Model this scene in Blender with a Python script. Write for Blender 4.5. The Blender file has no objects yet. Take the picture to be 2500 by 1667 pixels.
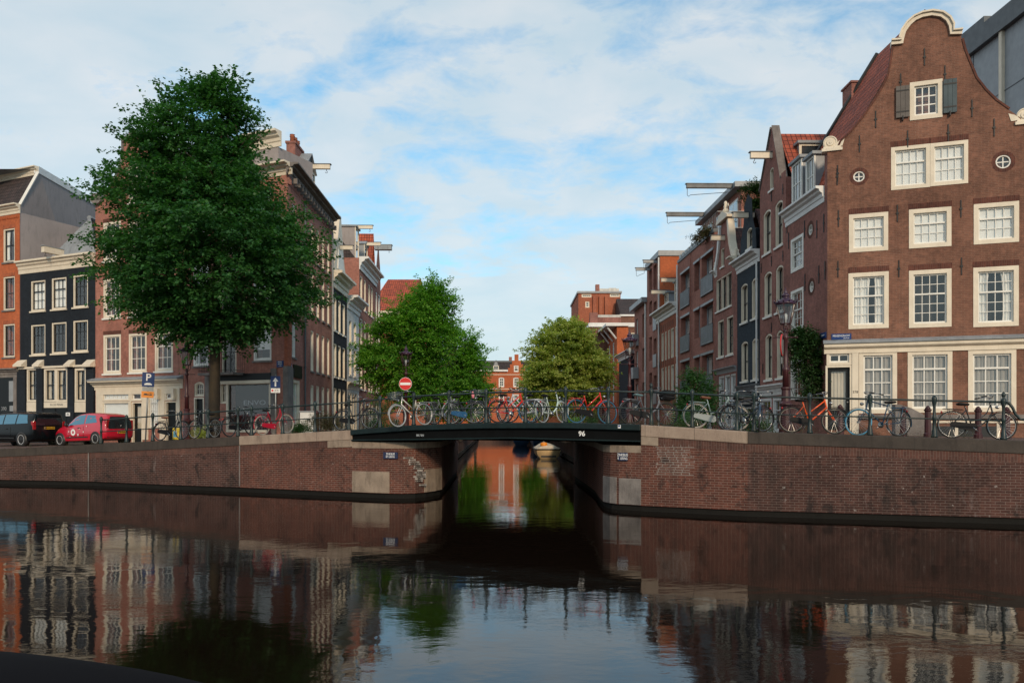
import bpy, bmesh, math, random
import numpy as np
from mathutils import Vector, Matrix
from mathutils.geometry import delaunay_2d_cdt
random.seed(7); np.random.seed(7)
R = math.radians
scene = bpy.context.scene
C = scene.collection
# ---------------------------------------------------------------- camera (2500 px wide picture, focal length 1900 px, eye 2.5 m over the water)
FP, CX, HY, CZ = 1900.0, 1250.0, 1028.0, 2.5
cam = bpy.data.objects.new('camera', bpy.data.cameras.new('camera')); C.objects.link(cam)
cam.location = (0, 0, CZ); cam.rotation_euler = (R(90), 0, 0)
cam.data.sensor_width = 36; cam.data.lens = 36*FP/2500; cam.data.shift_y = (HY-833.5)/2500
cam.data.clip_start = 0.1; cam.data.clip_end = 6000
scene.camera = cam
# ---------------------------------------------------------------- light
SUN_EL, SUN_AZ = R(23), R(169)          # azimuth measured from +Y towards +X: behind the camera, a little to the right
w = bpy.data.worlds.new('World'); scene.world = w; w.use_nodes = True
nt = w.node_tree; N = nt.nodes; L = nt.links; N.clear()
def nd(t, tree=None, **k):
    n = (tree or nt).nodes.new(t)
    for a, b in k.items(): setattr(n, a, b)
    return n
sky = nd('ShaderNodeTexSky', sky_type='NISHITA'); sky.sun_disc = False
sky.sun_elevation = SUN_EL; sky.sun_rotation = SUN_AZ; sky.air_density = 1.0; sky.dust_density = 0.6; sky.ozone_density = 2.0
tc = nd('ShaderNodeTexCoord'); sep = nd('ShaderNodeSeparateXYZ'); L.new(tc.outputs['Generated'], sep.inputs[0])
def math_(op, a, b=None, c=None, tree=None):
    t = tree or nt
    m = t.nodes.new('ShaderNodeMath'); m.operation = op
    for i, v in enumerate((a, b, c)):
        if v is None: continue
        if isinstance(v, (int, float)): m.inputs[i].default_value = v
        else: t.links.new(v, m.inputs[i])
    return m.outputs[0]
den = math_('ADD', math_('MAXIMUM', sep.outputs[2], 0.0), 0.26)
cu = math_('DIVIDE', sep.outputs[0], den); cv = math_('DIVIDE', sep.outputs[1], den)
cb = nd('ShaderNodeCombineXYZ'); L.new(cu, cb.inputs[0]); L.new(math_('MULTIPLY', cv, 1.25), cb.inputs[1])
def wnoise(scale, detail, rough, off, dist=0.0):
    mp = nd('ShaderNodeMapping'); mp.inputs['Location'].default_value = off; L.new(cb.outputs[0], mp.inputs[0])
    n = nd('ShaderNodeTexNoise'); n.inputs['Scale'].default_value = scale; n.inputs['Detail'].default_value = detail
    n.inputs['Roughness'].default_value = rough; n.inputs['Distortion'].default_value = dist
    L.new(mp.outputs[0], n.inputs['Vector']); return n.outputs[0]
big = wnoise(0.9, 2, 0.5, (3.1, 1.7, 0)); mid = wnoise(3.4, 6, 0.58, (0.4, 5.2, 0), 0.2); fine = wnoise(9.0, 5, 0.65, (7, 2, 0), 0.5)
mixn = math_('ADD', math_('ADD', math_('MULTIPLY', big, 0.55), math_('MULTIPLY', mid, 0.66)), math_('MULTIPLY', fine, 0.32))
# more cloud to the left and low down, open blue at the upper right
mixn = math_('ADD', mixn, math_('MULTIPLY', sep.outputs[0], -0.16))
mixn = math_('ADD', mixn, math_('MULTIPLY', math_('MAXIMUM', sep.outputs[2], 0.0), -0.10))
rmp = nd('ShaderNodeValToRGB'); L.new(mixn, rmp.inputs[0])
rmp.color_ramp.elements[0].position = 0.52; rmp.color_ramp.elements[0].color = (0, 0, 0, 1)
rmp.color_ramp.elements[1].position = 0.71; rmp.color_ramp.elements[1].color = (1, 1, 1, 1)
shade = wnoise(4.5, 4, 0.55, (2.2, 9.1, 0), 0.3)
cc = nd('ShaderNodeMix', data_type='RGBA'); L.new(shade, cc.inputs['Factor'])
cc.inputs['A'].default_value = (2.3, 3.1, 3.5, 1); cc.inputs['B'].default_value = (4.7, 4.35, 4.05, 1)
tint = nd('ShaderNodeMix', data_type='RGBA', blend_type='MULTIPLY'); tint.inputs['Factor'].default_value = 1
L.new(sky.outputs[0], tint.inputs['A']); tint.inputs['B'].default_value = (0.42, 0.88, 0.92, 1)
cm = nd('ShaderNodeMix', data_type='RGBA'); L.new(math_('MULTIPLY', rmp.outputs[0], 0.80), cm.inputs['Factor'])
L.new(tint.outputs['Result'], cm.inputs['A']); L.new(cc.outputs['Result'], cm.inputs['B'])
hz = math_('POWER', math_('SUBTRACT', 1.0, math_('MINIMUM', math_('MAXIMUM', sep.outputs[2], 0.0), 1.0)), 4.0)
ch = nd('ShaderNodeMix', data_type='RGBA'); L.new(math_('MULTIPLY', hz, 0.80), ch.inputs['Factor']); L.new(cm.outputs['Result'], ch.inputs['A']); ch.inputs['B'].default_value = (3.1, 3.5, 3.75, 1)
cm = ch
bg = nd('ShaderNodeBackground'); bg.inputs['Strength'].default_value = 0.165; L.new(cm.outputs['Result'], bg.inputs['Color'])
wo = nd('ShaderNodeOutputWorld'); L.new(bg.outputs[0], wo.inputs[0])
sl = bpy.data.lights.new('sun', 'SUN'); sl.energy = 1.9; sl.angle = R(7); sl.color = (1.0, 0.77, 0.54)
sun = bpy.data.objects.new('sun', sl); C.objects.link(sun)
sd = Vector((math.sin(SUN_AZ)*math.cos(SUN_EL), math.cos(SUN_AZ)*math.cos(SUN_EL), math.sin(SUN_EL)))
sun.rotation_euler = sd.to_track_quat('Z', 'Y').to_euler()
scene.view_settings.view_transform = 'Standard'; scene.view_settings.look = 'None'
scene.view_settings.exposure = 0.36; scene.view_settings.gamma = 1
scene.cycles.max_bounces = 6; scene.cycles.transparent_max_bounces = 12
scene.cycles.sample_clamp_indirect = 4

# ---------------------------------------------------------------- materials
def newmat(name):
    m = bpy.data.materials.new(name); m.use_nodes = True
    return m, m.node_tree, m.node_tree.nodes['Principled BSDF']
def mx(t, f, a, b, mode='MIX'):
    n = t.nodes.new('ShaderNodeMix'); n.data_type = 'RGBA'; n.blend_type = mode
    for key, v in (('Factor', f), ('A', a), ('B', b)):
        if isinstance(v, (int, float)): n.inputs[key].default_value = v
        elif isinstance(v, tuple): n.inputs[key].default_value = v if len(v) == 4 else v+(1,)
        else: t.links.new(v, n.inputs[key])
    return n.outputs['Result']
def noise(t, vec, scale, detail=4, rough=0.55, dist=0.0):
    n = t.nodes.new('ShaderNodeTexNoise'); n.inputs['Scale'].default_value = scale; n.inputs['Detail'].default_value = detail
    n.inputs['Roughness'].default_value = rough; n.inputs['Distortion'].default_value = dist
    if vec is not None: t.links.new(vec, n.inputs['Vector'])
    return n.outputs[0]
def ramp(t, v, a, b):
    n = t.nodes.new('ShaderNodeMapRange'); n.inputs['From Min'].default_value = a; n.inputs['From Max'].default_value = b
    t.links.new(v, n.inputs['Value']); return n.outputs[0]
def geo(t): return t.nodes.new('ShaderNodeNewGeometry').outputs['Position']
def uvn(t): return t.nodes.new('ShaderNodeTexCoord').outputs['UV']
def scl(t, v, s):
    m = t.nodes.new('ShaderNodeMapping'); m.inputs['Scale'].default_value = s; t.links.new(v, m.inputs[0]); return m.outputs[0]
def bump(t, b, h, strength=0.4, dist=0.01):
    n = t.nodes.new('ShaderNodeBump'); n.inputs['Strength'].default_value = strength; n.inputs['Distance'].default_value = dist
    t.links.new(h, n.inputs['Height']); t.links.new(n.outputs[0], b.inputs['Normal'])
def paint(name, col, rough=0.5, var=0.12, metal=0.0, spec=0.5, coat=0.0, scale=2.5):
    m, t, b = newmat(name); p = geo(t)
    n1 = noise(t, p, scale, 5); d = tuple(c*(1-var*2) for c in col)
    n2 = noise(t, scl(t, p, (9, 9, 1.2)), 1.6, 5, 0.6)
    c = mx(t, ramp(t, n1, .35, .7), col, d); c = mx(t, ramp(t, n2, .52, .75), c, tuple(x*(1-var*2.2) for x in col))
    t.links.new(c, b.inputs['Base Color']); b.inputs['Metallic'].default_value = metal
    t.links.new(math_('ADD', math_('MULTIPLY', n1, .25, tree=t), rough-.12, tree=t), b.inputs['Roughness'])
    b.inputs['Specular IOR Level'].default_value = spec; b.inputs['Coat Weight'].default_value = coat
    return m
def brick(name, c1, c2, mortar, bw=.21, bh=.062, mort=.011, dirt=0.5, soldier=False, white=0.0, mvis=1.0, blot=.35):
    m, t, b = newmat(name); u = uvn(t); p = geo(t)
    bt = t.nodes.new('ShaderNodeTexBrick')
    vec = u
    if soldier:
        mp = t.nodes.new('ShaderNodeMapping'); mp.inputs['Rotation'].default_value = (0, 0, R(90)); t.links.new(u, mp.inputs[0]); vec = mp.outputs[0]
    t.links.new(vec, bt.inputs['Vector']); bt.inputs['Scale'].default_value = 1.0
    bt.inputs['Brick Width'].default_value = bw; bt.inputs['Row Height'].default_value = bh
    bt.inputs['Mortar Size'].default_value = mort/2; bt.inputs['Mortar Smooth'].default_value = .35; bt.inputs['Bias'].default_value = -.1
    c1 = c1+(1,); c2 = c2+(1,)
    bt.inputs['Color1'].default_value = c1; bt.inputs['Color2'].default_value = c2; bt.inputs['Mortar'].default_value = mortar+(1,)
    n = noise(t, p, .55, 6, .62); n2 = noise(t, scl(t, p, (1.6, 1.6, .5)), 1.3, 7, .68, .5); n3 = noise(t, p, 6, 5, .6)
    c = mx(t, ramp(t, n, .3, .72), bt.outputs['Color'], tuple(x*(1-blot) for x in c2[:3]))
    c = mx(t, math_('MULTIPLY', ramp(t, n3, .45, .8), .5, tree=t), c, tuple(min(1, x*1.5) for x in c1[:3]))
    c = mx(t, math_('MULTIPLY', ramp(t, noise(t, p, .28, 3, .5, 1.5), .46, .60), .22, tree=t), c, tuple(x*.62 for x in c1[:3]))
    c = mx(t, math_('MULTIPLY', ramp(t, n2, .48, .72), dirt, tree=t), c, (.022, .017, .015))
    c = mx(t, math_('MULTIPLY', bt.outputs['Fac'], mvis*.35, tree=t), c, mortar)
    if white > 0:
        n4 = noise(t, scl(t, p, (2.2, 2.2, .55)), 1.5, 6, .72, .3)
        c = mx(t, math_('MULTIPLY', ramp(t, n4, .60, .78), white, tree=t), c, (.34, .30, .29))
        c = mx(t, math_('MULTIPLY', ramp(t, noise(t, scl(t, p, (1, 1, .8)), 7.5, 3, .5), .70, .76), .55, tree=t), c, (.42, .38, .36))
        c = mx(t, math_('MULTIPLY', ramp(t, noise(t, scl(t, p, (1, 1, .9)), 1.9, 6, .7, .6), .56, .66), .75, tree=t), c, (.014, .012, .012))
    t.links.new(c, b.inputs['Base Color']); b.inputs['Roughness'].default_value = .88; b.inputs['Specular IOR Level'].default_value = .25
    bump(t, b, math_('SUBTRACT', 1.0, bt.outputs['Fac'], tree=t), .5, .012)
    return m
def stone(name, col, dark, rough=.8, scale=1.2, joints=None, dirt=.5):
    m, t, b = newmat(name); p = geo(t)
    c = mx(t, ramp(t, noise(t, p, scale, 8, .65), .3, .7), col, dark)
    c = mx(t, math_('MULTIPLY', ramp(t, noise(t, p, 55, 3), .4, .75), .35, tree=t), c, tuple(min(1, x*1.35) for x in col))
    c = mx(t, math_('MULTIPLY', ramp(t, noise(t, scl(t, p, (2.5, 2.5, .6)), 2, 7, .7), .5, .72), dirt, tree=t), c, tuple(x*.35 for x in dark))
    if joints:
        bt = t.nodes.new('ShaderNodeTexBrick'); t.links.new(uvn(t), bt.inputs['Vector']); bt.inputs['Scale'].default_value = 1
        bt.inputs['Brick Width'].default_value = joints; bt.inputs['Row Height'].default_value = 50; bt.inputs['Mortar Size'].default_value = .006
        bt.offset = 0
        c = mx(t, math_('MULTIPLY', bt.outputs['Fac'], .75, tree=t), c, (.03, .027, .024))
    t.links.new(c, b.inputs['Base Color']); b.inputs['Roughness'].default_value = rough; b.inputs['Specular IOR Level'].default_value = .3
    bump(t, b, noise(t, p, 14, 6, .6), .35, .02)
    return m
def plain(name, col, rough=.5, metal=0.0, spec=.5, coat=0.0):
    m, t, b = newmat(name); b.inputs['Base Color'].default_value = col+(1,)
    b.inputs['Roughness'].default_value = rough; b.inputs['Metallic'].default_value = metal; b.inputs['Specular IOR Level'].default_value = spec
    b.inputs['Coat Weight'].default_value = coat; b.inputs['Coat Roughness'].default_value = .04
    return m
def tiles(name, col, col2, tw=.22, th=.28):
    m, t, b = newmat(name); u = uvn(t)
    bt = t.nodes.new('ShaderNodeTexBrick'); t.links.new(u, bt.inputs['Vector']); bt.inputs['Scale'].default_value = 1; bt.offset = 0
    bt.inputs['Brick Width'].default_value = tw; bt.inputs['Row Height'].default_value = th; bt.inputs['Mortar Size'].default_value = .022
    bt.inputs['Mortar Smooth'].default_value = .8
    bt.inputs['Color1'].default_value = col+(1,); bt.inputs['Color2'].default_value = col2+(1,); bt.inputs['Mortar'].default_value = tuple(x*.22 for x in col2)+(1,)
    c = mx(t, math_('MULTIPLY', ramp(t, noise(t, geo(t), 1.4, 7, .7), .42, .7), .65, tree=t), bt.outputs['Color'], tuple(x*.4 for x in col2))
    t.links.new(c, b.inputs['Base Color']); b.inputs['Roughness'].default_value = .8
    bump(t, b, math_('SUBTRACT', 1.0, bt.outputs['Fac'], tree=t), .9, .04)
    return m
def glassmat(name, tint=(.95, .97, .97), refl=1.25, base=.05, wave=.25):
    m = bpy.data.materials.new(name); m.use_nodes = True; t = m.node_tree; t.nodes.clear()
    gn = t.nodes.new('ShaderNodeNewGeometry'); dp = t.nodes.new('ShaderNodeVectorMath'); dp.operation = 'DOT_PRODUCT'; t.links.new(gn.outputs['Incoming'], dp.inputs[0]); t.links.new(gn.outputs['Normal'], dp.inputs[1])
    f = math_('MINIMUM', math_('ADD', math_('MULTIPLY', math_('POWER', math_('SUBTRACT', 1.0, math_('ABSOLUTE', dp.outputs['Value'], tree=t), tree=t), 4.0, tree=t), refl, tree=t), base+.03, tree=t), .95, tree=t)
    tr = t.nodes.new('ShaderNodeBsdfTransparent'); tr.inputs[0].default_value = tint+(1,)
    gl = t.nodes.new('ShaderNodeBsdfGlossy'); gl.inputs['Roughness'].default_value = .02; gl.inputs[0].default_value = (1, 1, 1, 1)
    bp = t.nodes.new('ShaderNodeBump'); bp.inputs['Strength'].default_value = wave; bp.inputs['Distance'].default_value = .02
    t.links.new(noise(t, geo(t), 2.2, 2, .5), bp.inputs['Height']); t.links.new(bp.outputs[0], gl.inputs['Normal'])
    ms = t.nodes.new('ShaderNodeMixShader'); t.links.new(f, ms.inputs[0]); t.links.new(tr.outputs[0], ms.inputs[1]); t.links.new(gl.outputs[0], ms.inputs[2])
    o = t.nodes.new('ShaderNodeOutputMaterial'); t.links.new(ms.outputs[0], o.inputs[0])
    return m
def leafmat(name, c1, c2, c3, trans=.35):
    m, t, b = newmat(name); p = geo(t)
    ri = t.nodes.new('ShaderNodeNewGeometry').outputs['Random Per Island']
    c = mx(t, ri, c1, c2); c = mx(t, math_('MULTIPLY', ramp(t, noise(t, p, .8, 4, .6), .45, .7), .75, tree=t), c, c3)
    t.links.new(c, b.inputs['Base Color']); b.inputs['Roughness'].default_value = .5; b.inputs['Specular IOR Level'].default_value = .35
    tl = t.nodes.new('ShaderNodeBsdfTranslucent'); t.links.new(mx(t, 1.0, c, (1.3, 1.5, .6, 1), 'MULTIPLY'), tl.inputs[0])
    ms = t.nodes.new('ShaderNodeMixShader'); ms.inputs[0].default_value = trans
    t.links.new(b.outputs[0], ms.inputs[1]); t.links.new(tl.outputs[0], ms.inputs[2])
    t.links.new(ms.outputs[0], t.nodes['Material Output'].inputs[0])
    return m

# ---------------------------------------------------------------- geometry helpers
def V3(a): return Vector(a)
class MB:
    def __init__(s): s.v = []; s.f = []; s.m = []
    def add(s, vs, fs, m=0):
        o = len(s.v); s.v += [tuple(p) for p in vs]
        for f in fs: s.f.append([i+o for i in f]); s.m.append(m)
        return s
    def poly(s, pts, m=0): return s.add(pts, [list(range(len(pts)))], m)
    def obox(s, o, a, b, c, m=0):
        o, a, b, c = map(V3, (o, a, b, c))
        p = [o, o+a, o+a+b, o+b, o+c, o+a+c, o+a+b+c, o+b+c]
        return s.add(p, [(0, 3, 2, 1), (4, 5, 6, 7), (0, 1, 5, 4), (1, 2, 6, 5), (2, 3, 7, 6), (3, 0, 4, 7)], m)
    def box(s, x0, x1, y0, y1, z0, z1, m=0): return s.obox((x0, y0, z0), (x1-x0, 0, 0), (0, y1-y0, 0), (0, 0, z1-z0), m)
    def fbox(s, fr, u0, u1, z0, z1, w0, w1, m=0):
        a = fr.p(u0, z0, w0)
        return s.obox(a, fr.p(u1, z0, w0)-a, fr.p(u0, z0, w1)-a, (0, 0, z1-z0), m)
    def prism(s, pts, ext, m=0):
        ext = V3(ext); n = len(pts); a = [V3(p) for p in pts]; b = [p+ext for p in a]
        s.add(a+b, [list(range(n))[::-1], list(range(n, 2*n))]+[(i, (i+1) % n, n+(i+1) % n, n+i) for i in range(n)], m)
        return s
    def tube(s, pts, r, n=6, m=0, closed=False, caps=True):
        pts = [V3(p) for p in pts]; K = len(pts); rs = r if isinstance(r, (list, tuple)) else [r]*K
        base = len(s.v); up = None
        for i, p in enumerate(pts):
            if closed: d = pts[(i+1) % K]-pts[i-1]
            else: d = pts[min(i+1, K-1)]-pts[max(i-1, 0)]
            if d.length < 1e-9: d = V3((0, 0, 1))
            d.normalize()
            if up is None: up = V3((0, 0, 1)) if abs(d.z) < .9 else V3((1, 0, 0))
            x = up.cross(d)
            if x.length < 1e-4: x = V3((1, 0, 0)).cross(d)
            x.normalize(); y = d.cross(x); up = y
            for j in range(n):
                a = 2*math.pi*j/n; q = p+x*(rs[i]*math.cos(a))+y*(rs[i]*math.sin(a)); s.v.append(tuple(q))
        rng = K if closed else K-1
        for i in range(rng):
            i2 = (i+1) % K
            for j in range(n):
                j2 = (j+1) % n
                s.f.append([base+i*n+j, base+i*n+j2, base+i2*n+j2, base+i2*n+j]); s.m.append(m)
        if caps and not closed:
            s.f.append([base+j for j in range(n)][::-1]); s.m.append(m)
            s.f.append([base+(K-1)*n+j for j in range(n)]); s.m.append(m)
        return s
    def lathe(s, prof, c=(0, 0, 0), n=12, m=0, rot=0.0, axis='z'):
        base = len(s.v); c = V3(c)
        for r, z in prof:
            for j in range(n):
                a = 2*math.pi*j/n+rot
                if axis == 'z': q = (r*math.cos(a), r*math.sin(a), z)
                elif axis == 'y': q = (r*math.cos(a), z, r*math.sin(a))
                else: q = (z, r*math.cos(a), r*math.sin(a))
                s.v.append((c.x+q[0], c.y+q[1], c.z+q[2]))
        for i in range(len(prof)-1):
            for j in range(n):
                j2 = (j+1) % n
                s.f.append([base+i*n+j, base+i*n+j2, base+(i+1)*n+j2, base+(i+1)*n+j]); s.m.append(m)
        s.f.append([base+j for j in range(n)][::-1]); s.m.append(m)
        k = base+(len(prof)-1)*n; s.f.append([k+j for j in range(n)]); s.m.append(m)
        return s
    def build(s, name, mats, parent=None, smooth=False, bevel=0, recalc=True, off=None):
        me = bpy.data.meshes.new(name); vs = np.array(s.v, dtype=float)
        o = V3(off) if off is not None else (V3(parent['_o']) if parent is not None and '_o' in parent.keys() else V3((0, 0, 0)))
        if len(vs): vs = vs-np.array(o)
        me.from_pydata(vs.tolist(), [], s.f)
        if not isinstance(mats, (list, tuple)): mats = [mats]
        for q in mats: me.materials.append(q)
        if len(mats) > 1: me.polygons.foreach_set('material_index', s.m)
        if recalc:
            bm = bmesh.new(); bm.from_mesh(me); bmesh.ops.remove_doubles(bm, verts=bm.verts, dist=1e-5)
            bmesh.ops.recalc_face_normals(bm, faces=bm.faces); bm.to_mesh(me); bm.free()
        uvl = me.uv_layers.new(name='UVMap'); data = [0.0]*(2*len(me.loops)); ox, oy, oz = o
        for p in me.polygons:
            n = p.normal
            if abs(n.z) > .75:
                for li in p.loop_indices:
                    c = me.vertices[me.loops[li].vertex_index].co; data[2*li] = c.x+ox; data[2*li+1] = c.y+oy
            else:
                h = math.hypot(n.x, n.y) or 1; tx, ty = -n.y/h, n.x/h; k = 1/max(h, .3)
                for li in p.loop_indices:
                    c = me.vertices[me.loops[li].vertex_index].co; data[2*li] = (c.x+ox)*tx+(c.y+oy)*ty; data[2*li+1] = (c.z+oz)*k
        uvl.data.foreach_set('uv', data)
        if smooth: me.polygons.foreach_set('use_smooth', [True]*len(me.polygons))
        ob = bpy.data.objects.new(name, me); C.objects.link(ob)
        if parent is not None: ob.parent = parent
        elif off is not None: ob.location = o
        if bevel:
            md = ob.modifiers.new('bevel', 'BEVEL'); md.width = bevel; md.segments = 2; md.limit_method = 'ANGLE'; md.angle_limit = R(40)
        return ob
class Fr:                                   # a vertical plane: u runs left to right seen from outside, w outwards
    def __init__(s, a, b):
        s.o = V3((a[0], a[1], 0)); d = V3((b[0]-a[0], b[1]-a[1], 0)); s.len = d.length; s.d = d.normalized(); s.n = V3((s.d.y, -s.d.x, 0))
    def p(s, u, z, w=0.0): q = s.o+s.d*u+s.n*w; return V3((q.x, q.y, z))
    def px(s, x, y=HY):                     # where the sight line through a picture point meets the plane
        k = (x-CX)/FP; den = s.d.x-k*s.d.y; u = (k*s.o.y-s.o.x)/den
        Y = s.o.y+s.d.y*u; return u, CZ+(HY-y)/FP*Y
    def sub(s, u, w=0): q = s.p(u, 0, w); return (q.x, q.y)
def Wp(x, sc): return ((x-CX)/sc, FP/sc)
AXK = -35/1900.0                            # side canal axis
def A(p, Y): return (p+AXK*Y, Y)
def thing(name, label, cat, loc=(0, 0, 0), rz=0.0, group=None, baked=False):
    o = bpy.data.objects.new(name, None); C.objects.link(o); o.location = loc; o.rotation_euler = (0, 0, rz)
    o.empty_display_size = .2
    o['label'] = label; o['category'] = cat
    if group: o['group'] = group
    if baked: o['_o'] = tuple(loc)
    return o
def tag(o, label, cat, group=None): o['label'] = label; o['category'] = cat; o['group'] = group if group else ''; 
def tag(o, label, cat, group=None):
    o['label'] = label; o['category'] = cat
    if group: o['group'] = group
    return o
def struct(o, kind='structure'): o['kind'] = kind; return o
def copy_tree(o, parent=None):
    c = o.copy(); C.objects.link(c)
    if parent is not None: c.parent = parent
    for ch in [x for x in bpy.data.objects if x.parent == o]: copy_tree(ch, c)
    return c
def textmesh(txt, size, bold=0.0, align='CENTER'):
    cu = bpy.data.curves.new('t', 'FONT'); cu.body = txt; cu.size = size; cu.align_x = align; cu.align_y = 'CENTER'; cu.offset = bold; cu.extrude = .004
    cu.resolution_u = 3
    ob = bpy.data.objects.new('t', cu); me = bpy.data.meshes.new_from_object(ob)
    bpy.data.objects.remove(ob); bpy.data.curves.remove(cu); return me
def text(txt, size, origin, xdir, mat, parent, name='lettering', bold=0.0, updir=(0, 0, 1), squeeze=1.0):
    me = textmesh(txt, size, bold); xd = V3(xdir).normalized(); ud = V3(updir).normalized(); nn = xd.cross(ud)
    o = V3(origin)-(V3(parent['_o']) if parent is not None and '_o' in parent.keys() else V3((0, 0, 0)))
    for v in me.vertices: v.co = o+xd*(v.co.x*squeeze)+ud*v.co.y+nn*(v.co.z)
    me.materials.clear(); me.materials.append(mat); me.name = name
    ob = bpy.data.objects.new(name, me); C.objects.link(ob); ob.parent = parent; return ob
def cutwall(mb, fr, outer, holes, depth=.16, m=0, mr=None, w=0.0):
    """wall sheet with real openings; outer and holes are lists of (u, z)"""
    if mr is None: mr = m
    vs = []; es = []
    for loop in [outer]+holes:
        b = len(vs); n = len(loop); vs += [Vector((a, c)) for a, c in loop]; es += [(b+i, b+(i+1) % n) for i in range(n)]
    r = delaunay_2d_cdt(vs, es, [], 1, 1e-5); ov, of = r[0], r[2]
    def inside(pt, lp):
        x, y = pt; c = False; j = len(lp)-1
        for i in range(len(lp)):
            xi, yi = lp[i]; xj, yj = lp[j]
            if (yi > y) != (yj > y) and x < (xj-xi)*(y-yi)/(yj-yi)+xi: c = not c
            j = i
        return c
    pts = [fr.p(a.x, a.y, w) for a in ov]; keep = []
    for f in of:
        cx = sum(ov[i].x for i in f)/len(f); cy = sum(ov[i].y for i in f)/len(f)
        if inside((cx, cy), outer) and not any(inside((cx, cy), h) for h in holes): keep.append(list(f))
    mb.add(pts, keep, m)
    for h in holes:
        n = len(h)
        for i in range(n):
            a, b2 = h[i], h[(i+1) % n]
            mb.add([fr.p(a[0], a[1], w), fr.p(b2[0], b2[1], w), fr.p(b2[0], b2[1], w-depth), fr.p(a[0], a[1], w-depth)], [(0, 1, 2, 3)], mr)
    return mb
# ---------------------------------------------------------------- shared materials
M = {}
M['brown_brick'] = brick('brown_brick', (.265, .122, .080), (.168, .080, .056), (.30, .20, .15), dirt=.30, mvis=.9)
M['side_brick'] = brick('side_brick', (.38, .160, .125), (.26, .110, .090), (.30, .21, .185), dirt=.28, mvis=.9)
M['pink_brick'] = brick('pink_brick', (.44, .175, .125), (.31, .120, .092), (.48, .36, .30), dirt=.22, mvis=.9)
M['orange_brick'] = brick('orange_brick', (.54, .145, .055), (.42, .11, .048), (.40, .16, .08), dirt=.08, mvis=.5, blot=.2)
M['dull_brick'] = brick('dull_brick', (.44, .180, .135), (.32, .130, .100), (.36, .26, .21), dirt=.15, mvis=.8)
M['red_brick'] = brick('red_brick', (.46, .145, .075), (.34, .105, .065), (.30, .16, .10), dirt=.12, mvis=.6)
M['black_brick'] = brick('black_brick', (.020, .027, .037), (.014, .019, .027), (.010, .012, .015), dirt=.2, mvis=.5)
M['navy_brick'] = brick('navy_brick', (.040, .056, .072), (.028, .040, .054), (.014, .018, .024), dirt=.15, mvis=.5)
M['white_wall'] = paint('white_wall', (.66, .66, .64), .7, .08)
M['quay_brick'] = brick('quay_brick', (.105, .046, .036), (.062, .030, .026), (.21, .155, .135), bw=.22, bh=.068, mort=.014, dirt=.85, white=.38, mvis=1.0, blot=.6)
M['pier_brick'] = brick('pier_brick', (.160, .055, .037), (.088, .036, .028), (.27, .20, .165), bw=.22, bh=.068, mort=.013, dirt=.42, white=.20, mvis=1, blot=.4)
M['soldier'] = brick('soldier', (.135, .060, .046), (.075, .038, .032), (.17, .12, .10), bw=.22, bh=.068, mort=.012, dirt=.5, soldier=True)
M['soldier_house'] = brick('soldier_house', (.16, .058, .040), (.09, .036, .028), (.16, .10, .08), bw=.24, bh=.07, mort=.012, dirt=.2, soldier=True)
M['granite'] = stone('granite', (.36, .28, .22), (.22, .16, .125), joints=1.35, dirt=.55)
M['granite_block'] = stone('granite_block', (.30, .235, .18), (.17, .13, .10), scale=2.2, dirt=.6)
M['grey_block'] = stone('grey_block', (.23, .205, .19), (.10, .088, .083), scale=2.0, dirt=.5)
M['bluestone'] = stone('bluestone', (.062, .050, .042), (.030, .025, .022), joints=1.6, dirt=.5)
M['wet'] = stone('wet', (.007, .006, .005), (.004, .004, .003), rough=.85)
M['pave'] = brick('pave', (.17, .10, .08), (.12, .075, .065), (.08, .06, .05), bw=.2, bh=.1, dirt=.3)
M['rail'] = paint('rail', (.010, .024, .024), .45, .2, spec=.5)
M['bridge_green'] = paint('bridge_green', (.006, .018, .019), .5, .25, spec=.3)
M['bridge_black'] = paint('bridge_black', (.003, .0035, .004), .7, .2, spec=.12)
M['cream'] = paint('cream', (.74, .65, .515), .55, .07)
M['white'] = paint('white', (.78, .76, .70), .5, .05)
M['off_white'] = paint('off_white', (.72, .72, .70), .5, .07)
M['dark_sash'] = plain('dark_sash', (.012, .014, .016), .4)
M['iron'] = plain('iron', (.012, .012, .013), .5, .3)
M['dark_door'] = plain('dark_door', (.006, .008, .009), .45, spec=.25)
M['lead'] = stone('lead', (.30, .32, .335), (.19, .20, .21), rough=.6)
M['grey_render'] = stone('grey_render', (.34, .30, .29), (.26, .235, .23), scale=.6, dirt=.32)
M['glass'] = glassmat('glass'); M['far_glass'] = glassmat('far_glass', (.35, .38, .4), 1.3, .06)
M['curtain'] = paint('curtain', (.80, .79, .76), .9, .05); M['beige_curtain'] = paint('beige_curtain', (.55, .48, .38), .9, .06)
M['net'] = paint('net', (.36, .335, .31), .9, .08)
M['room_shade'] = plain('room_shade', (.018, .016, .015), .9)  # dark sheet colour standing in for the unlit interior behind openings
M['red_tile'] = tiles('red_tile', (.50, .10, .045), (.30, .065, .035)); M['dark_tile'] = tiles('dark_tile', (.075, .050, .048), (.045, .034, .034))
M['brown_tile'] = tiles('brown_tile', (.17, .065, .05), (.10, .045, .038))
M['grey_metal'] = paint('grey_metal', (.27, .29, .31), .45, .08); M['dark_grey'] = paint('dark_grey', (.09, .10, .11), .5, .1)
M['sign_blue'] = plain('sign_blue', (.006, .035, .15), .4, spec=.3); M['sign_navy'] = plain('sign_navy', (.008, .015, .055), .4)
M['sign_white'] = plain('sign_white', (.80, .80, .80), .4); M['sign_red'] = plain('sign_red', (.62, .012, .010), .35)
M['sign_orange'] = plain('sign_orange', (.80, .26, .02), .4); M['galv'] = paint('galv', (.30, .31, .31), .45, .1, metal=.5)
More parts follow.
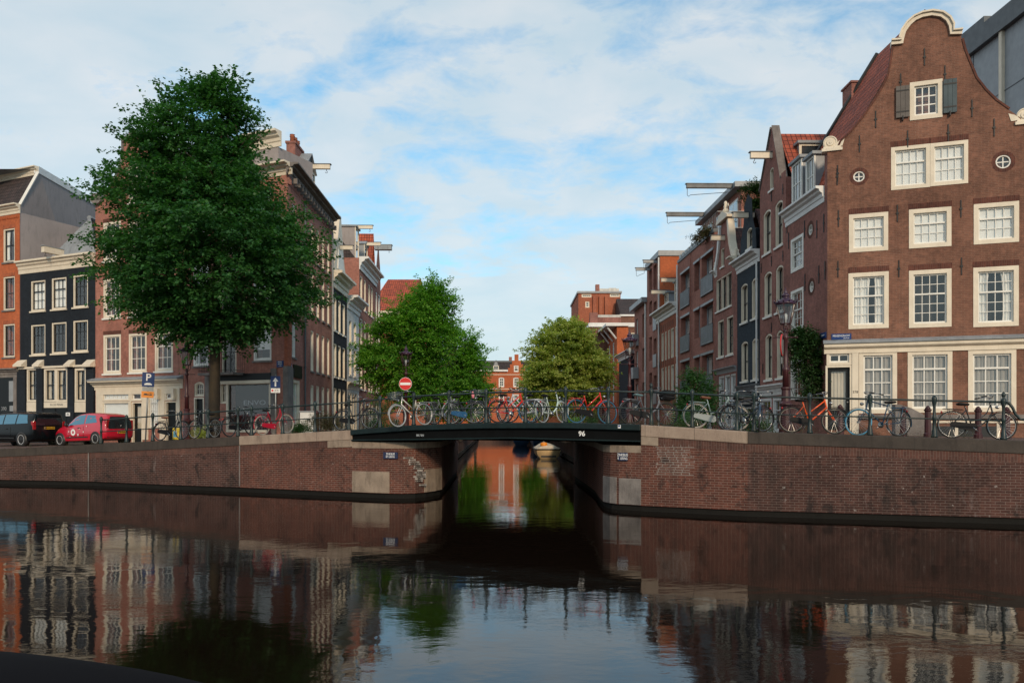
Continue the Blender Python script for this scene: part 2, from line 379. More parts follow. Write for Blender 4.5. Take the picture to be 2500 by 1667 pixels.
M['maroon'] = paint('maroon', (.055, .012, .015), .4, .2); M['lamp_top'] = paint('lamp_top', (.05, .02, .05), .35, .2)
M['lamp_glass'] = glassmat('lamp_glass', (.78, .80, .80), 1.2, .10, .1)

# ---------------------------------------------------------------- the quay edge: (picture x, px per metre there, height over the water)
CTL = [(-1500, 47, .9), (0, 61, 1.39), (220, 62.8, 1.60), (400, 66.2, 1.79), (585, 69, 1.97), (765, 72.3, 2.13), (860, 74, 2.21), (1008, 77.2, 2.37),
       (1187, 80.5, 2.44), (1381, 84.5, 2.455), (1565, 88, 2.40), (1825, 93, 2.23), (2500, 101, 2.03), (3300, 111, 1.95)]
def E(x, t=0.0, dz=0.0):
    for a, b in zip(CTL, CTL[1:]):
        if x <= b[0] or b is CTL[-1]:
            k = (x-a[0])/(b[0]-a[0]); sc = a[1]+(b[1]-a[1])*k; z = a[2]+(b[2]-a[2])*k; X, Y = Wp(x, sc); break
    return V3((X+AXK*t, Y+t, z+dz))
def EX(x, t):                                # point on the line t metres behind the edge that is seen at picture x
    xe = x
    for _ in range(12):
        q = E(xe, t); xe += (x-(CX+FP*q.x/q.y))
    return xe
def T(x, t, dz=0.0): return E(EX(x, t), t, dz)
def ss(a, b, v): v = max(0, min(1, (v-a)/(b-a))); return v*v*(3-2*v)
def ground(side, xs):
    mb = MB(); ts = [0.25, 3, 7, 11, 13, 18, 26, 40, 80, 160]
    rows = []
    for x in xs:
        e = E(x); col = []
        for t in ts:
            z = e.z-.03+(1.25-e.z)*ss(12, 34, t); col.append((e.x+AXK*t, e.y+t, z))
        rows.append(col)
    for a, b in zip(rows, rows[1:]):
        for i in range(len(ts)-1): mb.add([a[i], b[i], b[i+1], a[i+1]], [(0, 1, 2, 3)])
    return mb, rows
PLI, PRI = -2.7, 4.6                          # side canal banks
YB0 = 11.0
gl, rowsL = ground('l', [-1500, -700, -300, 0, 110, 220, 310, 400, 490, 585, 675, 765, 860])
gr, rowsR = ground('r', [1565, 1650, 1740, 1825, 2000, 2200, 2500, 2900, 3300])
# strip between the bridge end and the side canal, beyond the bridge
def strip(mb, p0, p1, Ya, Yb, z0=2.05):
    n = 10; q = []
    for i in range(n+1):
        Y = Ya+(Yb-Ya)*i/n; z = z0+(1.25-z0)*ss(0, 22, Y-Ya); q.append(((p0+AXK*Y, Y, z), (p1+AXK*Y, Y, z)))
    for a, b in zip(q, q[1:]): mb.add([a[0], a[1], b[1], b[0]], [(0, 1, 2, 3)])
eL, eR = E(860), E(1565)
pL = eL.x-AXK*eL.y; pR = eR.x-AXK*eR.y
strip(gl, pL, PLI, eL.y+YB0+1.1, 170)
g = gl.build('pavement', M['pave'], off=(0, 0, 0)); struct(g)
g = gr.build('pavement', M['pave'], off=(0, 0, 0)); struct(g)
# water: one sheet
m, t, b = newmat('canal_water')
b.inputs['Base Color'].default_value = (.007, .004, .0025, 1); b.inputs['Roughness'].default_value = .015; b.inputs['IOR'].default_value = 1.5
p = geo(t)
n1 = noise(t, scl(t, p, (.9, 1.3, 1)), .9, 3, .5, .4); n2 = noise(t, scl(t, p, (1.0, 1.8, 1)), 5.0, 4, .6, .2); msk = ramp(t, noise(t, scl(t, p, (.12, .35, 1)), 1.0, 3, .5), .38, .68)
h = math_('ADD', math_('MULTIPLY', n1, .85, tree=t), math_('MULTIPLY', math_('MULTIPLY', n2, math_('ADD', msk, .25, tree=t), tree=t), .22, tree=t), tree=t)
bump(t, b, h, .40, .018)
mb = MB(); mb.poly([(-200, -30, 0), (200, -30, 0), (200, 200, 0), (-200, 200, 0)]); struct(mb.build('canal_water', m, off=(0, 0, 0)))
mb = MB(); mb.poly([(-3000, -3000, -.6), (3000, -3000, -.6), (3000, 3000, -.6), (-3000, 3000, -.6)]); struct(mb.build('canal_bed', M['wet'], off=(0, 0, 0)))

# ---------------------------------------------------------------- quay walls
def offs(pts, d):                             # move a plan polyline outwards (towards the camera side) by d
    out = []
    for i, q in enumerate(pts):
        a = pts[max(i-1, 0)]; c = pts[min(i+1, len(pts)-1)]; t_ = V3((c[0]-a[0], c[1]-a[1], 0)).normalized()
        out.append(V3((q[0]+t_.y*d, q[1]-t_.x*d, q[2] if len(q) > 2 else 0)))
    return out
def band(mb, pts, zlo, zhi, w0, w1, m=0):     # a strip following a polyline; zlo/zhi functions of point
    f = offs(pts, w1); k = offs(pts, w0); L0 = [zlo(q) for q in pts]; H0 = [zhi(q) for q in pts]; n = len(pts)
    v = []
    for i in range(n): v += [(f[i].x, f[i].y, L0[i]), (f[i].x, f[i].y, H0[i]), (k[i].x, k[i].y, H0[i]), (k[i].x, k[i].y, L0[i])]
    fs = []
    for i in range(n-1):
        a, c = 4*i, 4*i+4
        for j in range(4): fs.append((a+j, c+j, c+(j+1) % 4, a+(j+1) % 4))
    fs += [(0, 1, 2, 3), (4*n-1, 4*n-2, 4*n-3, 4*n-4)]
    mb.add(v, fs, m)
def epts(x0, x1, step=60):
    n = max(1, int(abs(x1-x0)/step)); xs = [x0+(x1-x0)*i/n for i in range(n+1)]
    for c in CTL:
        if x0 < c[0] < x1: xs.append(c[0])
    return [E(x) for x in sorted(set(xs))]
def quay(name, label, runs, pier, brickname, far_p, farY0):
    t_ = thing(name, label, 'quay wall', baked=True, loc=(runs[0][0][0].x, runs[0][0][0].y, 0))
    for pts, mat, cop in runs:
        mb = MB(); band(mb, pts, lambda q: .16, lambda q: q.z-.54, -1.2, 0); mb.build('brick_face', M[mat], t_)
        mb = MB(); band(mb, pts, lambda q: q.z-.54, lambda q: q.z-.32, -1.2, .004); mb.build('soldier_course', M['soldier'], t_)
        mb = MB(); band(mb, pts, lambda q: q.z-.32, lambda q: q.z, -.42, .035); mb.build('coping', M[cop], t_, bevel=.02)
        mb = MB(); band(mb, pts, lambda q: -.6, lambda q: .16, -1.2, -.06); mb.build('wet_footing', M['wet'], t_)
    mb = MB(); band(mb, pier, lambda q: .16, lambda q: 1.62, -1.0, 0); mb.build('brick_face', M[brickname], t_)
    mb = MB(); band(mb, pier, lambda q: 1.62, lambda q: 1.82, -1.0, .012); mb.build('bearing_stone', M['granite_block'], t_)
    mb = MB(); band(mb, pier, lambda q: -.6, lambda q: .16, -1.0, -.06); mb.build('wet_footing', M['wet'], t_)
    return t_
def wp(x, sc, z=1.8): X, Y = Wp(x, sc); return V3((X, Y, z))
def al(p_, Y, z=1.8): return V3((p_+AXK*Y, Y, z))
pierL = [E(860)]+[wp(900, 74.7), wp(940, 75.3), wp(985, 75.6), wp(1015, 75.2), wp(1042, 74.2), wp(1062, 73), wp(1078, 71.5)]
pil = -1.92; pir = 3.28
pierL2 = [al(pil, 27.6), al(pil, 31), al(pil, eL.y+YB0+1)]
pierR = [wp(1451, 72), wp(1458, 76), wp(1464, 80), wp(1473, 84), wp(1490, 85.7), wp(1511, 86.6), wp(1540, 87.3), E(1565)]
QL = quay('quay_wall', 'long brown brick quay wall with dark and pale coping stones left of the bridge', [(epts(-1500, 585), 'quay_brick', 'bluestone'), (epts(585, 860), 'pier_brick', 'granite')], pierL+pierL2, 'pier_brick', PLI, 0)
pierR2 = [al(pir, eR.y+YB0+1), al(pir, 30), al(pir, 27)]
QR = quay('quay_wall', 'brown brick quay wall with patched mortar running from the bridge to the right edge', [(epts(1565, 1825), 'pier_brick', 'granite'), (epts(1825, 3300), 'quay_brick', 'bluestone')], pierR2+pierR, 'pier_brick', PRI, 0)
# fill behind the piers, under the road
mb = MB(); 
for pr in (pierL,):
    pass
# stone blocks set in the piers
def face_frame(P, Q): return Fr((P[0], P[1]), (Q[0], Q[1]))
def block(parent, x0, x1, z0, z1, pts, mat, w=.02, name='stone_block'):
    seg = []
    for i in range(len(pts)-1):
        a, c = pts[i], pts[i+1]
        for k in range(5):
            q = a.lerp(c, k/4); xx = CX+FP*q.x/q.y
            if x0 <= xx <= x1: seg.append(q)
    out = [seg[0]]
    for q in seg[1:]:
        if (q-out[-1]).length > .02: out.append(q)
    mb = MB(); band(mb, out, lambda q: z0, lambda q: z1, -.2, w); return mb.build(name, M[mat], parent, bevel=.012)
block(QL, 860, 957, .17, .86, pierL, 'granite_block'); block(QL, 1029, 1079, .17, .92, pierL, 'granite_block')
block(QR, 1472, 1508, .17, .92, pierR, 'grey_block'); block(QR, 1510, 1566, .17, .90, pierR, 'grey_block', .022)
# big end stones of the coping that carry the girder
mb = MB(); band(mb, epts(800, 860, 30), lambda q: q.z-.56, lambda q: q.z-.321, -.42, .03); mb.build('end_stone', M['granite_block'], QL, bevel=.02)
mb = MB(); band(mb, epts(1565, 1607, 30), lambda q: q.z-.56, lambda q: q.z-.321, -.42, .03); mb.build('end_stone', M['granite_block'], QR, bevel=.02)
# pale vertical joints and mortar
for x, par in ((216, QL), (585, QL), (1825, QR)):
    q = E(x); fr = face_frame(E(x-20), E(x+20)); u, _ = fr.px(x); mb = MB(); mb.fbox(fr, u-.025, u+.025, .2, q.z-.33, .001, .007); mb.build('joint', M['grey_block'], par)
lime = paint('lime', (.38, .34, .31), .9, .3)
rr = random.Random(3); mb = MB(); fr = face_frame(pierL[3], pierL[4])
for i in range(46):                            # whitewashed bricks
    row = rr.randint(0, 13); x = 985+rr.random()*6+ (22 if row < 9 else 0)+rr.random()*(18 if row > 8 else 16)
    if row > 8: x = 975+ (14-row)*5+rr.random()*22
    u, _ = fr.px(x); z = .40+row*.068; mb.fbox(fr, u, u+.19, z, z+.055, .0, .006)
mb.build('whitewash', lime, QL)
mb = MB(); fr = face_frame(E(1590), E(1800))
for i in range(15):                            # renewed white pointing
    z = .68+i*.068+.36; u0, _ = fr.px(1606+rr.randint(-8, 8)); u1, _ = fr.px(1690+rr.randint(-14, 10))
    if z > 1.8: break
    mb.fbox(fr, u0, u1, z, z+.011, .0, .006); u = u0+rr.random()*.1
    while u < u1: mb.fbox(fr, u, u+.011, z, z+.068, .0, .0055); u += .22
mb.build('new_pointing', lime, QR)
# enamel warning plates
def plate(x0, x1, y0, y1, pts, par, l1, l2):
    fr = face_frame(*pts); u0, z1 = fr.px(x0, y0); u1, _ = fr.px(x1, y0); _, z0 = fr.px((x0+x1)/2, y1); z0 = min(z0, z1-.15)
    a = fr.p((u0+u1)/2, 0, .03); tt = thing('warning_plate', 'small navy enamel plate with white lettering on the %s bridge pier' % par, 'sign', (a.x, a.y, z0), baked=True)
    mb = MB(); mb.fbox(fr, u0, u1, z0, z1, .0, .06); mb.build('plate', M['sign_navy'], tt); c = (u0+u1)/2; hh = z1-z0
    text(l1, hh*.48, fr.p(c, z0+hh*.70, .061), fr.d, M['sign_white'], tt, squeeze=.68); text(l2, hh*.44, fr.p(c, z0+hh*.27, .061), fr.d, M['sign_white'], tt, squeeze=.66)
plate(937, 972, 1103, 1119, (pierL[2], pierL[3]), 'left', 'ZINKBUIS', 'RI* LERING')
plate(1511, 1533, 1104, 1124, (pierR[5], pierR[6]), 'right', 'ZINKBUIS', 'R  LERING')
# side canal banks beyond the bridge
def bank(p_, Ya, Yb, sgn, label):
    t_ = thing('canal_bank_wall', label, 'quay wall', (p_+AXK*Ya, Ya, 0), baked=True); n = 8
    P = [V3((p_+AXK*Y, Y, 2.05+(1.25-2.05)*ss(0, 22, Y-Ya))) for Y in [Ya+(Yb-Ya)*i/n for i in range(n+1)]]
    if sgn > 0: P = P[::-1]
    mb = MB(); band(mb, P, lambda q: -.6, lambda q: q.z-.25, -.6, 0); mb.build('brick_face', M['quay_brick'], t_)
    mb = MB(); band(mb, P, lambda q: q.z-.25, lambda q: q.z+.01, -.4, .04); mb.build('coping', M['granite'], t_)
    mb = MB(); band(mb, P, lambda q: .05, lambda q: .3, -.1, .10); mb.build('timber_fender', M['wet'], t_)
bank(PLI, eL.y+YB0+.9, 110, -1, 'low brick canal bank wall seen under the bridge on the left side')
bank(PRI, eR.y+YB0+.9, 110, 1, 'low brick canal bank wall seen under the bridge on the right side')

# ---------------------------------------------------------------- the bridge
br = thing('bridge', 'low dark green steel girder bridge carrying parked bicycles over the side canal', 'bridge', tuple(E(1200)), baked=True)
xs = [860+(1565-860)*i/24 for i in range(25)]; P = [E(x) for x in xs]
bz = lambda q: 1.86+.10*(1-abs((CX+FP*q.x/q.y)-1250)/390)+.05*((CX+FP*q.x/q.y)-860)/705
mb = MB(); band(mb, P, lambda q: q.z-.16, lambda q: q.z+.005, -.5, .10); mb.build('edge_beam', M['bridge_green'], br, bevel=.015)
mb = MB(); band(mb, P, lambda q: bz(q)+.03, lambda q: q.z-.16, -.15, -.02); mb.build('girder_web', M['bridge_black'], br)
mb = MB(); band(mb, P, lambda q: bz(q), lambda q: bz(q)+.035, -.25, .07); mb.build('girder_flange', M['bridge_green'], br)
mb = MB()                                     # deck slab
top = []; 
for q in P:
    for tt, zz in ((.2, q.z), (11.0, q.z), (11.0, bz(q)+.1), (.2, bz(q)+.1)): top.append((q.x+AXK*tt, q.y+tt, zz-.01))
fs = []
for i in range(24):
    a, c = 4*i, 4*i+4
    for j in range(4): fs.append((a+j, a+(j+1) % 4, c+(j+1) % 4, c+j))
mb.add(top, fs); mb.build('deck', M['pave'], br)
for k in range(1, 7):
    mb = MB(); f = P[2+0].lerp(P[22], 0); tt = k*1.6
    a = E(1000, tt); c = E(1500, tt); zb = 1.88; mb.obox((a.x, a.y, zb), (c.x-a.x, c.y-a.y, 0), (0, .14, 0), (0, 0, .3)); mb.build('cross_beam', M['bridge_black'], br)
Pb = [V3((q.x+AXK*11, q.y+11, q.z)) for q in P]
mb = MB(); band(mb, [q+V3((0, .0, 0)) for q in Pb][::-1], lambda q: 1.85, lambda q: q.z, -.25, .05); mb.build('girder_web', M['bridge_black'], br)
fr = Fr(tuple(E(1400))[:2], tuple(E(1440))[:2])
u, z = fr.px(1420, 1058.8); text('96', .20, fr.p(u, z, -.015), fr.d, M['sign_white'], br, 'number', bold=.004)
u, z = fr.px(1514.5, 1041); mb = MB(); mb.fbox(fr, u-.04, u+.04, z-.045, z+.045, .10, .108); mb.build('sticker', M['sign_white'], br)
mb = MB(); mb.fbox(fr, u-.03, u+.025, z-.01, z+.035, .1085, .111); mb.build('sticker_print', M['sign_blue'], br)
fr = Fr(tuple(E(1010))[:2], tuple(E(1040))[:2]); u, z = fr.px(1025, 1062.5); 
text('BR.96N', .085, fr.p(u, z, -.015), fr.d, M['grey_metal'], br, 'number', bold=.006)

# ---------------------------------------------------------------- railings
def post_mesh(ball=False):
    mb = MB(); pr = [(.095, 0), (.095, .05), (.075, .07), (.075, .17), (.06, .20), (.052, .30), (.050, .44), (.062, .46), (.062, .52), (.046, .55), (.040, .72), (.044, .80), (.070, .90), (.078, .95), (.078, 1.0), (.055, 1.03), (.035, 1.05), (.012, 1.07)]
    if ball: pr = pr[:-3]+[(.050, 1.02), (.028, 1.04), (.048, 1.07), (.060, 1.11), (.048, 1.15), (.02, 1.18), (.004, 1.19)]
    mb.lathe([(r*.80, z) for r, z in pr], n=12); return mb
def railing(label, xs, t, balls=(), ext0=None, ext1=None, posts_xe=None, curl=False, cat_xs=None):
    r = thing('railing', label, 'railing', tuple(T(xs[0], t)), baked=True, group='iron railings along the quay and bridge'); base = None; bb = None
    for x in xs:
        q = T(x, t); o = post_mesh(x in balls).build('post', M['rail'], None, smooth=True, off=(0, 0, 0)); o.parent = r; o.location = q-V3(r['_o'])
    X0 = ext0 if ext0 is not None else xs[0]; X1 = ext1 if ext1 is not None else xs[-1]; n = 30
    for h, rad in ((.93, .026), (.47, .019)):
        mb = MB(); xx = sorted(set([X0, X1]+[x for x in xs if X0 < x < X1])); mb.tube([T(x, t, h) for x in xx], rad, 8); mb.build('rail', M['rail'], r, smooth=True)
    if curl:
        q = T(xs[-1], t, .93); d = (T(xs[-1]+30, t)-T(xs[-1], t)); d.z = 0; d.normalize()
        P = [q, q+d*.12+V3((0, 0, -.02)), q+d*.2+V3((0, 0, -.14)), q+d*.26+V3((0, 0, -.3)), q+d*.36+V3((0, 0, -.42)), q+d*.5+V3((0, 0, -.45))]
        mb = MB(); mb.tube(P, [.03, .034, .036, .034, .028, .022], 8); mb.build('end_scroll', M['rail'], r, smooth=True)
railing('dark green iron railing climbing the left quay towards the bridge', [247, 309, 373, 441, 508, 581, 614, 690, 769], .32, ext1=852)
railing('dark green iron railing along the near edge of the bridge behind which bikes lean', [852, 928, 1010, 1096, 1187, 1283, 1381, 1485, 1590], .32, balls=(852, 1590))
railing('dark green iron railing on the right quay ending in a curled scroll', [1690, 1799, 1841, 1977, 2124, 2281, 2450], .32, balls=(2450,), ext0=1590, curl=True)
railing('thinner iron railing along the far edge of the bridge behind the bikes', [1060, 1105, 1150, 1195, 1240, 1285, 1330, 1375, 1420], 10.7)
# ---------------------------------------------------------------- house builders
def arcpts(u0, u1, z0, z1, rise, n=8):
    if rise <= 0: return [(u0, z0), (u1, z0), (u1, z1), (u0, z1)]
    c = (u0+u1)/2; hw = (u1-u0)/2; r = (hw*hw+rise*rise)/(2*rise); cz = z1-r; a0 = math.asin(min(1, hw/r))
    return [(u0, z0), (u1, z0)]+[(c+r*math.sin(a0-2*a0*i/n), cz+r*math.cos(a0-2*a0*i/n)) for i in range(n+1)]
def ring(mb, fr, outer, inner, wf, wb, m=0):
    n = len(outer)
    for i in range(n):
        j = (i+1) % n; O1, O2, I1, I2 = outer[i], outer[j], inner[i], inner[j]
        f = [fr.p(*O1, wf), fr.p(*O2, wf), fr.p(*I2, wf), fr.p(*I1, wf), fr.p(*O1, wb), fr.p(*O2, wb), fr.p(*I2, wb), fr.p(*I1, wb)]
        mb.add(f, [(0, 1, 2, 3), (3, 2, 6, 7), (0, 4, 5, 1), (4, 7, 6, 5)], m)
def curtain_mesh(fr, u0, u1, z0, z1, w, amp=.03, per=.13, taper=0.0):
    mb = MB(); n = max(2, int((u1-u0)/(per/4))); rows = 4 if taper else 1; g_ = []
    for j in range(rows+1):
        k = j/rows; z = z1+(z0-z1)*k; row = []
        for i in range(n+1):
            a = u0+(u1-u0)*i/n
            if taper: a = (u0 if taper > 0 else u1)+(a-(u0 if taper > 0 else u1))*(1-abs(taper)*math.sin(k*math.pi*.8))
            row.append(fr.p(a, z, w+amp*math.sin(2*math.pi*(u0+(u1-u0)*i/n)/per)))
        g_.append(row)
    for j in range(rows):
        for i in range(n): mb.add([g_[j][i], g_[j][i+1], g_[j+1][i+1], g_[j+1][i]], [(0, 1, 2, 3)])
    return mb
HOLE_D = .62
def win(par, fr, u0, u1, z0, z1, holes, cols=3, rows=(1, 2), fw=.10, fm='cream', sm='white', rec=.03, ft=.10, arch=0.0, sill=None, curt=None, lintel=None, glass='glass', sw=.045, mun=.022, meet=True, label=None, screen=None, split=0.5, proud=0.0, cw='curtain', name='window'):
    """one window: cream box frame, sashes with glazing bars, pane, curtain"""
    holes.append(arcpts(u0, u1, z0, z1, arch)); mb = MB(); out = arcpts(u0, u1, z0, z1, arch)
    inn = arcpts(u0+fw, u1-fw, z0+fw, z1-fw, arch*.8 if arch else 0); wf = -rec+proud; wb = -rec-ft
    ring(mb, fr, out, inn, wf, wb, 0)
    in2 = arcpts(u0+fw+sw, u1-fw-sw, z0+fw+sw*1.3, z1-fw-sw, arch*.7 if arch else 0)
    ring(mb, fr, inn, in2, wb+.035, wb-.01, 1)
    a0, a1, b0, b1 = u0+fw+sw, u1-fw-sw, z0+fw+sw*1.3, z1-fw-sw; tot = sum(rows) if rows else 1; zm = b0+(b1-b0)*(rows[1]/tot if rows and len(rows) > 1 else 0)
    if rows and len(rows) > 1:
        mb.fbox(fr, a0, a1, zm-sw*.55, zm+sw*.55, wb-.01, wb+.05, 1)
    def bars(za, zb, nr, wz):
        for i in range(1, cols):
            u = a0+(a1-a0)*i/cols; mb.fbox(fr, u-mun/2, u+mun/2, za, zb, wb-.005, wb+.018+wz, 1)
        for j in range(1, nr):
            z = za+(zb-za)*j/nr; mb.fbox(fr, a0, a1, z-mun/2, z+mun/2, wb-.004, wb+.016+wz, 1)
    if rows and len(rows) > 1: bars(b0, zm-sw*.55, rows[1], 0); bars(zm+sw*.55, b1, rows[0], .012)
    elif rows: bars(b0, b1, rows[0], 0)
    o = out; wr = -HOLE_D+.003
    mb.add([fr.p(a, c, wr) for a, c in o], [tuple(range(len(o)))], 2)  # flat dark sheet behind the pane, interior shade painted in
    W_ = mb.build(name, [M[fm], M[sm], M['room_shade']], par)
    if label: W_['label'] = label
    off = V3(par['_o']) if '_o' in par.keys() else V3((0, 0, 0))
    pm = MB(); pp = arcpts(u0+fw+.004, u1-fw-.004, z0+fw+.004, z1-fw-.004, arch*.8 if arch else 0); pm.add([fr.p(a, c, wb+.001) for a, c in pp], [tuple(range(len(pp)))])
    W_['_o'] = tuple(off); pm.build('pane', M[glass], W_, recalc=False)
    wc = wb-.065
    if curt == 'blind':
        cm_ = MB(); cm_.fbox(fr, u0+fw, u1-fw, z0+fw+(z1-z0)*(screen or 0), z1-fw, wb-.045, wb-.03); cm_.build('blind', M[cw], W_)
    elif curt == 'drape':
        curtain_mesh(fr, u0+fw*.8, u1-fw*.8, z0+fw*.5, z1-fw*.5, wc, .028, .15).build('curtain', M[cw], W_)
    elif curt == 'pair':
        ww = (u1-u0)*.30; curtain_mesh(fr, u0+fw*.8, u0+fw*.8+ww, z0+fw*.5, z1-fw*.5, wc, .028, .12, .25).build('curtain', M[cw], W_)
        curtain_mesh(fr, u1-fw*.8-ww, u1-fw*.8, z0+fw*.5, z1-fw*.5, wc, .028, .12, -.25).build('curtain', M[cw], W_)
    elif curt == 'gap':
        g0 = u0+(u1-u0)*.56; curtain_mesh(fr, u0+fw*.8, g0, z0+fw*.5, z1-fw*.5, wc, .028, .12, .12).build('curtain', M[cw], W_)
        curtain_mesh(fr, g0+.12, u1-fw*.8, z0+fw*.5, z1-fw*.5, wc, .028, .12, -.2).build('curtain', M[cw], W_)
    if sill:
        s_ = MB(); s_.fbox(fr, u0-.06, u1+.06, z0-.09, z0+.002, -.08, .07); s_.build('sill', M[sill], W_)
    if lintel:
        s_ = MB(); s_.fbox(fr, u0-.02, u1+.02, z1+.002, z1+.215, -.05, .004); s_.build('lintel', M[lintel], W_)
    return W_
def cornice(par, fr, u0, u1, zt, h, proj, mat, name='cornice', prof=None, gut=None):
    pr = prof or [(0, 0), (.10, .02), (.12, .30), (.22, .36), (.26, .55), (.55, .66), (.62, .80), (1.0, .86), (1.0, 1.0), (0, 1.0)]
    mb = MB(); a = [fr.p(u0, zt-h+z*h, w*proj+(.001 if w == 0 else 0)) for w, z in pr]
    mb.prism(a, fr.d*(u1-u0)); o = mb.build(name, M[mat], par)
    if gut:
        g_ = MB(); g_.fbox(fr, u0-.02, u1+.02, zt+.002, zt+.07, -.1, proj+.03); g_.build('gutter', M[gut], par)
    return o
def anchor(par, fr, u, z, h=.62):
    mb = MB(); mb.fbox(fr, u-.018, u+.018, z-h/2, z+h/2, .002, .03); mb.fbox(fr, u-.045, u+.045, z-.03, z+.03, .002, .036); mb.build('wall_anchor', M['iron'], par)
def hoist(par, q, d, ln, mat='cream', top='dark_grey', h=.24, wd=.18, rail=False):
    """pulley beam sticking out of a gable from q along d"""
    d = V3(d).normalized(); s = V3((-d.y, d.x, 0)); q = V3(q)
    mb = MB(); mb.obox(q-s*wd/2-d*.3, d*(ln+.3), s*wd, (0, 0, h), 0); mb.obox(q-s*(wd/2+.03)-d*.3+V3((0, 0, h+.002)), d*(ln+.36), s*(wd+.06), (0, 0, .04), 1)
    b_ = mb.build('hoist_beam', [M[mat], M[top]], par); b_['_o'] = par['_o']; k = MB()
    if rail:
        a = q+d*(ln-.05); e = q+d*.35; k.tube([a, a-V3((0, 0, .42)), a-d*.08-V3((0, 0, .48)), a-d*.18-V3((0, 0, .40)), e-V3((0, 0, .22)), e], .016, 5); k.build('cable_guide', M['iron'], b_)
    else:
        a = q+d*(ln*.8); P = [a, a-V3((0, 0, .10))]+[a+d*(.06*math.sin(t_))-V3((0, 0, .16+.06*(1-math.cos(t_))-.06)) for t_ in [0, .8, 1.6, 2.4, 3.2, 4.0, 4.8]]
        k.tube(P, .014, 5); k.build('hook', M['iron'], b_)
    return b_
def solid(par, name, mat, pts, ext): mb = MB(); mb.prism(pts, ext); return mb.build(name, M[mat], par)
def house(name, label, fr, u0, loc_z=1.2): q = fr.p(u0, loc_z, 0); return thing(name, label, 'house', tuple(q), baked=True, group='canal houses in the rows')
def bodywalls(par, fr, u0, u1, zt, depth, mat, front=False, zb=.4, top=True, name='side_wall', inset=.0):
    """side and back walls behind a facade (the front sheet is cut separately)"""
    mb = MB(); a, b_, c, d = fr.p(u0, 0, -.001), fr.p(u1, 0, -.001), fr.p(u1, 0, -depth), fr.p(u0, 0, -depth)
    def q(P, Q): mb.add([(P.x, P.y, zb), (Q.x, Q.y, zb), (Q.x, Q.y, zt), (P.x, P.y, zt)], [(0, 1, 2, 3)])
    q(b_, c); q(c, d); q(d, a); o = mb.build(name, M[mat], par)
    if top:
        t_ = MB(); t_.add([(P.x, P.y, zt-.02) for P in (a, b_, c, d)], [(0, 1, 2, 3)]); t_.build('roof', M['lead'], par)
    return o
def gable_roof(par, fr, u0, u1, ze, zr, w0, w1, mat, ur=None, over=.1):
    """ridge runs perpendicular to the facade"""
    ur = (u0+u1)/2 if ur is None else ur; mb = MB()
    for (ua, ub) in ((u0-over, ur), (u1+over, ur)):
        mb.obox(fr.p(ua, ze, w0), fr.p(ub, zr, w0)-fr.p(ua, ze, w0), fr.p(ua, ze, w1)-fr.p(ua, ze, w0), (0, 0, .10))
    return mb.build('roof', M[mat], par)
def ridge_roof(par, fr, u0, u1, ze, zr, w0, wr, w1, mat, hip=0.0):
    """ridge runs along the facade; hip = how far the ridge stops short at both ends"""
    A_, B_, C_, D_ = fr.p(u0, ze, w0), fr.p(u1, ze, w0), fr.p(u1, ze, w1), fr.p(u0, ze, w1); E_, F_ = fr.p(u0+hip, zr, wr), fr.p(u1-hip, zr, wr)
    mb = MB(); mb.add([A_, B_, C_, D_, E_, F_], [(0, 1, 5, 4), (2, 3, 4, 5), (1, 2, 5), (3, 0, 4), (0, 3, 2, 1)]); return mb.build('roof', M[mat], par)
def dormer(par, fr, u0, u1, z0, z1, w, depth, fm='cream', top='lead', cols=2, peak=0.0, beam=None, sm='white', sidem='grey_metal'):
    """roof dormer with a front window; beam = length of a pulley beam"""
    mb = MB(); a = [(u0, z0), (u1, z0), (u1, z1)]+([((u0+u1)/2, z1+peak)] if peak else [])+[(u0, z1)]
    mb.prism([fr.p(u, z, w-.03) for u, z in a], fr.n*-depth); D_ = mb.build('dormer', M[sidem], par); D_['_o'] = par['_o']
    f = MB(); fw = .09; ring(f, fr, arcpts(u0-.02, u1+.02, z0, z1, 0), arcpts(u0+fw, u1-fw, z0+fw, z1-fw, 0), w+.03, w-.028, 0)
    for i in range(1, cols): u = u0+(u1-u0)*i/cols; f.fbox(fr, u-.02, u+.02, z0+fw, z1-fw, w-.02, w+.01, 1)
    f.fbox(fr, u0+fw, u1-fw, (z0+z1)/2-.02, (z0+z1)/2+.02, w-.02, w+.012, 1); f.build('frame', [M[fm], M[sm]], D_)
    g_ = MB(); g_.poly([fr.p(u, z, w-.015) for u, z in arcpts(u0+fw, u1-fw, z0+fw, z1-fw, 0)]); g_.build('pane', M['far_glass'], D_, recalc=False)
    r_ = MB()
    if peak:
        for s_ in (0, 1):
            ua = u0-.12 if s_ == 0 else u1+.12; um = (u0+u1)/2; r_.obox(fr.p(ua, z1-.02, w+.12), fr.p(um, z1+peak+.03, w+.12)-fr.p(ua, z1-.02, w+.12), fr.n*-(depth+.12), (0, 0, .05))
    else: r_.fbox(fr, u0-.12, u1+.12, z1+.003, z1+.12, w-depth, w+.14)
    r_.build('dormer_roof', M[top], D_)
    if beam: hoist(par, fr.p((u0+u1)/2, z1+.02-(0 if peak else .02), w+.05), fr.n, beam)
    return D_
def drain(par, fr, u, z0, z1, mat='galv', r=.045):
    mb = MB(); mb.tube([fr.p(u, z0, .09), fr.p(u, z1, .09)], r, 7)
    for i in range(5): z = z0+(z1-z0)*(i+.5)/5; mb.tube([fr.p(u, z-.03, .09), fr.p(u, z+.03, .09)], r*1.35, 7)
    mb.build('drain_pipe', M[mat], par)
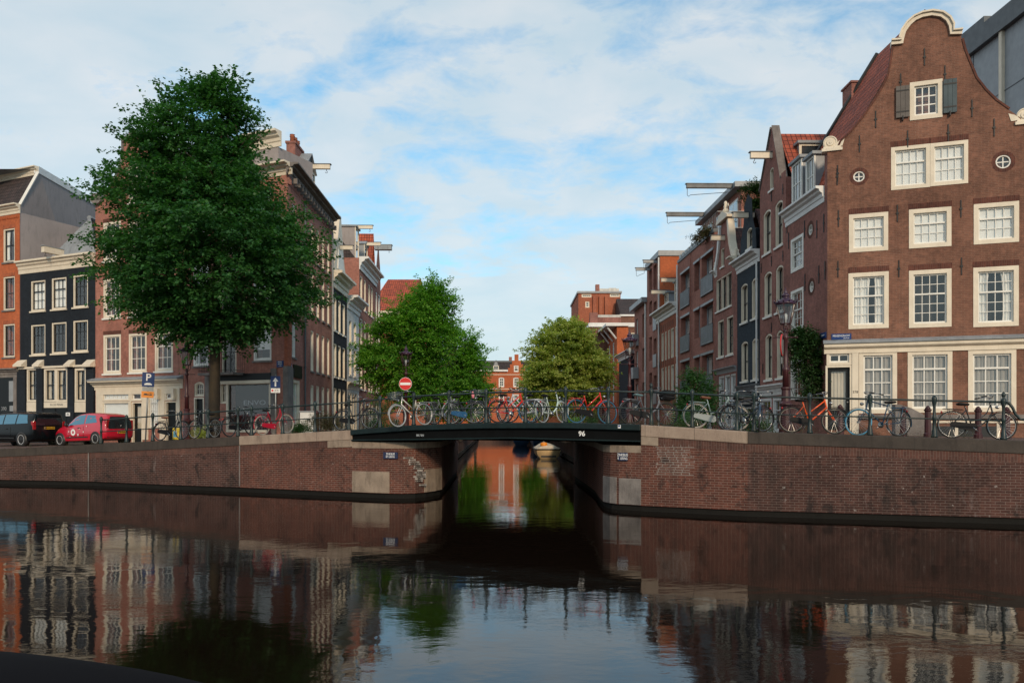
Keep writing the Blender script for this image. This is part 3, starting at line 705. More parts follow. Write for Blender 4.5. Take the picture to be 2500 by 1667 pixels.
def door(par, fr, u0, u1, z0, z1, holes, mat='dark_door', glaz=True, fm='cream', fw=.1, rec=.12, curt=True, name='door', steps=False):
    holes.append([(u0, z0), (u1, z0), (u1, z1), (u0, z1)]); f = MB(); ring(f, fr, arcpts(u0, u1, z0-.02, z1, 0), arcpts(u0+fw, u1-fw, z0-.02, z1-fw, 0), .012, -rec-.02)
    D_ = f.build('door_frame', M[fm], par); D_['_o'] = par['_o']; d = MB(); a0, a1 = u0+fw, u1-fw
    if glaz:
        ring(d, fr, arcpts(a0, a1, z0, z1-fw, 0), arcpts(a0+.13, a1-.13, z0+.75, z1-fw-.14, 0), -rec, -rec-.05); d.fbox(fr, a0+.1, a1-.1, z0, z0+.76, -rec-.045, -rec-.01)
        g_ = MB(); g_.poly([fr.p(u, z, -rec-.03) for u, z in arcpts(a0+.13, a1-.13, z0+.75, z1-fw-.14, 0)]); d.build(name, M[mat], D_); g_.build('pane', M['glass'], D_, recalc=False)
        if curt: curtain_mesh(fr, a0+.12, a1-.12, z0+.7, z1-fw-.1, -rec-.12, .02, .12).build('curtain', M['beige_curtain'], D_)
    else:
        d.fbox(fr, a0, a1, z0, z1-fw, -rec-.05, -rec)
        for k in range(2): d.fbox(fr, a0+.12, a1-.12, z0+.2+k*1.0, z0+1.05+k*.95, -rec, -rec+.015)
        d.build(name, M[mat], D_)
    k = MB(); k.poly([fr.p(u, z, -HOLE_D+.003) for u, z in arcpts(u0, u1, z0, z1, 0)]); k.build('hallway_shade', M['room_shade'], D_, recalc=False)  # flat dark sheet painted as the shade behind the door
    h = MB(); h.lathe([(.02, -.02), (.03, 0), (.03, .03), (.01, .05)], fr.p(a1-.07, z0+1.05, -rec+.02), 8, axis='y'); h.build('door_handle', M['galv'], D_)
    return D_
# ================================================================ right corner house
cs, cX = 65.0, 2020
FRr = Fr(Wp(2020, 65), Wp(2700, 65*(2700+4250)/6270)); SR = Fr(A(12.385, 120), Wp(2020, 65))
SE = lambda x: SR.px(x)[0]
def SZ(x, y): return SR.px(x, y)[1]
H1 = house('corner_house', 'tall brown brick corner house with bell gable, shutters and cream framed windows', FRr, 0)
H1['group'] = 'canal houses in the rows'
holes = []; uend = 8.05
def W1(x0, x1, y0, y1, **k):
    u0, u1 = FRr.px(x0)[0], FRr.px(x1)[0]; z1 = FRr.px((x0+x1)/2, y0)[1]; z0 = FRr.px((x0+x1)/2, y1)[1]
    return win(H1, FRr, u0, u1, z0, z1, holes, **k)
K = dict(fw=.15, sw=.05, rec=-.02, ft=.12, lintel='soldier_house')
W1(2072.7, 2168.4, 521, 614, cols=4, rows=(1, 2), curt='blind', screen=.0, **K)
W1(2219, 2322.7, 508.5, 604, cols=4, rows=(1, 2), curt='blind', **K)
W1(2377, 2487.8, 495, 594, cols=4, rows=(1, 2), curt='blind', **K)
W1(2071.4, 2169.6, 665, 802, cols=4, rows=(2, 3), curt='gap', **K)
W1(2219, 2323, 658.5, 799, cols=4, rows=(2, 3), **K)
W1(2376, 2487, 651, 797, cols=4, rows=(2, 3), curt='pair', **K)
K2 = dict(fw=.15, sw=.06, rec=-.02, ft=.12, curt='drape', cw='net', mun=.035)
W1(2097, 2190, 857, 1009, cols=3, rows=(1, 3), **K2); W1(2216, 2325, 855.5, 1007, cols=3, rows=(1, 3), **K2); W1(2363.5, 2481, 853, 1005, cols=3, rows=(1, 3), **K2)
# attic double window: one frame, two sashes
ua, ub = FRr.px(2175.4)[0], FRr.px(2363.5)[0]; zt = FRr.px(2269, 350.8)[1]; zb_ = FRr.px(2269, 456)[1]; um = (ua+ub)/2
W1(2175.4, 2270.5, 356, 461, cols=4, rows=(1, 2), curt='blind', fw=.13, sw=.05, rec=-.02, ft=.12, lintel='soldier_house')
W1(2271, 2363.5, 346.5, 451.5, cols=4, rows=(1, 2), curt='blind', fw=.13, sw=.05, rec=-.02, ft=.12, lintel='soldier_house')
W1(2221, 2301, 198, 291, cols=3, rows=(3,), fw=.15, sw=.06, rec=-.03, ft=.12, mun=.04)
# round windows
def round_win(par, fr, x, y, r, glass='glass'):
    u, z = fr.px(x, y); n = 20; o = [(u+r*math.cos(2*math.pi*i/n), z+r*math.sin(2*math.pi*i/n)) for i in range(n)]; i_ = [(u+(r-.045)*math.cos(2*math.pi*i/n), z+(r-.045)*math.sin(2*math.pi*i/n)) for i in range(n)]
    holes.append(o); mb = MB(); ring(mb, fr, o, i_, -.02, -.12, 0); mb.fbox(fr, u-.018, u+.018, z-r+.02, z+r-.02, -.11, -.06, 0); mb.fbox(fr, u-r+.02, u+r-.02, z-.018, z+.018, -.11, -.061, 0)
    mb.add([fr.p(a, c, -HOLE_D+.003) for a, c in o], [tuple(range(n))], 1); W_ = mb.build('round_window', [M['white'], M['room_shade']], par); W_['_o'] = par['_o']
    g_ = MB(); g_.add([fr.p(a, c, -.09) for a, c in i_], [tuple(range(n))]); g_.build('pane', M[glass], W_, recalc=False)
    s_ = MB(); o2 = [(u+(r+.13)*math.cos(2*math.pi*i/n), z+(r+.13)*math.sin(2*math.pi*i/n)) for i in range(n)]; ring(s_, fr, o2, o, .004, -.03, 0); s_.build('brick_ring', M['soldier_house'], W_)
round_win(H1, FRr, 2097.3, 431, .20); round_win(H1, FRr, 2449.6, 394.8, .24)
# shutters
def shutter(x0, x1, y0, y1, mat):
    u0, u1 = FRr.px(x0)[0], FRr.px(x1)[0]; z1 = FRr.px((x0+x1)/2, y0)[1]; z0 = FRr.px((x0+x1)/2, y1)[1]; mb = MB(); n = 3
    for i in range(n): a = u0+(u1-u0)*i/n; mb.fbox(FRr, a+.004, a+(u1-u0)/n-.004, z0, z1, .06, .09, 0)
    for z in (z0+.18, z1-.2): mb.fbox(FRr, u0+.02, u1-.02, z, z+.05, .091, .10, 1)
    mb.fbox(FRr, (u0+u1)/2-.02, (u0+u1)/2+.02, z0-.12, z0+.05, .01, .12, 1); mb.build('shutter', [M[mat], M['iron']], H1)
M['shutter_grey'] = paint('shutter_grey', (.10, .085, .075), .6, .1); M['shutter_teal'] = paint('shutter_teal', (.012, .045, .062), .5, .1)
shutter(2186.5, 2220.5, 212, 288.6, 'shutter_grey'); shutter(2302, 2335.5, 195, 277, 'shutter_teal')
# door with transom
zdoor = FRr.px(2047, 1050)[1]; ztr = FRr.px(2047, 892)[1]
door(H1, FRr, FRr.px(2017)[0]-.02, FRr.px(2080)[0], zdoor, ztr, holes, fw=.07)
u0, u1 = FRr.px(2018)[0], FRr.px(2080)[0]; win(H1, FRr, u0, u1, ztr+.01, FRr.px(2047, 858)[1], holes, cols=2, rows=(1,), fw=.10, fm='cream', rec=-.02, sw=.05, mun=.06)
mb = MB(); mb.fbox(FRr, u1+.002, FRr.px(2096)[0]-.002, zdoor-.2, FRr.px(2047, 857)[1], -.05, .05); mb.build('door_post', M['cream'], H1)
u, z = FRr.px(2088, 957); text('378', .13, FRr.p(u, z, .055), FRr.d, M['iron'], H1, 'house_number')
# gable outline
G = [(2016, 367), (2016, 362)]
zz_ = lambda pts: [(2000+a/3.136, b/3.136) for a, b in pts]
left = zz_([(52, 1150), (140, 1148), (170, 1085), (250, 1010), (340, 900), (430, 770), (490, 670), (530, 590), (553, 480), (568, 370), (568, 345), (640, 335)])
arc = zz_([(640, 300), (655, 245), (690, 195), (735, 155), (790, 130), (860, 118), (930, 128), (975, 160), (1000, 205), (1010, 262)])
right = zz_([(1085, 262), (1090, 300), (1110, 380), (1150, 480), (1200, 600), (1270, 690), (1350, 770), (1450, 840), (1545, 905), (1560, 960), (1600, 965)])
ol = [FRr.px(x, y) for x, y in left+arc+right]; ol[0] = (0, ol[0][1]); ol[-1] = (uend, ol[-1][1])
outer = [(0, .4), (uend, .4)]+ol[::-1]
mb = MB(); cutwall(mb, FRr, outer, holes, HOLE_D); mb.build('front_wall', M['brown_brick'], H1)
def follow(pts, wd, w0, w1, mat, name):       # moulding along an outline in the facade plane
    n = len(pts); P = []
    for i, (u, z) in enumerate(pts):
        a = pts[max(0, i-1)]; c = pts[min(n-1, i+1)]; d = Vector((c[0]-a[0], c[1]-a[1])).normalized(); P.append((u-d.y*wd, z+d.x*wd))
    mb = MB(); fr = FRr
    for i in range(n-1):
        A1, A2, B1, B2 = pts[i], pts[i+1], P[i], P[i+1]
        v = [fr.p(*A1, w0), fr.p(*A2, w0), fr.p(*B2, w0), fr.p(*B1, w0), fr.p(*A1, w1), fr.p(*A2, w1), fr.p(*B2, w1), fr.p(*B1, w1)]
        mb.add(v, [(0, 3, 2, 1), (4, 5, 6, 7), (0, 1, 5, 4), (2, 3, 7, 6)]+([(0, 4, 7, 3)] if i == 0 else [])+([(1, 2, 6, 5)] if i == n-2 else []))
    return mb.build(name, M[mat], H1)
follow(ol[1:11], .07, -.30, .03, 'soldier_house', 'gable_edging'); follow(ol[len(left)+len(arc)+1:-3], .07, -.30, .03, 'soldier_house', 'gable_edging')
cap = [FRr.px(x, y) for x, y in zz_([(550, 352), (640, 342), (648, 300), (662, 250), (697, 200), (740, 163), (792, 140), (860, 128), (926, 138), (968, 168), (990, 210), (1000, 272), (1090, 270)])]
follow(cap, .13, -.28, .10, 'cream', 'gable_cap'); c2 = [(a, b-.0) for a, b in cap]
def shift(pts, k):
    n = len(pts); o = []
    for i, (u, z) in enumerate(pts):
        a = pts[max(0, i-1)]; c = pts[min(n-1, i+1)]; d = Vector((c[0]-a[0], c[1]-a[1])).normalized(); o.append((u-d.y*k, z+d.x*k))
    return o
follow(shift(cap, .131), .06, -.30, .17, 'cream', 'gable_cap')
def scroll(x, y, sgn):                         # stone volute at the foot of the gable
    u, z = FRr.px(x, y); t_ = MB(); t_.lathe([(.0, -.22), (.235, -.22), (.25, -.18), (.25, -.03), (.21, -.01), (.20, -.035), (.13, -.035), (.12, .0), (.05, .0), (.04, .02), (0, .02)], (0, 0, 0), 20, axis='y')
    o = FRr.p(u, z+.27, .03); t_.v = [tuple(o+FRr.d*a+FRr.n*(b if True else 0)+V3((0, 0, c))) for a, b, c in t_.v]
    t_.fbox(FRr, u-.30, u+.42 if sgn > 0 else u+.30, z-.06, z+.05, -.28, .07); t_.fbox(FRr, u-.24, u+.36, z+.05, z+.12, -.26, .04)
    t_.prism([FRr.p(u+sgn*.1, z+.1, -.22), FRr.p(u+sgn*.42, z+.1, -.22), FRr.p(u+sgn*.5, z+.38, -.22), FRr.p(u+sgn*.3, z+.30, -.22)], FRr.n*.24)
    t_.build('volute', M['cream'], H1)
scroll(2027, 366, 1); scroll(2502, 300, -1)
# anchors
for x, y in ((2257, 140), (2199, 201), (2307, 182), (2138, 292), (2373, 265), (2427, 312), (2216, 340), (2315, 325), (2098.5, 352), (2044, 432), (2047, 534), (2191, 521), (2346, 510), (2046, 657), (2194.6, 656), (2347.6, 650), (2045, 424)):
    u, z = FRr.px(x, y); anchor(H1, FRr, u, z, .62)
# ground floor fascia
zc = FRr.px(2250, 858)[1]; cornice(H1, FRr, -.12, uend, zc+.36, .36, .20, 'cream', 'fascia', [(0, 0), (.30, .0), (.30, .45), (.55, .5), (.9, .62), (1, .7), (1, 1), (0, 1)])
mb = MB(); mb.prism([FRr.p(-.15, zc+.362, .0), FRr.p(-.15, zc+.362, .27), FRr.p(-.15, zc+.41, .27), FRr.p(-.15, zc+.52, .0)], FRr.d*(uend+.15)); mb.build('lead_flashing', M['lead'], H1)
zs = FRr.px(2250, 1012)[1]; mb = MB(); mb.fbox(FRr, FRr.px(2096)[0], uend, zs-.14, zs-.0, -.02, .12); mb.build('plinth_stone', M['grey_block'], H1)
for x in (2252, 2335, 2437): u = FRr.px(x)[0]; mb = MB(); mb.fbox(FRr, u-.05, u+.05, 1.6, zs-.3, .0, .03); mb.build('basement_post', M['cream'], H1)
mb = MB(); mb.fbox(FRr, FRr.px(2250)[0], FRr.px(2440)[0], 1.7, zs-.42, .0, .012); mb.build('basement_window', M['dark_sash'], H1)
mb = MB(); mb.fbox(FRr, FRr.px(2205)[0], uend, zs-.3, zs-.22, .0, .05); mb.build('basement_lintel', M['cream'], H1)
# leaning slab beside the stoop
# side wall towards the side street
sh = []; Lc = SR.len
def W2(par, fr, x0, x1, z0, z1, hl, **k): u0, u1 = fr.px(x0)[0], fr.px(x1)[0]; return win(par, fr, u0, u1, z0, z1, hl, **k)
KW = dict(fw=.12, sw=.05, fm='white', rec=-.02, ft=.10, cols=3)
W2(H1, SR, 1931.5, 1962, 8.72, 10.12, sh, rows=(2, 2), **KW); W2(H1, SR, 1931.5, 1962, 6.25, 7.95, sh, rows=(2, 2), **KW); W2(H1, SR, 1931.5, 1963, 3.4, 5.05, sh, rows=(2, 3), **KW)
holes_bak = holes
holes = sh; round_win(H1, SR, 1978.5, 561, .22); round_win(H1, SR, 1981, 700, .22); holes = holes_bak
uS0 = SE(1919); mb = MB(); cutwall(mb, SR, [(uS0, .4), (Lc, .4), (Lc, 12.55), (Lc-.25, 12.55), (Lc-.25, 10.95), (uS0, 10.95)], sh, HOLE_D); mb.build('side_wall', M['side_brick'], H1)
cornice(H1, SR, uS0, Lc-.26, 11.42, .62, .34, 'off_white')
for x, y in ((1922, 550), (1926, 588), (1965, 560), (1995, 560), (2012, 545), (1966, 690), (2000, 670), (2015, 660)): u, z = SR.px(x, y); anchor(H1, SR, u, z, .7)
# roof with ridge running back
n_ = FRr.n; back = -4.45; ur_ = FRr.px(2262)[0]
def rp(u, z, Yq): q = FRr.p(u, z, 0); return q
mb = MB(); axd = V3((AXK, 1, 0)).normalized()
prof = [(-.02, 11.40), (.33, 12.30), (ur_, 17.55), (ur_*2-.33, 12.30), (ur_*2+.02, 11.4)]; bk = 4.6
pa = [FRr.p(u, z, -.32) for u, z in prof]; pb = [q+axd*bk-axd*(q.x-pa[0].x)*.33 for q in pa]
for i in range(4): mb.add([pa[i], pa[i+1], pb[i+1], pb[i]], [(0, 1, 2, 3)])
mb.build('roof', M['red_tile'], H1, recalc=False)
mb = MB(); mb.add([tuple(q) for q in pb]+[(pb[0].x, pb[0].y, .4), (pb[-1].x, pb[-1].y, .4)], [(0, 1, 2, 3, 4, 6, 5)])
mb.add([tuple(q) for q in pa]+[(pa[0].x, pa[0].y, 11.3), (pa[-1].x, pa[-1].y, 11.3)], [(0, 1, 2, 3, 4, 6, 5)]); mb.build('rear_wall', M['brown_brick'], H1)
mb = MB(); e1 = FRr.p(uend, 0, 0); e2 = e1+axd*5; mb.add([(e1.x, e1.y, .4), (e2.x, e2.y, .4), (e2.x, e2.y, 12.4), (e1.x, e1.y, 12.4)], [(0, 1, 2, 3)]); mb.build('side_wall', M['brown_brick'], H1)
# verge with dark barge board at the far end and big chimney
mb = MB()
for i in (0, 1): mb.tube([pb[i]+V3((0, 0, .05)), pb[i+1]+V3((0, 0, .05))], .09, 6)
mb.build('verge', M['dark_sash'], H1)
q = Wp(2064, 57.5); q2 = Wp(2141, 60.0); mb = MB(); zch = 2.5+(1028-203)/58.5
mb.obox((q[0], q[1]-.6, 12), (q2[0]-q[0]-.02, 0, 0), (0, .9, 0), (0, 0, zch-12)); mb.obox((q[0]-.05, q[1]-.65, zch), (q2[0]-q[0]+.08, 0, 0), (0, 1.0, 0), (0, 0, .08)); mb.build('chimney', M['side_brick'], H1)
dormer(H1, SR, SE(1932), SE(1955), 11.45, 13.25, -.05, 2.0, fm='white', cols=3); dormer(H1, SR, SE(1966), SE(1986), 11.45, 12.95, -.05, 2.0, fm='white', cols=3)
# street name plates (things of their own)
def nameplate(fr, x0, x1, y0, y1, lines, label):
    u0, u1 = fr.px(x0)[0], fr.px(x1)[0]; z1 = fr.px((x0+x1)/2, y0)[1]; z0 = fr.px((x0+x1)/2, y1)[1]; a = fr.p((u0+u1)/2, z0, .03)
    t_ = thing('street_name_plate', label, 'sign', tuple(a), baked=True); mb = MB(); mb.fbox(fr, u0, u1, z0, z1, .008, .03); mb.build('plate', M['sign_blue'], t_)
    for txt, sz, cu_, cz_ in lines: text(txt, sz, fr.p(u0+(u1-u0)*cu_, z0+(z1-z0)*cz_, .031), fr.d, M['sign_white'], t_, squeeze=.72)
nameplate(FRr, 2029.7, 2078.4, 814.5, 829, [('PRINSENGRACHT', .105, .5, .62), ('CENTRUM', .06, .74, .2)], 'blue street name plate reading PRINSENGRACHT on the brown corner house')
nameplate(SR, 2004, 2018, 812, 826, [('GRACHT', .09, .5, .5)], 'small blue street name plate round the corner above the ivy')

# ================================================================ pointed gable house
def shop(par, fr, u0, u1, z0, z1, hl, n=2, fm='off_white', door_at=None, glass='far_glass'):
    step = (u1-u0)/n
    for i in range(n): win(par, fr, u0+step*i+.02, u0+step*(i+1)-.02, z0, z1, hl, cols=2, rows=(1, 2), fm=fm, sm=fm, fw=.10, rec=-.01, ft=.1, glass=glass)
def rowhouse(name, label, fr, xa, xb, outer_z, wall, wins, depth=9, extra=None, sidem=None, zbody=None):
    """wins: list of (x0, x1, z0, z1, kwargs) ; outer_z: top outline as list of (fraction 0..1, z)"""
    u0, u1 = fr.px(xa)[0], fr.px(xb)[0]; h = house(name, label, fr, min(u0, u1)); hl = []
    for (x0, x1, z0, z1, k) in wins:
        a, c = fr.px(x0)[0], fr.px(x1)[0]; win(h, fr, a, c, z0, z1, hl, **k)
    top = [(u0+(u1-u0)*f, z) for f, z in outer_z]; mb = MB(); cutwall(mb, fr, [(u0, .4), (u1, .4)]+top[::-1], hl, HOLE_D); mb.build('front_wall', M[wall], h)
    bodywalls(h, fr, u0+.01, u1-.01, zbody or min(z for _, z in outer_z), depth, sidem or wall)
    return h, u0, u1
KS = dict(fw=.085, fm='cream', sm='dark_sash', rec=.02, ft=.16, cols=1, rows=(1, 1), sill='white', curt='blind', screen=0, cw='beige_curtain')
def kx(**k): d = dict(KS); d.update(k); return d
u0 = SE(1855.5); u1 = SE(1918.5); ua_ = SE(1884.5); fa = (ua_-u0)/(u1-u0)
H2, u0, u1 = rowhouse('gable_house', 'narrow brown brick house with steep pointed gable and red tiled roof', SR, 1855.5, 1918.5, [(0, 13.3), (fa-.03, 15.55), (fa-.03, 15.75), (fa+.05, 15.75), (fa+.05, 15.55), (.83, 13.1), (.84, 13.3), (1, 13.3)], 'side_brick',
    [(1863.6, 1882, 10.2, 12.2, kx(arch=.14)), (1892.5, 1911, 10.2, 12.2, kx(arch=.14)), (1865.6, 1884, 7.3, 9.35, kx(arch=.14)), (1894, 1912, 7.3, 9.35, kx(arch=.14)), (1868, 1885, 4.4, 6.5, kx(arch=.14)), (1896, 1912, 4.4, 6.5, kx(arch=.14)),
     (1879, 1888.5, 12.95, 13.95, kx(arch=.1, fw=.06)), (1857, 1884, 2.0, 3.55, dict(fm='off_white', sm='off_white', rec=-.02, fw=.12, cols=2, rows=(1, 2))), (1888, 1913, 2.0, 3.55, dict(fm='off_white', sm='off_white', rec=-.02, fw=.12, cols=2, rows=(1, 2)))], depth=8, zbody=13.0)
cornice(H2, SR, u0, u1, 4.15, .5, .25, 'off_white', 'shop_cornice')
for pts in ([(u0-.02, 13.3), (ua_-.1, 15.72)], [(ua_+.12, 15.72), (u0+(u1-u0)*.83, 13.1)]):
    mb = MB(); a, c = [SR.p(u, z, 0) for u, z in pts]; mb.obox(a-SR.n*.3, c-a, SR.n*.36, (0, 0, .09)); mb.build('gable_coping', M['grey_block'], H2)
gable_roof(H2, SR, u0+.05, u1-.05, 13.0, 15.35, -.3, -8, 'red_tile', ua_+.05, 0)
hoist(H2, SR.p(ua_-.0, 14.35, .0), SR.n, .98, h=.26)
dormer(H2, Fr(SR.sub(u1-.75, -1.0), SR.sub(u1-.75, -3.2)) if False else Fr(SR.sub(ua_+.9, -.9), SR.sub(ua_+.9, -2.6)), 0, 1.35, 13.4, 14.7, 0.0, 1.2, cols=1, sidem='grey_metal')
for x, y in ((1884, 480), (1912, 462), (1884, 638), (1912, 625), (1859, 655), (1884, 800), (1863, 900)): u, z = SR.px(x, y); anchor(H2, SR, u, z, .45)

# ================================================================ dark navy neck gable house
H3, u0, u1 = rowhouse('gable_house', 'narrow dark navy painted house with tall neck gable and white cornice', SR, 1800, 1855, [(0, 10.1), (.12, 10.1), (.16, 11.6), (.30, 12.4), (.33, 13.3), (.5, 13.75), (.67, 13.3), (.70, 12.4), (.84, 11.6), (.88, 10.1), (1, 10.1)], 'navy_brick',
    [(1808.7, 1825, 7.45, 9.4, kx(arch=.12)), (1835, 1849.5, 7.45, 9.4, kx(arch=.12)), (1809.5, 1826, 4.5, 6.5, kx(arch=.12)), (1836, 1851, 4.5, 6.5, kx(arch=.12)), (1823, 1836, 11.0, 12.0, kx(arch=.12, fw=.06)), (1806, 1848, 1.9, 3.2, dict(fm='off_white', sm='dark_sash', cols=3, rows=(1, 1), fw=.08))], depth=8)
cornice(H3, SR, u0, u1, 10.65, .6, .45, 'off_white'); cornice(H3, SR, u0, u1, 4.3, .5, .14, 'dark_grey', 'shop_cornice'); cornice(H3, SR, u0+.1, u1-.1, 3.7, .35, .4, 'off_white', 'awning')
hoist(H3, SR.p((u0+u1)/2, 12.55, 0), SR.n, .75); drain(H3, SR, SE(1851.5), 1.4, 10.1, 'off_white')
gable_roof(H3, SR, u0+.05, u1-.05, 10.2, 12.9, -.35, -8, 'brown_tile')

# ================================================================ brick neck gable with stone ornaments
H4, u0, u1 = rowhouse('gable_house', 'red brown house whose gable is framed by carved cream stone scrolls', SR, 1745, 1799.5, [(0, 10.9), (.08, 10.9), (.16, 11.4), (.27, 12.3), (.32, 13.4), (.62, 13.4), (.67, 12.3), (.78, 11.4), (.86, 10.9), (1, 10.9)], 'side_brick',
    [(1748.5, 1760, 8.65, 10.45, kx(rows=(2, 2), curt=None, cols=2, fw=.06)), (1760.4, 1772.6, 8.65, 10.45, kx(rows=(2, 2), curt=None, cols=2, fw=.06)), (1773, 1786, 8.65, 10.45, kx(rows=(2, 2), curt=None, cols=2, fw=.06)), (1752, 1767, 6.05, 8.1, kx(rows=(2, 2), curt=None, cols=2)), (1774, 1790, 6.05, 8.1, kx(rows=(2, 2), curt=None, cols=2)), (1760, 1768.5, 11.0, 12.0, kx(fw=.05)),
     (1754, 1768, 2.2, 5.0, dict(fm='off_white', sm='off_white', cols=2, rows=(1, 2), fw=.08)), (1768.5, 1782, 2.2, 5.0, dict(fm='off_white', sm='off_white', cols=2, rows=(1, 2), fw=.08)), (1782.5, 1796, 2.2, 5.0, dict(fm='off_white', sm='off_white', cols=2, rows=(1, 2), fw=.08))], depth=8)
cornice(H4, SR, u0+.1, u1-.1, 5.4, .3, .2, 'grey_metal', 'shop_cornice')
def strip3(fr, pts, wd, w0, w1, mat, par, name):
    n = len(pts); L1 = []; L2 = []
    for i, (u, z) in enumerate(pts):
        a = pts[max(0, i-1)]; c = pts[min(n-1, i+1)]; d = Vector((c[0]-a[0], c[1]-a[1])).normalized(); h = wd[i]/2 if isinstance(wd, list) else wd/2; L1.append((u-d.y*h, z+d.x*h)); L2.append((u+d.y*h, z-d.x*h))
    mb = MB()
    for i in range(n-1):
        v = [fr.p(*L1[i], w0), fr.p(*L1[i+1], w0), fr.p(*L2[i+1], w0), fr.p(*L2[i], w0), fr.p(*L1[i], w1), fr.p(*L1[i+1], w1), fr.p(*L2[i+1], w1), fr.p(*L2[i], w1)]
        mb.add(v, [(0, 3, 2, 1), (4, 5, 6, 7), (0, 1, 5, 4), (2, 3, 7, 6), (0, 4, 7, 3), (1, 2, 6, 5)])
    mb.build(name, M[mat], par)
ww = u1-u0; F4 = lambda f: u0+ww*f
strip3(SR, [(F4(.66), 13.3), (F4(.70), 12.6), (F4(.74), 12.0), (F4(.82), 11.4), (F4(.93), 10.95)], [.2, .32, .26, .24, .34], -.25, .10, 'cream', H4, 'carved_scroll')
strip3(SR, [(F4(.28), 13.3), (F4(.24), 12.6), (F4(.20), 12.0), (F4(.12), 11.4), (F4(.03), 10.95)], [.2, .32, .26, .24, .34], -.25, .10, 'off_white', H4, 'carved_scroll')
mb = MB(); mb.prism([SR.p(u, z, -.3) for u, z in ((F4(.22), 13.4), (F4(.72), 13.4), (F4(.72), 13.52), (F4(.6), 13.75), (F4(.47), 13.9), (F4(.34), 13.75), (F4(.22), 13.52))], SR.n*.5); mb.build('pediment', M['cream'], H4)
def figure_blob(par, q, s):
    mb = MB(); rr = random.Random(int(q.x*100)); mb.lathe([(.02, 0), (.20*s, .02), (.22*s, .2*s), (.12*s, .34*s), (.16*s, .46*s), (.10*s, .60*s), (.13*s, .70*s), (.09*s, .82*s), (.02, .86*s)], q, 9); mb.tube([q+V3((0, 0, .5*s)), q+V3((.1, -.15, .62*s)), q+V3((.05, -.3, .4*s))], .05*s, 6); mb.build('carved_finial', M['cream'], par, smooth=True)
figure_blob(H4, SR.p(F4(.47), 13.85, -.05), .75); figure_blob(H4, SR.p(F4(.95), 11.0, 0), .6); figure_blob(H4, SR.p(F4(.03), 11.05, 0), .6)
cornice(H4, SR, F4(.86), u1, 11.05, .45, .42, 'cream', 'cornice'); cornice(H4, SR, u0, F4(.12), 11.0, .35, .3, 'off_white', 'cornice')
hoist(H4, SR.p(F4(.47), 12.35, 0), SR.n, .75); gable_roof(H4, SR, u0+.1, u1-.1, 10.8, 12.9, -.3, -8, 'brown_tile')

# ================================================================ wide modern brick block with grey balconies and roof terrace
def modern_wins(xA, zrows, panel=True): 
    out = []
    for z0, z1 in zrows: out.append((xA[0], xA[1], z0, z1, dict(fm='grey_metal', sm='grey_metal', fw=.05, rec=.32, ft=.06, cols=2, rows=(1,), mun=.05, glass='glass', curt='pair')))
    return out
rows_ = [(10.1, 12.35), (7.15, 9.4), (4.2, 6.45), (1.6, 3.5)]
wn = modern_wins((1662.5, 1683.5), rows_)+modern_wins((1713, 1741), rows_)+[(1695, 1708.5, z0+.5, z1, dict(fm='grey_metal', sm='grey_metal', fw=.05, rec=.3, ft=.06, cols=1, rows=(1,), glass='glass')) for z0, z1 in rows_]
H5, u0, u1 = rowhouse('apartment_house', 'wide plain brick apartment house with grey balcony panels and a roof terrace', SR, 1655.5, 1744.5, [(0, 13.3), (1, 13.3)], 'dull_brick', wn, depth=8)
for xa, xb in ((1662.5, 1683.5), (1713, 1741)):
    for z0, z1 in rows_[:3]:
        a, c = SE(xa), SE(xb); mb = MB(); mb.fbox(SR, a-.03, c+.03, z0-.05, z0+.95, .03, .06, 0); n = 12
        for i in range(n+1): u = a+(c-a)*i/n; mb.fbox(SR, u-.012, u+.012, z0, z0+.92, .06, .075, 1)
        mb.fbox(SR, a-.05, c+.05, z0+.95, z0+1.0, .0, .08, 1); mb.fbox(SR, a-.05, c+.05, z0-.10, z0-.05, -.1, .10, 1); mb.build('balcony_panel', [M['grey_metal'], M['dark_grey']], H5)
for xa, xb in ((1662.5, 1683.5), (1713, 1741), (1695, 1708.5)):
    for z0, z1 in rows_: a, c = SE(xa), SE(xb); mb = MB(); mb.fbox(SR, a-.1, c+.1, z1+.003, z1+.14, -.1, .05); mb.build('lintel', M['grey_metal'], H5)
mb = MB(); mb.fbox(SR, u0, u1, 13.3, 13.5, -.3, .06); mb.build('parapet', M['dark_grey'], H5)
drain(H5, SR, u0+.1, 1.4, 13.2, 'off_white', .06); drain(H5, SR, SE(1689), 1.4, 13.2, 'dull_brick', .03)
PH = Fr(A(14.0, 120), A(14.0, 30)); y0_, y1_ = 44.7, 53.2
def PU(Y): return (120-Y)/(V3((PH.d.x, PH.d.y, 0)).length)*1.0 if False else (V3((A(14.0, Y)[0], Y, 0))-PH.o).length
hl = []; a, c = PU(y1_), PU(y0_); 
mb = MB(); cutwall(mb, PH, [(a, 13.2), (c, 13.2), (c, 15.9), (a, 15.9)], []); mb.build('penthouse_wall', M['dull_brick'], H5); bodywalls(H5, PH, a, c, 15.9, 6, 'dull_brick', zb=12.8, name='penthouse_wall')
mb = MB(); mb.fbox(PH, a-.2, c+.25, 15.9, 16.2, -6, .45); mb.build('penthouse_roof', M['grey_metal'], H5)
for k in range(3):
    ua2 = c-.6-k*2.7; mb = MB(); mb.fbox(PH, ua2-1.7, ua2, 13.5, 15.5, .0, .03, 0); mb.fbox(PH, ua2-1.6, ua2-.9, 13.6, 15.4, .03, .035, 1); mb.fbox(PH, ua2-.82, ua2-.1, 13.6, 15.4, .03, .035, 1); mb.build('terrace_door', [M['white'], M['far_glass']], H5)
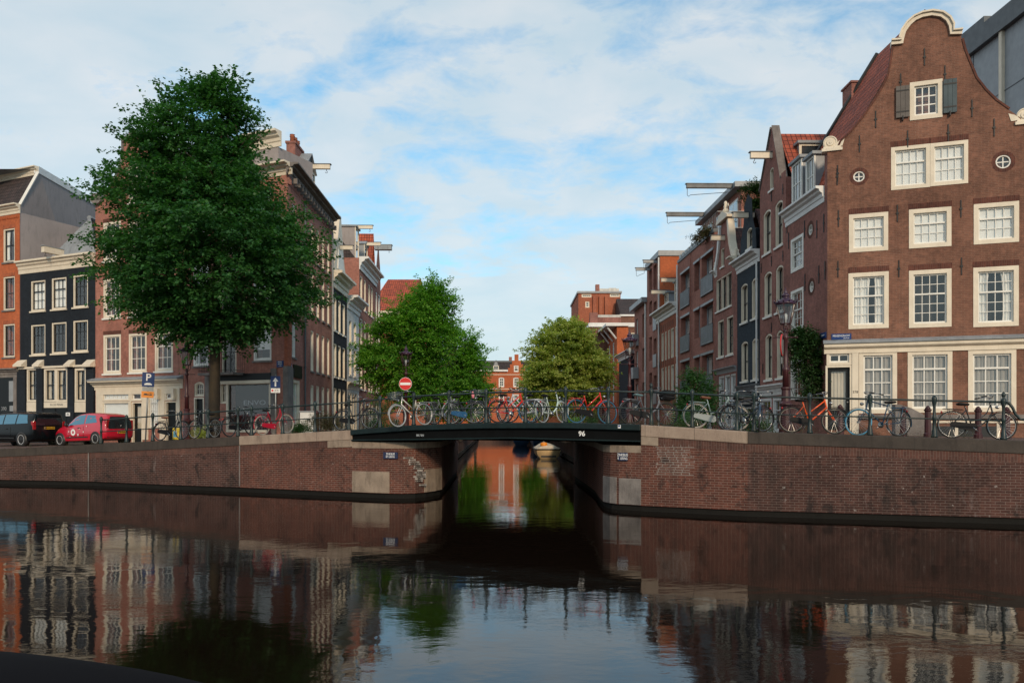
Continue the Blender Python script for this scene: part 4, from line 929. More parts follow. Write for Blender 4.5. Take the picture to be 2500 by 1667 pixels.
hoist(H5, PH.p(c-.3, 15.95, .2), PH.n, 2.9, 'dark_grey', 'dark_grey', .22, .2, True); hoist(H5, PH.p(a+2.0, 15.95, .2), PH.n, 2.7, 'dark_grey', 'dark_grey', .22, .2, True)
def iron_rail(par, a, b_, h=1.0, n=12, name='terrace_railing', mat='galv', r=.014):
    a, b_ = V3(a), V3(b_); mb = MB(); mb.tube([a+V3((0, 0, h)), b_+V3((0, 0, h))], r*1.5, 5); mb.tube([a+V3((0, 0, .08)), b_+V3((0, 0, .08))], r, 5)
    for i in range(n+1): q = a.lerp(b_, i/n); mb.tube([q, q+V3((0, 0, h))], r, 4)
    mb.build(name, M[mat], par)
iron_rail(H5, SR.p(u1-.1, 13.5, -.2), SR.p(u1-4.2, 13.5, -.2)); iron_rail(H5, SR.p(u1-.1, 13.5, -.2), SR.p(u1-.1, 13.5, -1.8), n=6)
for i in range(7): q = SR.p(u0+.3+i*.75, 13.5, -.12); mb = MB(); mb.fbox(SR, u0+.1+i*.75, u0+.7+i*.75, 13.5, 13.82, -.3, -.05); mb.build('planter', M['galv'], H5)
q = SR.p(u0+3.3, 13.3, -1.1); mb = MB(); mb.obox(q-V3((.4, .4, 0)), (.8, 0, 0), (0, .8, 0), (0, 0, 1.3)); mb.obox(q-V3((.46, .46, -1.3)), (.92, 0, 0), (0, .92, 0), (0, 0, .1)); mb.build('chimney', M['red_brick'], H5)

# ================================================================ low brick house with cream cornice and dormers
wl = []
for x0, x1 in ((1607.5, 1612), (1614.5, 1620.5), (1623, 1627.5), (1630.5, 1635), (1637.5, 1645), (1648, 1652)):
    for z0, z1 in ((7.0, 9.1), (4.4, 6.5)): wl.append((x0, x1, z0, z1, kx(fw=.09, sm='white', curt=None, glass='far_glass', sill=None)))
H6, u0, u1 = rowhouse('row_house', 'low red brick house under a deep cream cornice with two roof dormers', SR, 1605, 1655, [(0, 10.1), (1, 10.1)], 'red_brick', wl, depth=4.5, zbody=10.72)
cornice(H6, SR, u0-.1, u1-.05, 10.75, .75, .62, 'off_white'); ridge_roof(H6, SR, u0, u1, 10.7, 12.6, -.0, -2.2, -4.5, 'dark_tile')
dormer(H6, SR, SE(1612), SE(1620), 10.9, 12.1, -.35, 1.8, beam=1.1); dormer(H6, SR, SE(1636), SE(1644), 10.9, 12.4, -.35, 1.8, beam=1.05)
for i in range(9): anchor(H6, SR, u0+.3+i*.64, 9.45, .5); anchor(H6, SR, u0+.3+i*.64, 6.8, .5)
# ================================================================ tall brick block beyond and its lower wing
wn = [(1585, 1591.5, z0, z1, dict(fm='grey_metal', sm='grey_metal', fw=.05, rec=.25, ft=.05, cols=1, rows=(1,), glass='far_glass')) for z0, z1 in ((13.0, 14.8), (10.3, 12.2), (7.4, 9.3), (4.5, 6.4))]+[(1595.5, 1603, z0, z1, dict(fm='grey_metal', sm='grey_metal', fw=.05, rec=.25, ft=.05, cols=1, rows=(1,), glass='far_glass')) for z0, z1 in ((12.6, 14.8), (9.7, 11.9), (6.8, 9.0), (3.9, 6.1))]
H7, u0, u1 = rowhouse('apartment_house', 'tall flat roofed brick block with an orange brick end wall', SR, 1579.5, 1611.5, [(0, 15.1), (1, 15.1)], 'dull_brick', wn, depth=9, sidem='orange_brick')
mb = MB(); mb.fbox(SR, u0-.1, u1+.1, 15.1, 15.5, -9, .15); mb.build('roof_edge', M['grey_metal'], H7); drain(H7, SR, u1-.1, 1.4, 15.0, 'off_white', .06)
for z0 in (9.7, 6.8, 3.9): mb = MB(); mb.fbox(SR, SE(1595.5)-.05, SE(1603)+.05, z0-.05, z0+.95, .02, .06); mb.build('balcony_panel', M['grey_metal'], H7)
hoist(H7, SR.p(u0+1.2, 14.75, .1), SR.n, 1.05, 'grey_metal', 'dark_grey', .2, .2, True); hoist(H7, SR.p(u1-1.0, 14.75, .1), SR.n, 1.0, 'grey_metal', 'dark_grey', .2, .2, True)
wn = [(1552, 1557.5, z0, z1, dict(fm='grey_metal', sm='white', fw=.05, rec=.1, ft=.05, cols=1, rows=(1,), glass='far_glass')) for z0, z1 in ((9.6, 11.6), (6.7, 8.7), (3.8, 5.8))]+[(1568, 1574, z0, z1, dict(fm='grey_metal', sm='grey_metal', fw=.05, rec=.25, ft=.05, cols=1, rows=(1,), glass='far_glass')) for z0, z1 in ((9.6, 11.6), (6.7, 8.7), (3.8, 5.8))]
H8, u0, u1 = rowhouse('apartment_house', 'lower brick wing with white capped roof edge beyond the tall block', SR, 1549, 1579.3, [(0, 12.4), (1, 12.4)], 'dull_brick', wn, depth=9)
mb = MB(); mb.fbox(SR, u0-.1, u1-.02, 12.4, 12.8, -9, .45); mb.build('roof_edge', M['grey_metal'], H8); drain(H8, SR, u1-.25, 1.4, 12.3, 'off_white', .07)
for z0 in (9.2, 6.3, 3.4): mb = MB(); mb.fbox(SR, SE(1551)-.05, SE(1559)+.1, z0-.05, z0+.95, .02, .5); mb.build('balcony_panel', M['grey_metal'], H8)

# ================================================================ far right blocks facing the camera
def farblock(name, label, x0, x1, s0, z1, wall, depth=8, wins=(), topm='cream', rec=.05, dz=.35):
    fr = Fr(Wp(x0, s0), Wp(x1, s0)); h = house(name, label, fr, 0); hl = []
    for (a, c, y0, y1, k) in wins:
        u0, zt_ = fr.px(a, y0); u1_, zb2 = fr.px(c, y1); kk = dict(fw=.1, fm='cream', sm='white', cols=2, rows=(1, 1), glass='far_glass'); kk.update(k); win(h, fr, u0, u1_, zb2, zt_, hl, **kk)
    mb = MB(); cutwall(mb, fr, [(0, .4), (fr.len, .4), (fr.len, z1), (0, z1)], hl, HOLE_D); mb.build('front_wall', M[wall], h); bodywalls(h, fr, 0, fr.len, z1, depth, wall)
    if dz: mb = MB(); mb.fbox(fr, -.15, fr.len+.15, z1, z1+dz, -depth-.1, .2); mb.build('roof_edge', M[topm], h)
    return h, fr
zf = lambda y, s: 2.5+(1028-y)/s
B1, f1 = farblock('brick_block', 'big red brick block with flat roof rising above the right tree', 1412, 1515, 19, zf(716, 19), 'red_brick', 12, [(1420, 1444, 718, 726, dict(rows=(1,), cols=4)), (1489, 1513, 717, 725, dict(rows=(1,), cols=4)), (1429, 1439, 736, 751, dict())], 'grey_metal', dz=.25)
for a, c in ((1447, 1455), (1462, 1470), (1476, 1484)): u0, u1_ = f1.px(a)[0], f1.px(c)[0]; mb = MB(); mb.fbox(f1, u0, u1_, 6, zf(724, 19), .01, .35); mb.build('pilaster', M['red_brick'], B1)
mb = MB(); u0 = f1.px(1455)[0]; mb.fbox(f1, u0, u0+.5, zf(715, 19), zf(693, 19), -1, -.4); mb.build('chimney', M['side_brick'], B1)
mb = MB(); u0 = f1.px(1465)[0]; u1_ = f1.px(1513)[0]; mb.fbox(f1, u0, u1_, zf(713, 19), zf(702, 19), -4, -.8); mb.fbox(f1, u0+1.3, u1_-.3, zf(702, 19), zf(699, 19), -3, -1.2); mb.build('roof_plant', M['galv'], B1)
B2, f2 = farblock('brick_block', 'brick block with steep dark tiled roof behind the flat roofed wing', 1515.5, 1600, 20, zf(772, 20), 'brown_brick', 9, (), 'off_white', dz=.2)
ridge_roof(B2, f2, 0, f2.len, zf(770, 20), zf(717, 20), .1, -4, -9, 'dark_tile')
B3, f3 = farblock('brick_block', 'brick block with white cornice and roof balustrade right of the tree', 1440, 1600, 21.5, zf(798, 21.5), 'brown_brick', 6, [(1535, 1550, 812, 830, {})], 'off_white', dz=.45)
mb = MB(); u0, u1_ = f3.px(1446)[0], f3.px(1525)[0]; mb.fbox(f3, u0, u1_, zf(792, 21.5)+.1, zf(766, 21.5), -3.5, -3.0, 0); mb.fbox(f3, u0, u0+.9, zf(792, 21.5), zf(755, 21.5), -3.2, -2.6, 0); mb.fbox(f3, u0+1, u1_, zf(766, 21.5), zf(764, 21.5)+.2, -3.52, -2.98, 1); mb.build('roof_parapet', [M['side_brick'], M['galv']], B3)
# orange side facade with bracketed eaves
fo = Fr(A(12.56, 98), A(12.56, 82)); B4 = house('brick_block', 'bright orange brick house with white eaves brackets beside the right tree', fo, 0); hl = []
for k in range(5): u = 1+k*3; win(B4, fo, u, u+1.1, 8, 11, hl, cols=1, rows=(1, 1), fm='off_white', glass='far_glass'); win(B4, fo, u, u+1.1, 4, 7, hl, cols=1, rows=(1, 1), fm='off_white', glass='far_glass')
mb = MB(); cutwall(mb, fo, [(0, .4), (fo.len, .4), (fo.len, 12.5), (0, 12.5)], hl, HOLE_D); mb.build('front_wall', M['orange_brick'], B4); bodywalls(B4, fo, 0, fo.len, 12.5, 1.2, 'orange_brick')
mb = MB(); mb.fbox(fo, -.3, fo.len+.3, 12.5, 12.75, -1.2, 1.2); mb.build('eaves', M['off_white'], B4)
for k in range(6): u = fo.len-.1-k*2.6; mb = MB(); mb.tube([fo.p(u, 12.4, 1.0), fo.p(u, 11.9, .6), fo.p(u, 11.2, .05)], .09, 4); mb.build('bracket', M['off_white'], B4)
B5, f5 = farblock('row_house', 'low black painted house with white framed windows beyond the right row', 1539.5, 1600, 26.3, zf(862, 26.3), 'black_brick', 6, [(1550, 1562.5, 870, 904, {}), (1550, 1563, 928, 960, {}), (1571, 1590, 870, 904, {})], 'off_white', dz=.3)
fs_ = Fr(A(12.385, 79.5), A(12.385, FP/26.3)); hl = []; mb = MB(); cutwall(mb, fs_, [(0, .4), (fs_.len, .4), (fs_.len, zf(862, 26.3)), (0, zf(862, 26.3))], [], HOLE_D, w=-.01); mb.build('side_wall', M['black_brick'], B5); cornice(B5, fs_, -.1, fs_.len+.1, zf(862, 26.3)+.3, .6, .5, 'off_white')
# grey metal clad tower block behind the corner house
FM = Fr(A(26.9, 62), A(26.9, 33)); TB = house('office_block', 'tall grey metal clad building behind the corner house at the right edge', FM, 0); TB['category'] = 'building'
mb = MB(); mb.fbox(FM, 0, FM.len, .4, 23.2, -12, 0); mb.build('cladding', M['grey_metal'], TB)
mb = MB(); mb.fbox(FM, -.3, FM.len+.3, 23.2, 24.3, -12.3, .3); mb.build('roof_edge', M['dark_grey'], TB)
for Y in (36.2, 41.4, 46.7, 52): u = (V3((*A(26.9, Y), 0))-FM.o).length; mb = MB(); mb.fbox(FM, u-.12, u+.12, .4, 23.2, 0, .18); mb.build('cladding_rib', M['cream' if Y == 41.4 else 'grey_metal'], TB)
for Y in (38.8, 44, 49.4): u = (V3((*A(26.9, Y), 0))-FM.o).length; mb = MB(); mb.fbox(FM, u-.02, u+.02, .4, 23.2, 0, .03); mb.build('cladding_joint', M['dark_grey'], TB)
for z in (6, 9.5, 13, 16.5, 20): mb = MB(); mb.fbox(FM, 0, FM.len, z, z+.04, 0, .025); mb.build('cladding_joint', M['dark_grey'], TB)
u = (V3((*A(26.9, 44.0), 0))-FM.o).length; mb = MB(); mb.fbox(FM, u-4, u, 24.3, 25.4, -4, -.6); mb.build('roof_vent', M['dark_grey'], TB)
# ================================================================ left row on the main canal
FL = Fr(Wp(-420, 50*(-420+3000)/3702), Wp(702, 50)); SL = Fr(Wp(702, 50), A(-10.26, 120))
def WL(h, hl, x0, x1, y0, y1, **k):
    u0, u1 = FL.px(x0)[0], FL.px(x1)[0]; z1 = FL.px((x0+x1)/2, y0)[1]; z0 = FL.px((x0+x1)/2, y1)[1]; return win(h, FL, u0, u1, z0, z1, hl, **k)
ul = lambda x: FL.px(x)[0]
# ---- orange brick house at the left edge
L1 = house('row_house', 'tall orange brick house with dark mansard roof at the left edge', FL, ul(-60)); hl = []
KO = dict(cols=2, rows=(1, 1), fm='cream', sm='dark_sash', fw=.09, sill='grey_block', lintel='orange_soldier')
M['orange_soldier'] = brick('orange_soldier', (.50, .14, .06), (.36, .10, .05), (.35, .16, .09), bw=.24, bh=.07, soldier=True)
for x0, x1 in ((7.5, 36), (-52, -22)):
    for y0, y1 in ((558, 640), (675, 757), (791, 872)): WL(L1, hl, x0, x1, y0, y1, curt='pair' if y0 < 600 else None, **KO)
a, c = ul(-75), ul(48.5); zt = FL.px(0, 527)[1]
mb = MB(); cutwall(mb, FL, [(a, .4), (c, .4), (c, zt), (a, zt)], hl, HOLE_D); mb.build('front_wall', M['orange_brick'], L1); bodywalls(L1, FL, a, c, zt, 14, 'grey_render', top=False)
cornice(L1, FL, a, c+.05, zt+.5, .55, .38, 'cream'); mb = MB(); mb.fbox(FL, c-.3, c-.02, 4.0, zt-.4, .0, .03); mb.build('corner_strip', M['orange_brick'], L1)
for i in range(28): mb = MB() if i == 0 else mb; mb.fbox(FL, c-.2-i*.16, c-.12-i*.16, zt-.28, zt-.2, .0, .05)
mb.build('dentil_course', M['orange_brick'], L1)
zm = zt+2.6; mb = MB(); mb.add([FL.p(a, zt+.5, -.02), FL.p(c-.02, zt+.5, -.02), FL.p(c-.02, zm, -1.15), FL.p(a, zm, -1.15)], [(0, 1, 2, 3)]); mb.build('mansard_roof', M['dark_tile'], L1, recalc=False)
cornice(L1, FL, a, c+.05, zm+.45, .5, .3, 'cream', 'roof_cornice'); 
for o in [o for o in bpy.data.objects if o.name.startswith('roof_cornice')]: o.location = -FL.n*1.1
mb = MB(); mb.tube([FL.p(c+.02, zt+.45, .02), FL.p(c+.02, zm+.1, -1.1)], .10, 4); mb.build('hip_board', M['white'], L1)
ax_ = V3((AXK, 1, 0)).normalized(); p0 = FL.p(c+.02, 0, 0); p1 = p0+ax_*14
mb = MB(); q0 = FL.p(c+.02, 0, -1.1)
mb.add([(p0.x, p0.y, .4), (p1.x, p1.y, .4), (p1.x, p1.y, zm+.35), (q0.x, q0.y, zm+.35), (p0.x, p0.y, zt+.3)], [(0, 1, 2, 3, 4)]); mb.build('party_wall', M['grey_render'], L1)
mb = MB(); mb.obox((q0.x-.25, q0.y, zm+.05), (.3, 0, 0), tuple(p1-q0), (0, 0, .42)); mb.build('wall_coping', M['off_white'], L1); mb = MB(); mb.add([(q0.x, q0.y, zm+.3), (p1.x, p1.y, zm+.3), (p1.x-12, p1.y, zm+.3), (q0.x-12, q0.y, zm+.3)], [(0, 1, 2, 3)]); mb.build('roof', M['lead'], L1)
for k in (2.5, 5.2, 8.0): q = p0+ax_*k; mb = MB(); mb.obox((q.x, q.y-.03, zm-.35), (.04, 0, 0), (0, .06, 0), (0, 0, .5)); mb.build('wall_anchor', M['iron'], L1)
q = p0+ax_*1.6; mb = MB(); mb.tube([(q.x+.02, q.y, zm-4.6), (q.x+.02, q.y-.35, zm-3.9)], .035, 5); mb.build('wall_anchor', M['iron'], L1)
# dark ground floor with number
z9 = FL.px(15, 922)[1]; mb = MB(); mb.fbox(FL, a, ul(37), .5, z9, .01, .05); mb.build('dark_front', M['dark_door'], L1); mb = MB(); mb.fbox(FL, ul(37)+.002, ul(44.5), .5, z9, .01, .12); mb.build('pillar', M['grey_block'], L1)
cornice(L1, FL, a, c, z9+.55, .55, .3, 'grey_block', 'shop_cornice'); mb = MB(); u = ul(30.5); mb.fbox(FL, u-.18, u+.20, FL.px(30, 1005)[1], FL.px(30, 990)[1], .05, .06); mb.build('letter_box', M['grey_metal'], L1)
mb = MB(); mb.fbox(FL, ul(24), ul(36), FL.px(30, 980)[1], FL.px(30, 930)[1], .05, .058); mb.build('side_light', M['grey_metal'], L1)
u, z = FL.px(11.5, 998); text('390', .34, FL.p(u, z, .055), FL.d, M['grey_metal'], L1, 'house_number')
# ---- black painted house
L2 = house('row_house', 'black painted brick house with cream cornice between orange and pink brick houses', FL, ul(48)); hl = []
KB = dict(cols=3, rows=(1, 2), fm='cream', sm='dark_sash', fw=.085, sill='cream', rec=.02, mun=.025)
for (x0, x1), ys in (((75.5, 110.5), ((685, 759), (792.5, 866))), ((126, 162), ((678, 754.5), (787, 862.5))), ((178.5, 214.5), ((671, 749.5), (782, 858)))):
    for j, (y0, y1) in enumerate(ys): WL(L2, hl, x0, x1, y0, y1, curt='drape' if (x0 < 170 and j == 0) else None, **KB)
a, c = ul(49), ul(233); zt = FL.px(141, 645)[1]
bays = [(67, 93), (109, 138), (138, 167), (184, 212)]
for i, (x0, x1) in enumerate(bays): WL(L2, hl, x0, x1, 899, 981, cols=2, rows=(1, 1), fm='cream', sm='dark_sash', fw=.12, curt='pair', cw='beige_curtain', rec=-.04, ft=.14, mun=.03)
mb = MB(); cutwall(mb, FL, [(a, .4), (c, .4), (c, zt), (a, zt)], hl, HOLE_D); mb.build('front_wall', M['black_brick'], L2); bodywalls(L2, FL, a, c, zt, 9, 'black_brick')
zc_ = FL.px(141, 628)[1]; cornice(L2, FL, a-.1, c-.02, zc_, zc_-zt+.35, .32, 'cream')
for x0, x1 in ((45, 65), (92, 107), (168, 183), (213, 232)):
    mb = MB(); zc2 = FL.px((x0+x1)/2, 896)[1]; mb.fbox(FL, ul(x0), ul(x1), .5, zc2, .0, .10, 0); mb.build('pilaster', M['black_brick'], L2)
    mb = MB(); mb.prism([FL.p(ul(x0)-.02, zc2, .0), FL.p(ul(x0)-.02, zc2, .34), FL.p(ul(x0)-.02, zc2+.12, .34), FL.p(ul(x0)-.02, zc2+.42, .0)], FL.d*(ul(x1)-ul(x0)+.04)); mb.build('pilaster_cap', M['cream'], L2)
mb = MB(); zb2 = FL.px(141, 898)[1]; mb.fbox(FL, a, c, zb2, zb2+.12, .0, .12); mb.build('string_course', M['cream'], L2)
for x0, x1 in ((67, 93), (109, 167), (184, 212)):
    z1_, z0_ = FL.px((x0+x1)/2, 981.5)[1], FL.px((x0+x1)/2, 1006 if x0 != 109 else 995)[1]; mb = MB(); mb.fbox(FL, ul(x0), ul(x1), z0_, z1_-.003, .0, .05); mb.build('panel', M['cream'], L2)
u, z = FL.px(140, 988); text('ELCO PENN', .17, FL.p(u, z, .052), FL.d, M['dark_grey'], L2, 'lettering', squeeze=1.2)
for x0, x1 in ((109, 138), (139, 167), (67, 93), (184, 212)): mb = MB(); mb.fbox(FL, ul(x0)+.08, ul(x1)-.08, .6, FL.px(140, 1008 if x0 in (67, 184) else 996)[1], .01, .04); mb.build('door', M['dark_door'], L2)
u = ul(170.5); z = FL.px(170, 1011)[1]; mb = MB(); mb.fbox(FL, u-.17, u+.17, z-.1, z+.1, .11, .125); mb.build('number_plate', M['sign_white'], L2); text('386', .15, FL.p(u, z, .127), FL.d, M['iron'], L2, 'house_number')
# zinc hipped roof end + tiles
ua, ub = ul(100), ul(188); ztp = FL.px(154, 548)[1]+.75
mb = MB(); mb.add([FL.p(ul(88), zc_, -.6), FL.p(ul(214), zc_, -.6), FL.p(ul(152), ztp, -1.7)], [(0, 1, 2)]); mb.build('roof_hip', M['lead'], L2, recalc=False)
r1 = FL.p(ul(152), ztp, -1.7); b1 = FL.p(ul(214), zc_, -.6); b0 = FL.p(ul(88), zc_, -.6); bk = ax_*8
mb = MB(); mb.add([b1, b1+bk, r1+bk, r1], [(0, 1, 2, 3)]); mb.add([b0, b0+bk, r1+bk, r1], [(0, 1, 2, 3)]); mb.build('roof', M['brown_tile'], L2)
mb = MB(); mb.tube([r1+V3((0, 0, .05)), r1+bk+V3((0, 0, .05))], .14, 6); mb.tube([r1+V3((0, 0, .03)), b1], .10, 6); mb.build('roof_ridge', M['lead'], L2)
q = FL.p(ul(141), zc_+.12, .0); dd = FL.n; hoist(L2, q, dd, .9, 'cream', 'lead', .34, .26)
# ---- pink brick house with neck gable (mostly behind the elm)
L3 = house('gable_house', 'pinkish brick house with neck gable and cream shop front behind the big tree', FL, ul(233)); hl = []
KP = dict(cols=3, rows=(1, 2), fm='cream', sm='white', fw=.12, sill='white', rec=.0, mun=.03, lintel='soldier_house')
for (x0, x1), yb in (((252.5, 295), 912), ((314.5, 358), 909), ((378, 422), 906)):
    for k in range(4):
        y1 = yb-k*136+ (0, 0, 3, 8)[k]*(-1 if k > 1 else 1); 
        if k == 3 and x0 != 314.5: continue
        WL(L3, hl, x0, x1, y1-95, y1, **KP)
a, c = ul(233), ul(436.5)
gl_ = [(233, 500), (247, 494), (258, 473), (271, 454), (288, 421), (300, 385), (300, 345), (312, 338), (334, 322), (356, 330), (370, 336), (370, 378), (382, 412), (400, 440), (415, 460), (430, 478), (436.5, 480)]
top = [FL.px(x, y) for x, y in gl_]; top[0] = (a, top[0][1]); top[-1] = (c, top[-1][1])
# shop front openings
KF = dict(fm='cream', sm='off_white', fw=.09, rec=-.05, ft=.10)
WL(L3, hl, 251, 318, 957, 979, cols=6, rows=(1,), curt='blind', **KF); WL(L3, hl, 251, 318, 980, 1040, cols=1, rows=(1,), curt='blind', screen=.35, **KF); WL(L3, hl, 363, 391, 958, 1045, cols=4, rows=(1, 3), curt='blind', mun=.03, **KF)
WL(L3, hl, 322, 348, 957, 979, cols=1, rows=(1,), **KF); WL(L3, hl, 404, 432, 957, 977, cols=3, rows=(1,), **KF)
door(L3, FL, ul(322), ul(348), 1.35, FL.px(335, 981)[1], hl, fw=.07); door(L3, FL, ul(404), ul(432), 1.45, FL.px(418, 979)[1], hl, glaz=False, fw=.07)
mb = MB(); cutwall(mb, FL, [(a, .4), (c, .4)]+top[::-1], hl, HOLE_D); mb.build('front_wall', M['pink_brick'], L3); bodywalls(L3, FL, a, c, 13.8, 9, 'pink_brick')
gable_roof(L3, FL, a, c, 13.8, 18.0, -.35, -9, 'dark_tile')
mb = MB(); 
for x0, x1 in ((236, 251), (318.5, 321.5), (348.5, 362.5), (391.5, 403.5), (432.5, 440)): mb.fbox(FL, ul(x0), ul(x1), 1.5 if x0 != 236 else 1.3, FL.px(340, 956)[1], .0, .055)
mb.fbox(FL, ul(236), ul(440), FL.px(340, 956)[1]-.13, FL.px(340, 944)[1], .0, .06); mb.build('shop_front', M['cream'], L3)
zs_ = FL.px(340, 928)[1]; cornice(L3, FL, ul(229), ul(447), zs_, .5, .42, 'cream', 'shop_cornice'); mb = MB(); mb.prism([FL.p(ul(228), zs_+.004, 0), FL.p(ul(228), zs_+.004, .46), FL.p(ul(228), zs_+.04, .46), FL.p(ul(228), zs_+.20, 0)], FL.d*(ul(448)-ul(228))); mb.build('lead_flashing', M['lead'], L3)
for x in (391, 430): mb = MB(); u = ul(x); mb.fbox(FL, u-.08, u+.08, zs_-1.05, zs_-.5, .06, .26); mb.build('console', M['cream'], L3)
mb = MB(); mb.lathe([(.0, -.3), (.30, -.3), (.32, -.2), (.32, .0), (.2, .05), (0, .05)], FL.p(ul(239), top[0][1]+.25, 0), 14, axis='y'); mb.build('volute', M['grey_block'], L3)
for i in (2, 12): pass
cp = [(u, z) for u, z in top[1:8]]
H1s = H1; 
def follow_fr(fr, pts, wd, w0, w1, mat, par, name): strip3(fr, pts, wd, w0, w1, mat, par, name)
follow_fr(FL, top[1:7], .16, -.3, .05, 'grey_block', L3, 'gable_coping'); follow_fr(FL, top[6:11], .22, -.3, .12, 'grey_block', L3, 'gable_cap'); follow_fr(FL, top[11:16], .16, -.3, .05, 'grey_block', L3, 'gable_coping')
# ---- brick corner house with balcony and shop
L4 = house('corner_house', 'pinkish brick corner house with balcony and dark shop window behind the big tree', FL, ul(436)); hl = []
a, c = ul(437), FL.len; zt = 14.1
KC = dict(cols=1, rows=(1,), fm='white', sm='white', fw=.09, sill='grey_block', rec=.0)
for k in range(3):
    dz = k*3.05
    for x0, x1, z0, z1 in ((472.5, 509, 5.35, 7.55), (619.5, 662.5, 5.5, 7.65)): win(L4, FL, ul(x0), ul(x1), z0+dz, z1+dz, hl, curt='blind' if x0 > 600 else 'pair', screen=.22, **KC)
    win(L4, FL, ul(541), ul(577), 4.85+dz, 7.6+dz, hl, cols=2, rows=(1,), fm='cream', sm='dark_sash', fw=.09, mun=.08)
dz_ = FL.px(484, 930)[1]; door(L4, FL, ul(474), ul(498), 1.6, FL.px(485, 970)[1], hl, glaz=False, fw=.07); win(L4, FL, ul(474), ul(498), FL.px(485, 968)[1], FL.px(485, 932)[1], hl, cols=3, rows=(2,), fm='cream', sm='cream', fw=.07, arch=.12)
win(L4, FL, ul(553), ul(662), 1.95, FL.px(608, 932)[1], hl, cols=1, rows=(), fm='cream', sm='dark_sash', fw=.12, rec=-.03, ft=.12, name='shop_window'); win(L4, FL, ul(537), ul(552), 3.4, FL.px(545, 932)[1], hl, cols=2, rows=(2,), fm='cream', sm='cream', fw=.06)
mb = MB(); cutwall(mb, FL, [(a, .4), (c, .4), (c, zt), (a, zt)], hl, HOLE_D); mb.build('front_wall', M['pink_brick'], L4)
u, z = FL.px(618, 983); text('ENVO', .34, FL.p(u, z, -.10), FL.d, M['grey_metal'], L4, 'lettering', squeeze=1.6)
zb3, zt3 = FL.px(600, 929)[1], FL.px(600, 912)[1]; mb = MB(); mb.fbox(FL, ul(536), ul(664), zb3, zt3, .0, .10); mb.build('shop_fascia', M['dark_door'], L4)
mb = MB(); mb.fbox(FL, ul(536), ul(664), zb3-.16, zb3-.003, .0, .16); mb.build('awning_box', M['cream'], L4)
for x0, x1, zz1 in ((502, 512, 4.9), (662.5, 675.5, 5.1)): mb = MB(); mb.fbox(FL, ul(x0), ul(x1), .5, zz1, .0, .07); mb.build('stone_pier', M['grey_block'], L4)
mb = MB(); mb.fbox(FL, ul(695), c+.03, 5.2, 8.6, -.25, .03); mb.build('corner_quoin', M['red_brick'], L4); mb = MB(); mb.fbox(FL, ul(692), c+.035, .5, 5.19, -.25, .035); mb.build('corner_quoin', M['grey_block'], L4)
# balcony
def balcony(par, fr, u0, u1, zf_, dep, h=1.0):
    mb = MB(); mb.fbox(fr, u0, u1, zf_-.12, zf_, .0, dep); b_ = mb.build('balcony_floor', M['grey_block'], par); mb = MB()
    a_, b2, c_, d_ = fr.p(u0, zf_, 0), fr.p(u0, zf_, dep-.03), fr.p(u1, zf_, dep-.03), fr.p(u1, zf_, 0)
    for P, Q in ((a_, b2), (b2, c_), (c_, d_)):
        n = max(2, int((Q-P).length/.11)); mb.tube([P+V3((0, 0, h)), Q+V3((0, 0, h))], .018, 5); mb.tube([P+V3((0, 0, .1)), Q+V3((0, 0, .1))], .012, 4)
        for i in range(n+1): q = P.lerp(Q, i/n); mb.tube([q, q+V3((0, 0, h))], .008, 4, caps=False)
    mb.build('balcony_railing', M['iron'], par)
zf_ = FL.px(570, 911)[1]; balcony(L4, FL, ul(512), ul(597), zf_, .8)
# side facade towards the side canal
hs = []; sx = [(758.5, 766), (772.5, 779.5), (785.5, 792), (798.5, 804.5)]
for x0, x1 in sx:
    for z0, z1 in ((5.25, 7.5), (8.35, 10.7), (11.4, 13.4), (1.9, 4.5)): W2(L4, SL, x0, x1, z0, z1, hs, cols=1, rows=(1, 1), fm='cream', sm='white', fw=.08, rec=.02, ft=.14, sill='grey_block', curt='blind', cw='beige_curtain')
for z0, z1 in ((5.7, 7.5), (8.7, 10.7), (11.6, 13.4)): W2(L4, SL, 713, 722, z0, z1, hs, cols=1, rows=(1, 1), fm='white', sm='white', fw=.08, sill='grey_block')
W2(L4, SL, 716, 733, 2.0, 4.6, hs, cols=1, rows=(1,), fm='cream', sm='cream', fw=.14, curt='drape')
uS = SL.px(809.5)[0]; mb = MB(); cutwall(mb, SL, [(0, .4), (uS, .4), (uS, zt), (0, zt)], hs, HOLE_D); mb.build('side_wall', M['pink_brick'], L4)
mb = MB(); mb.fbox(SL, .0, .9, .5, 5.15, .0, .05); mb.build('stone_pier', M['grey_block'], L4); mb = MB(); mb.fbox(SL, SL.px(715)[0], SL.px(735)[0], 4.7, 5.35, .0, .06); mb.build('fanlight_panel', M['dark_door'], L4)
cornice(L4, SL, -.3, uS, zt+.95, .55, .6, 'grey_block'); cornice(L4, FL, a, c+.3, zt+.95, .55, .6, 'cream'); mb = MB(); mb.fbox(SL, 0, uS, zt, zt+.401, -.3, .02); mb.fbox(FL, a, c, zt, zt+.401, -.3, .02); mb.build('frieze', M['pink_brick'], L4)
for k in range(16): u = .5+k*.62; mb = MB(); mb.fbox(SL, u, u+.12, zt+.14, zt+.399, .02, .34); mb.build('cornice_bracket', M['grey_block'], L4)
drain(L4, SL, uS-.12, 1.6, zt, 'lead', .06); drain(L4, SL, SL.px(741)[0], 1.6, zt, 'dark_grey', .05)
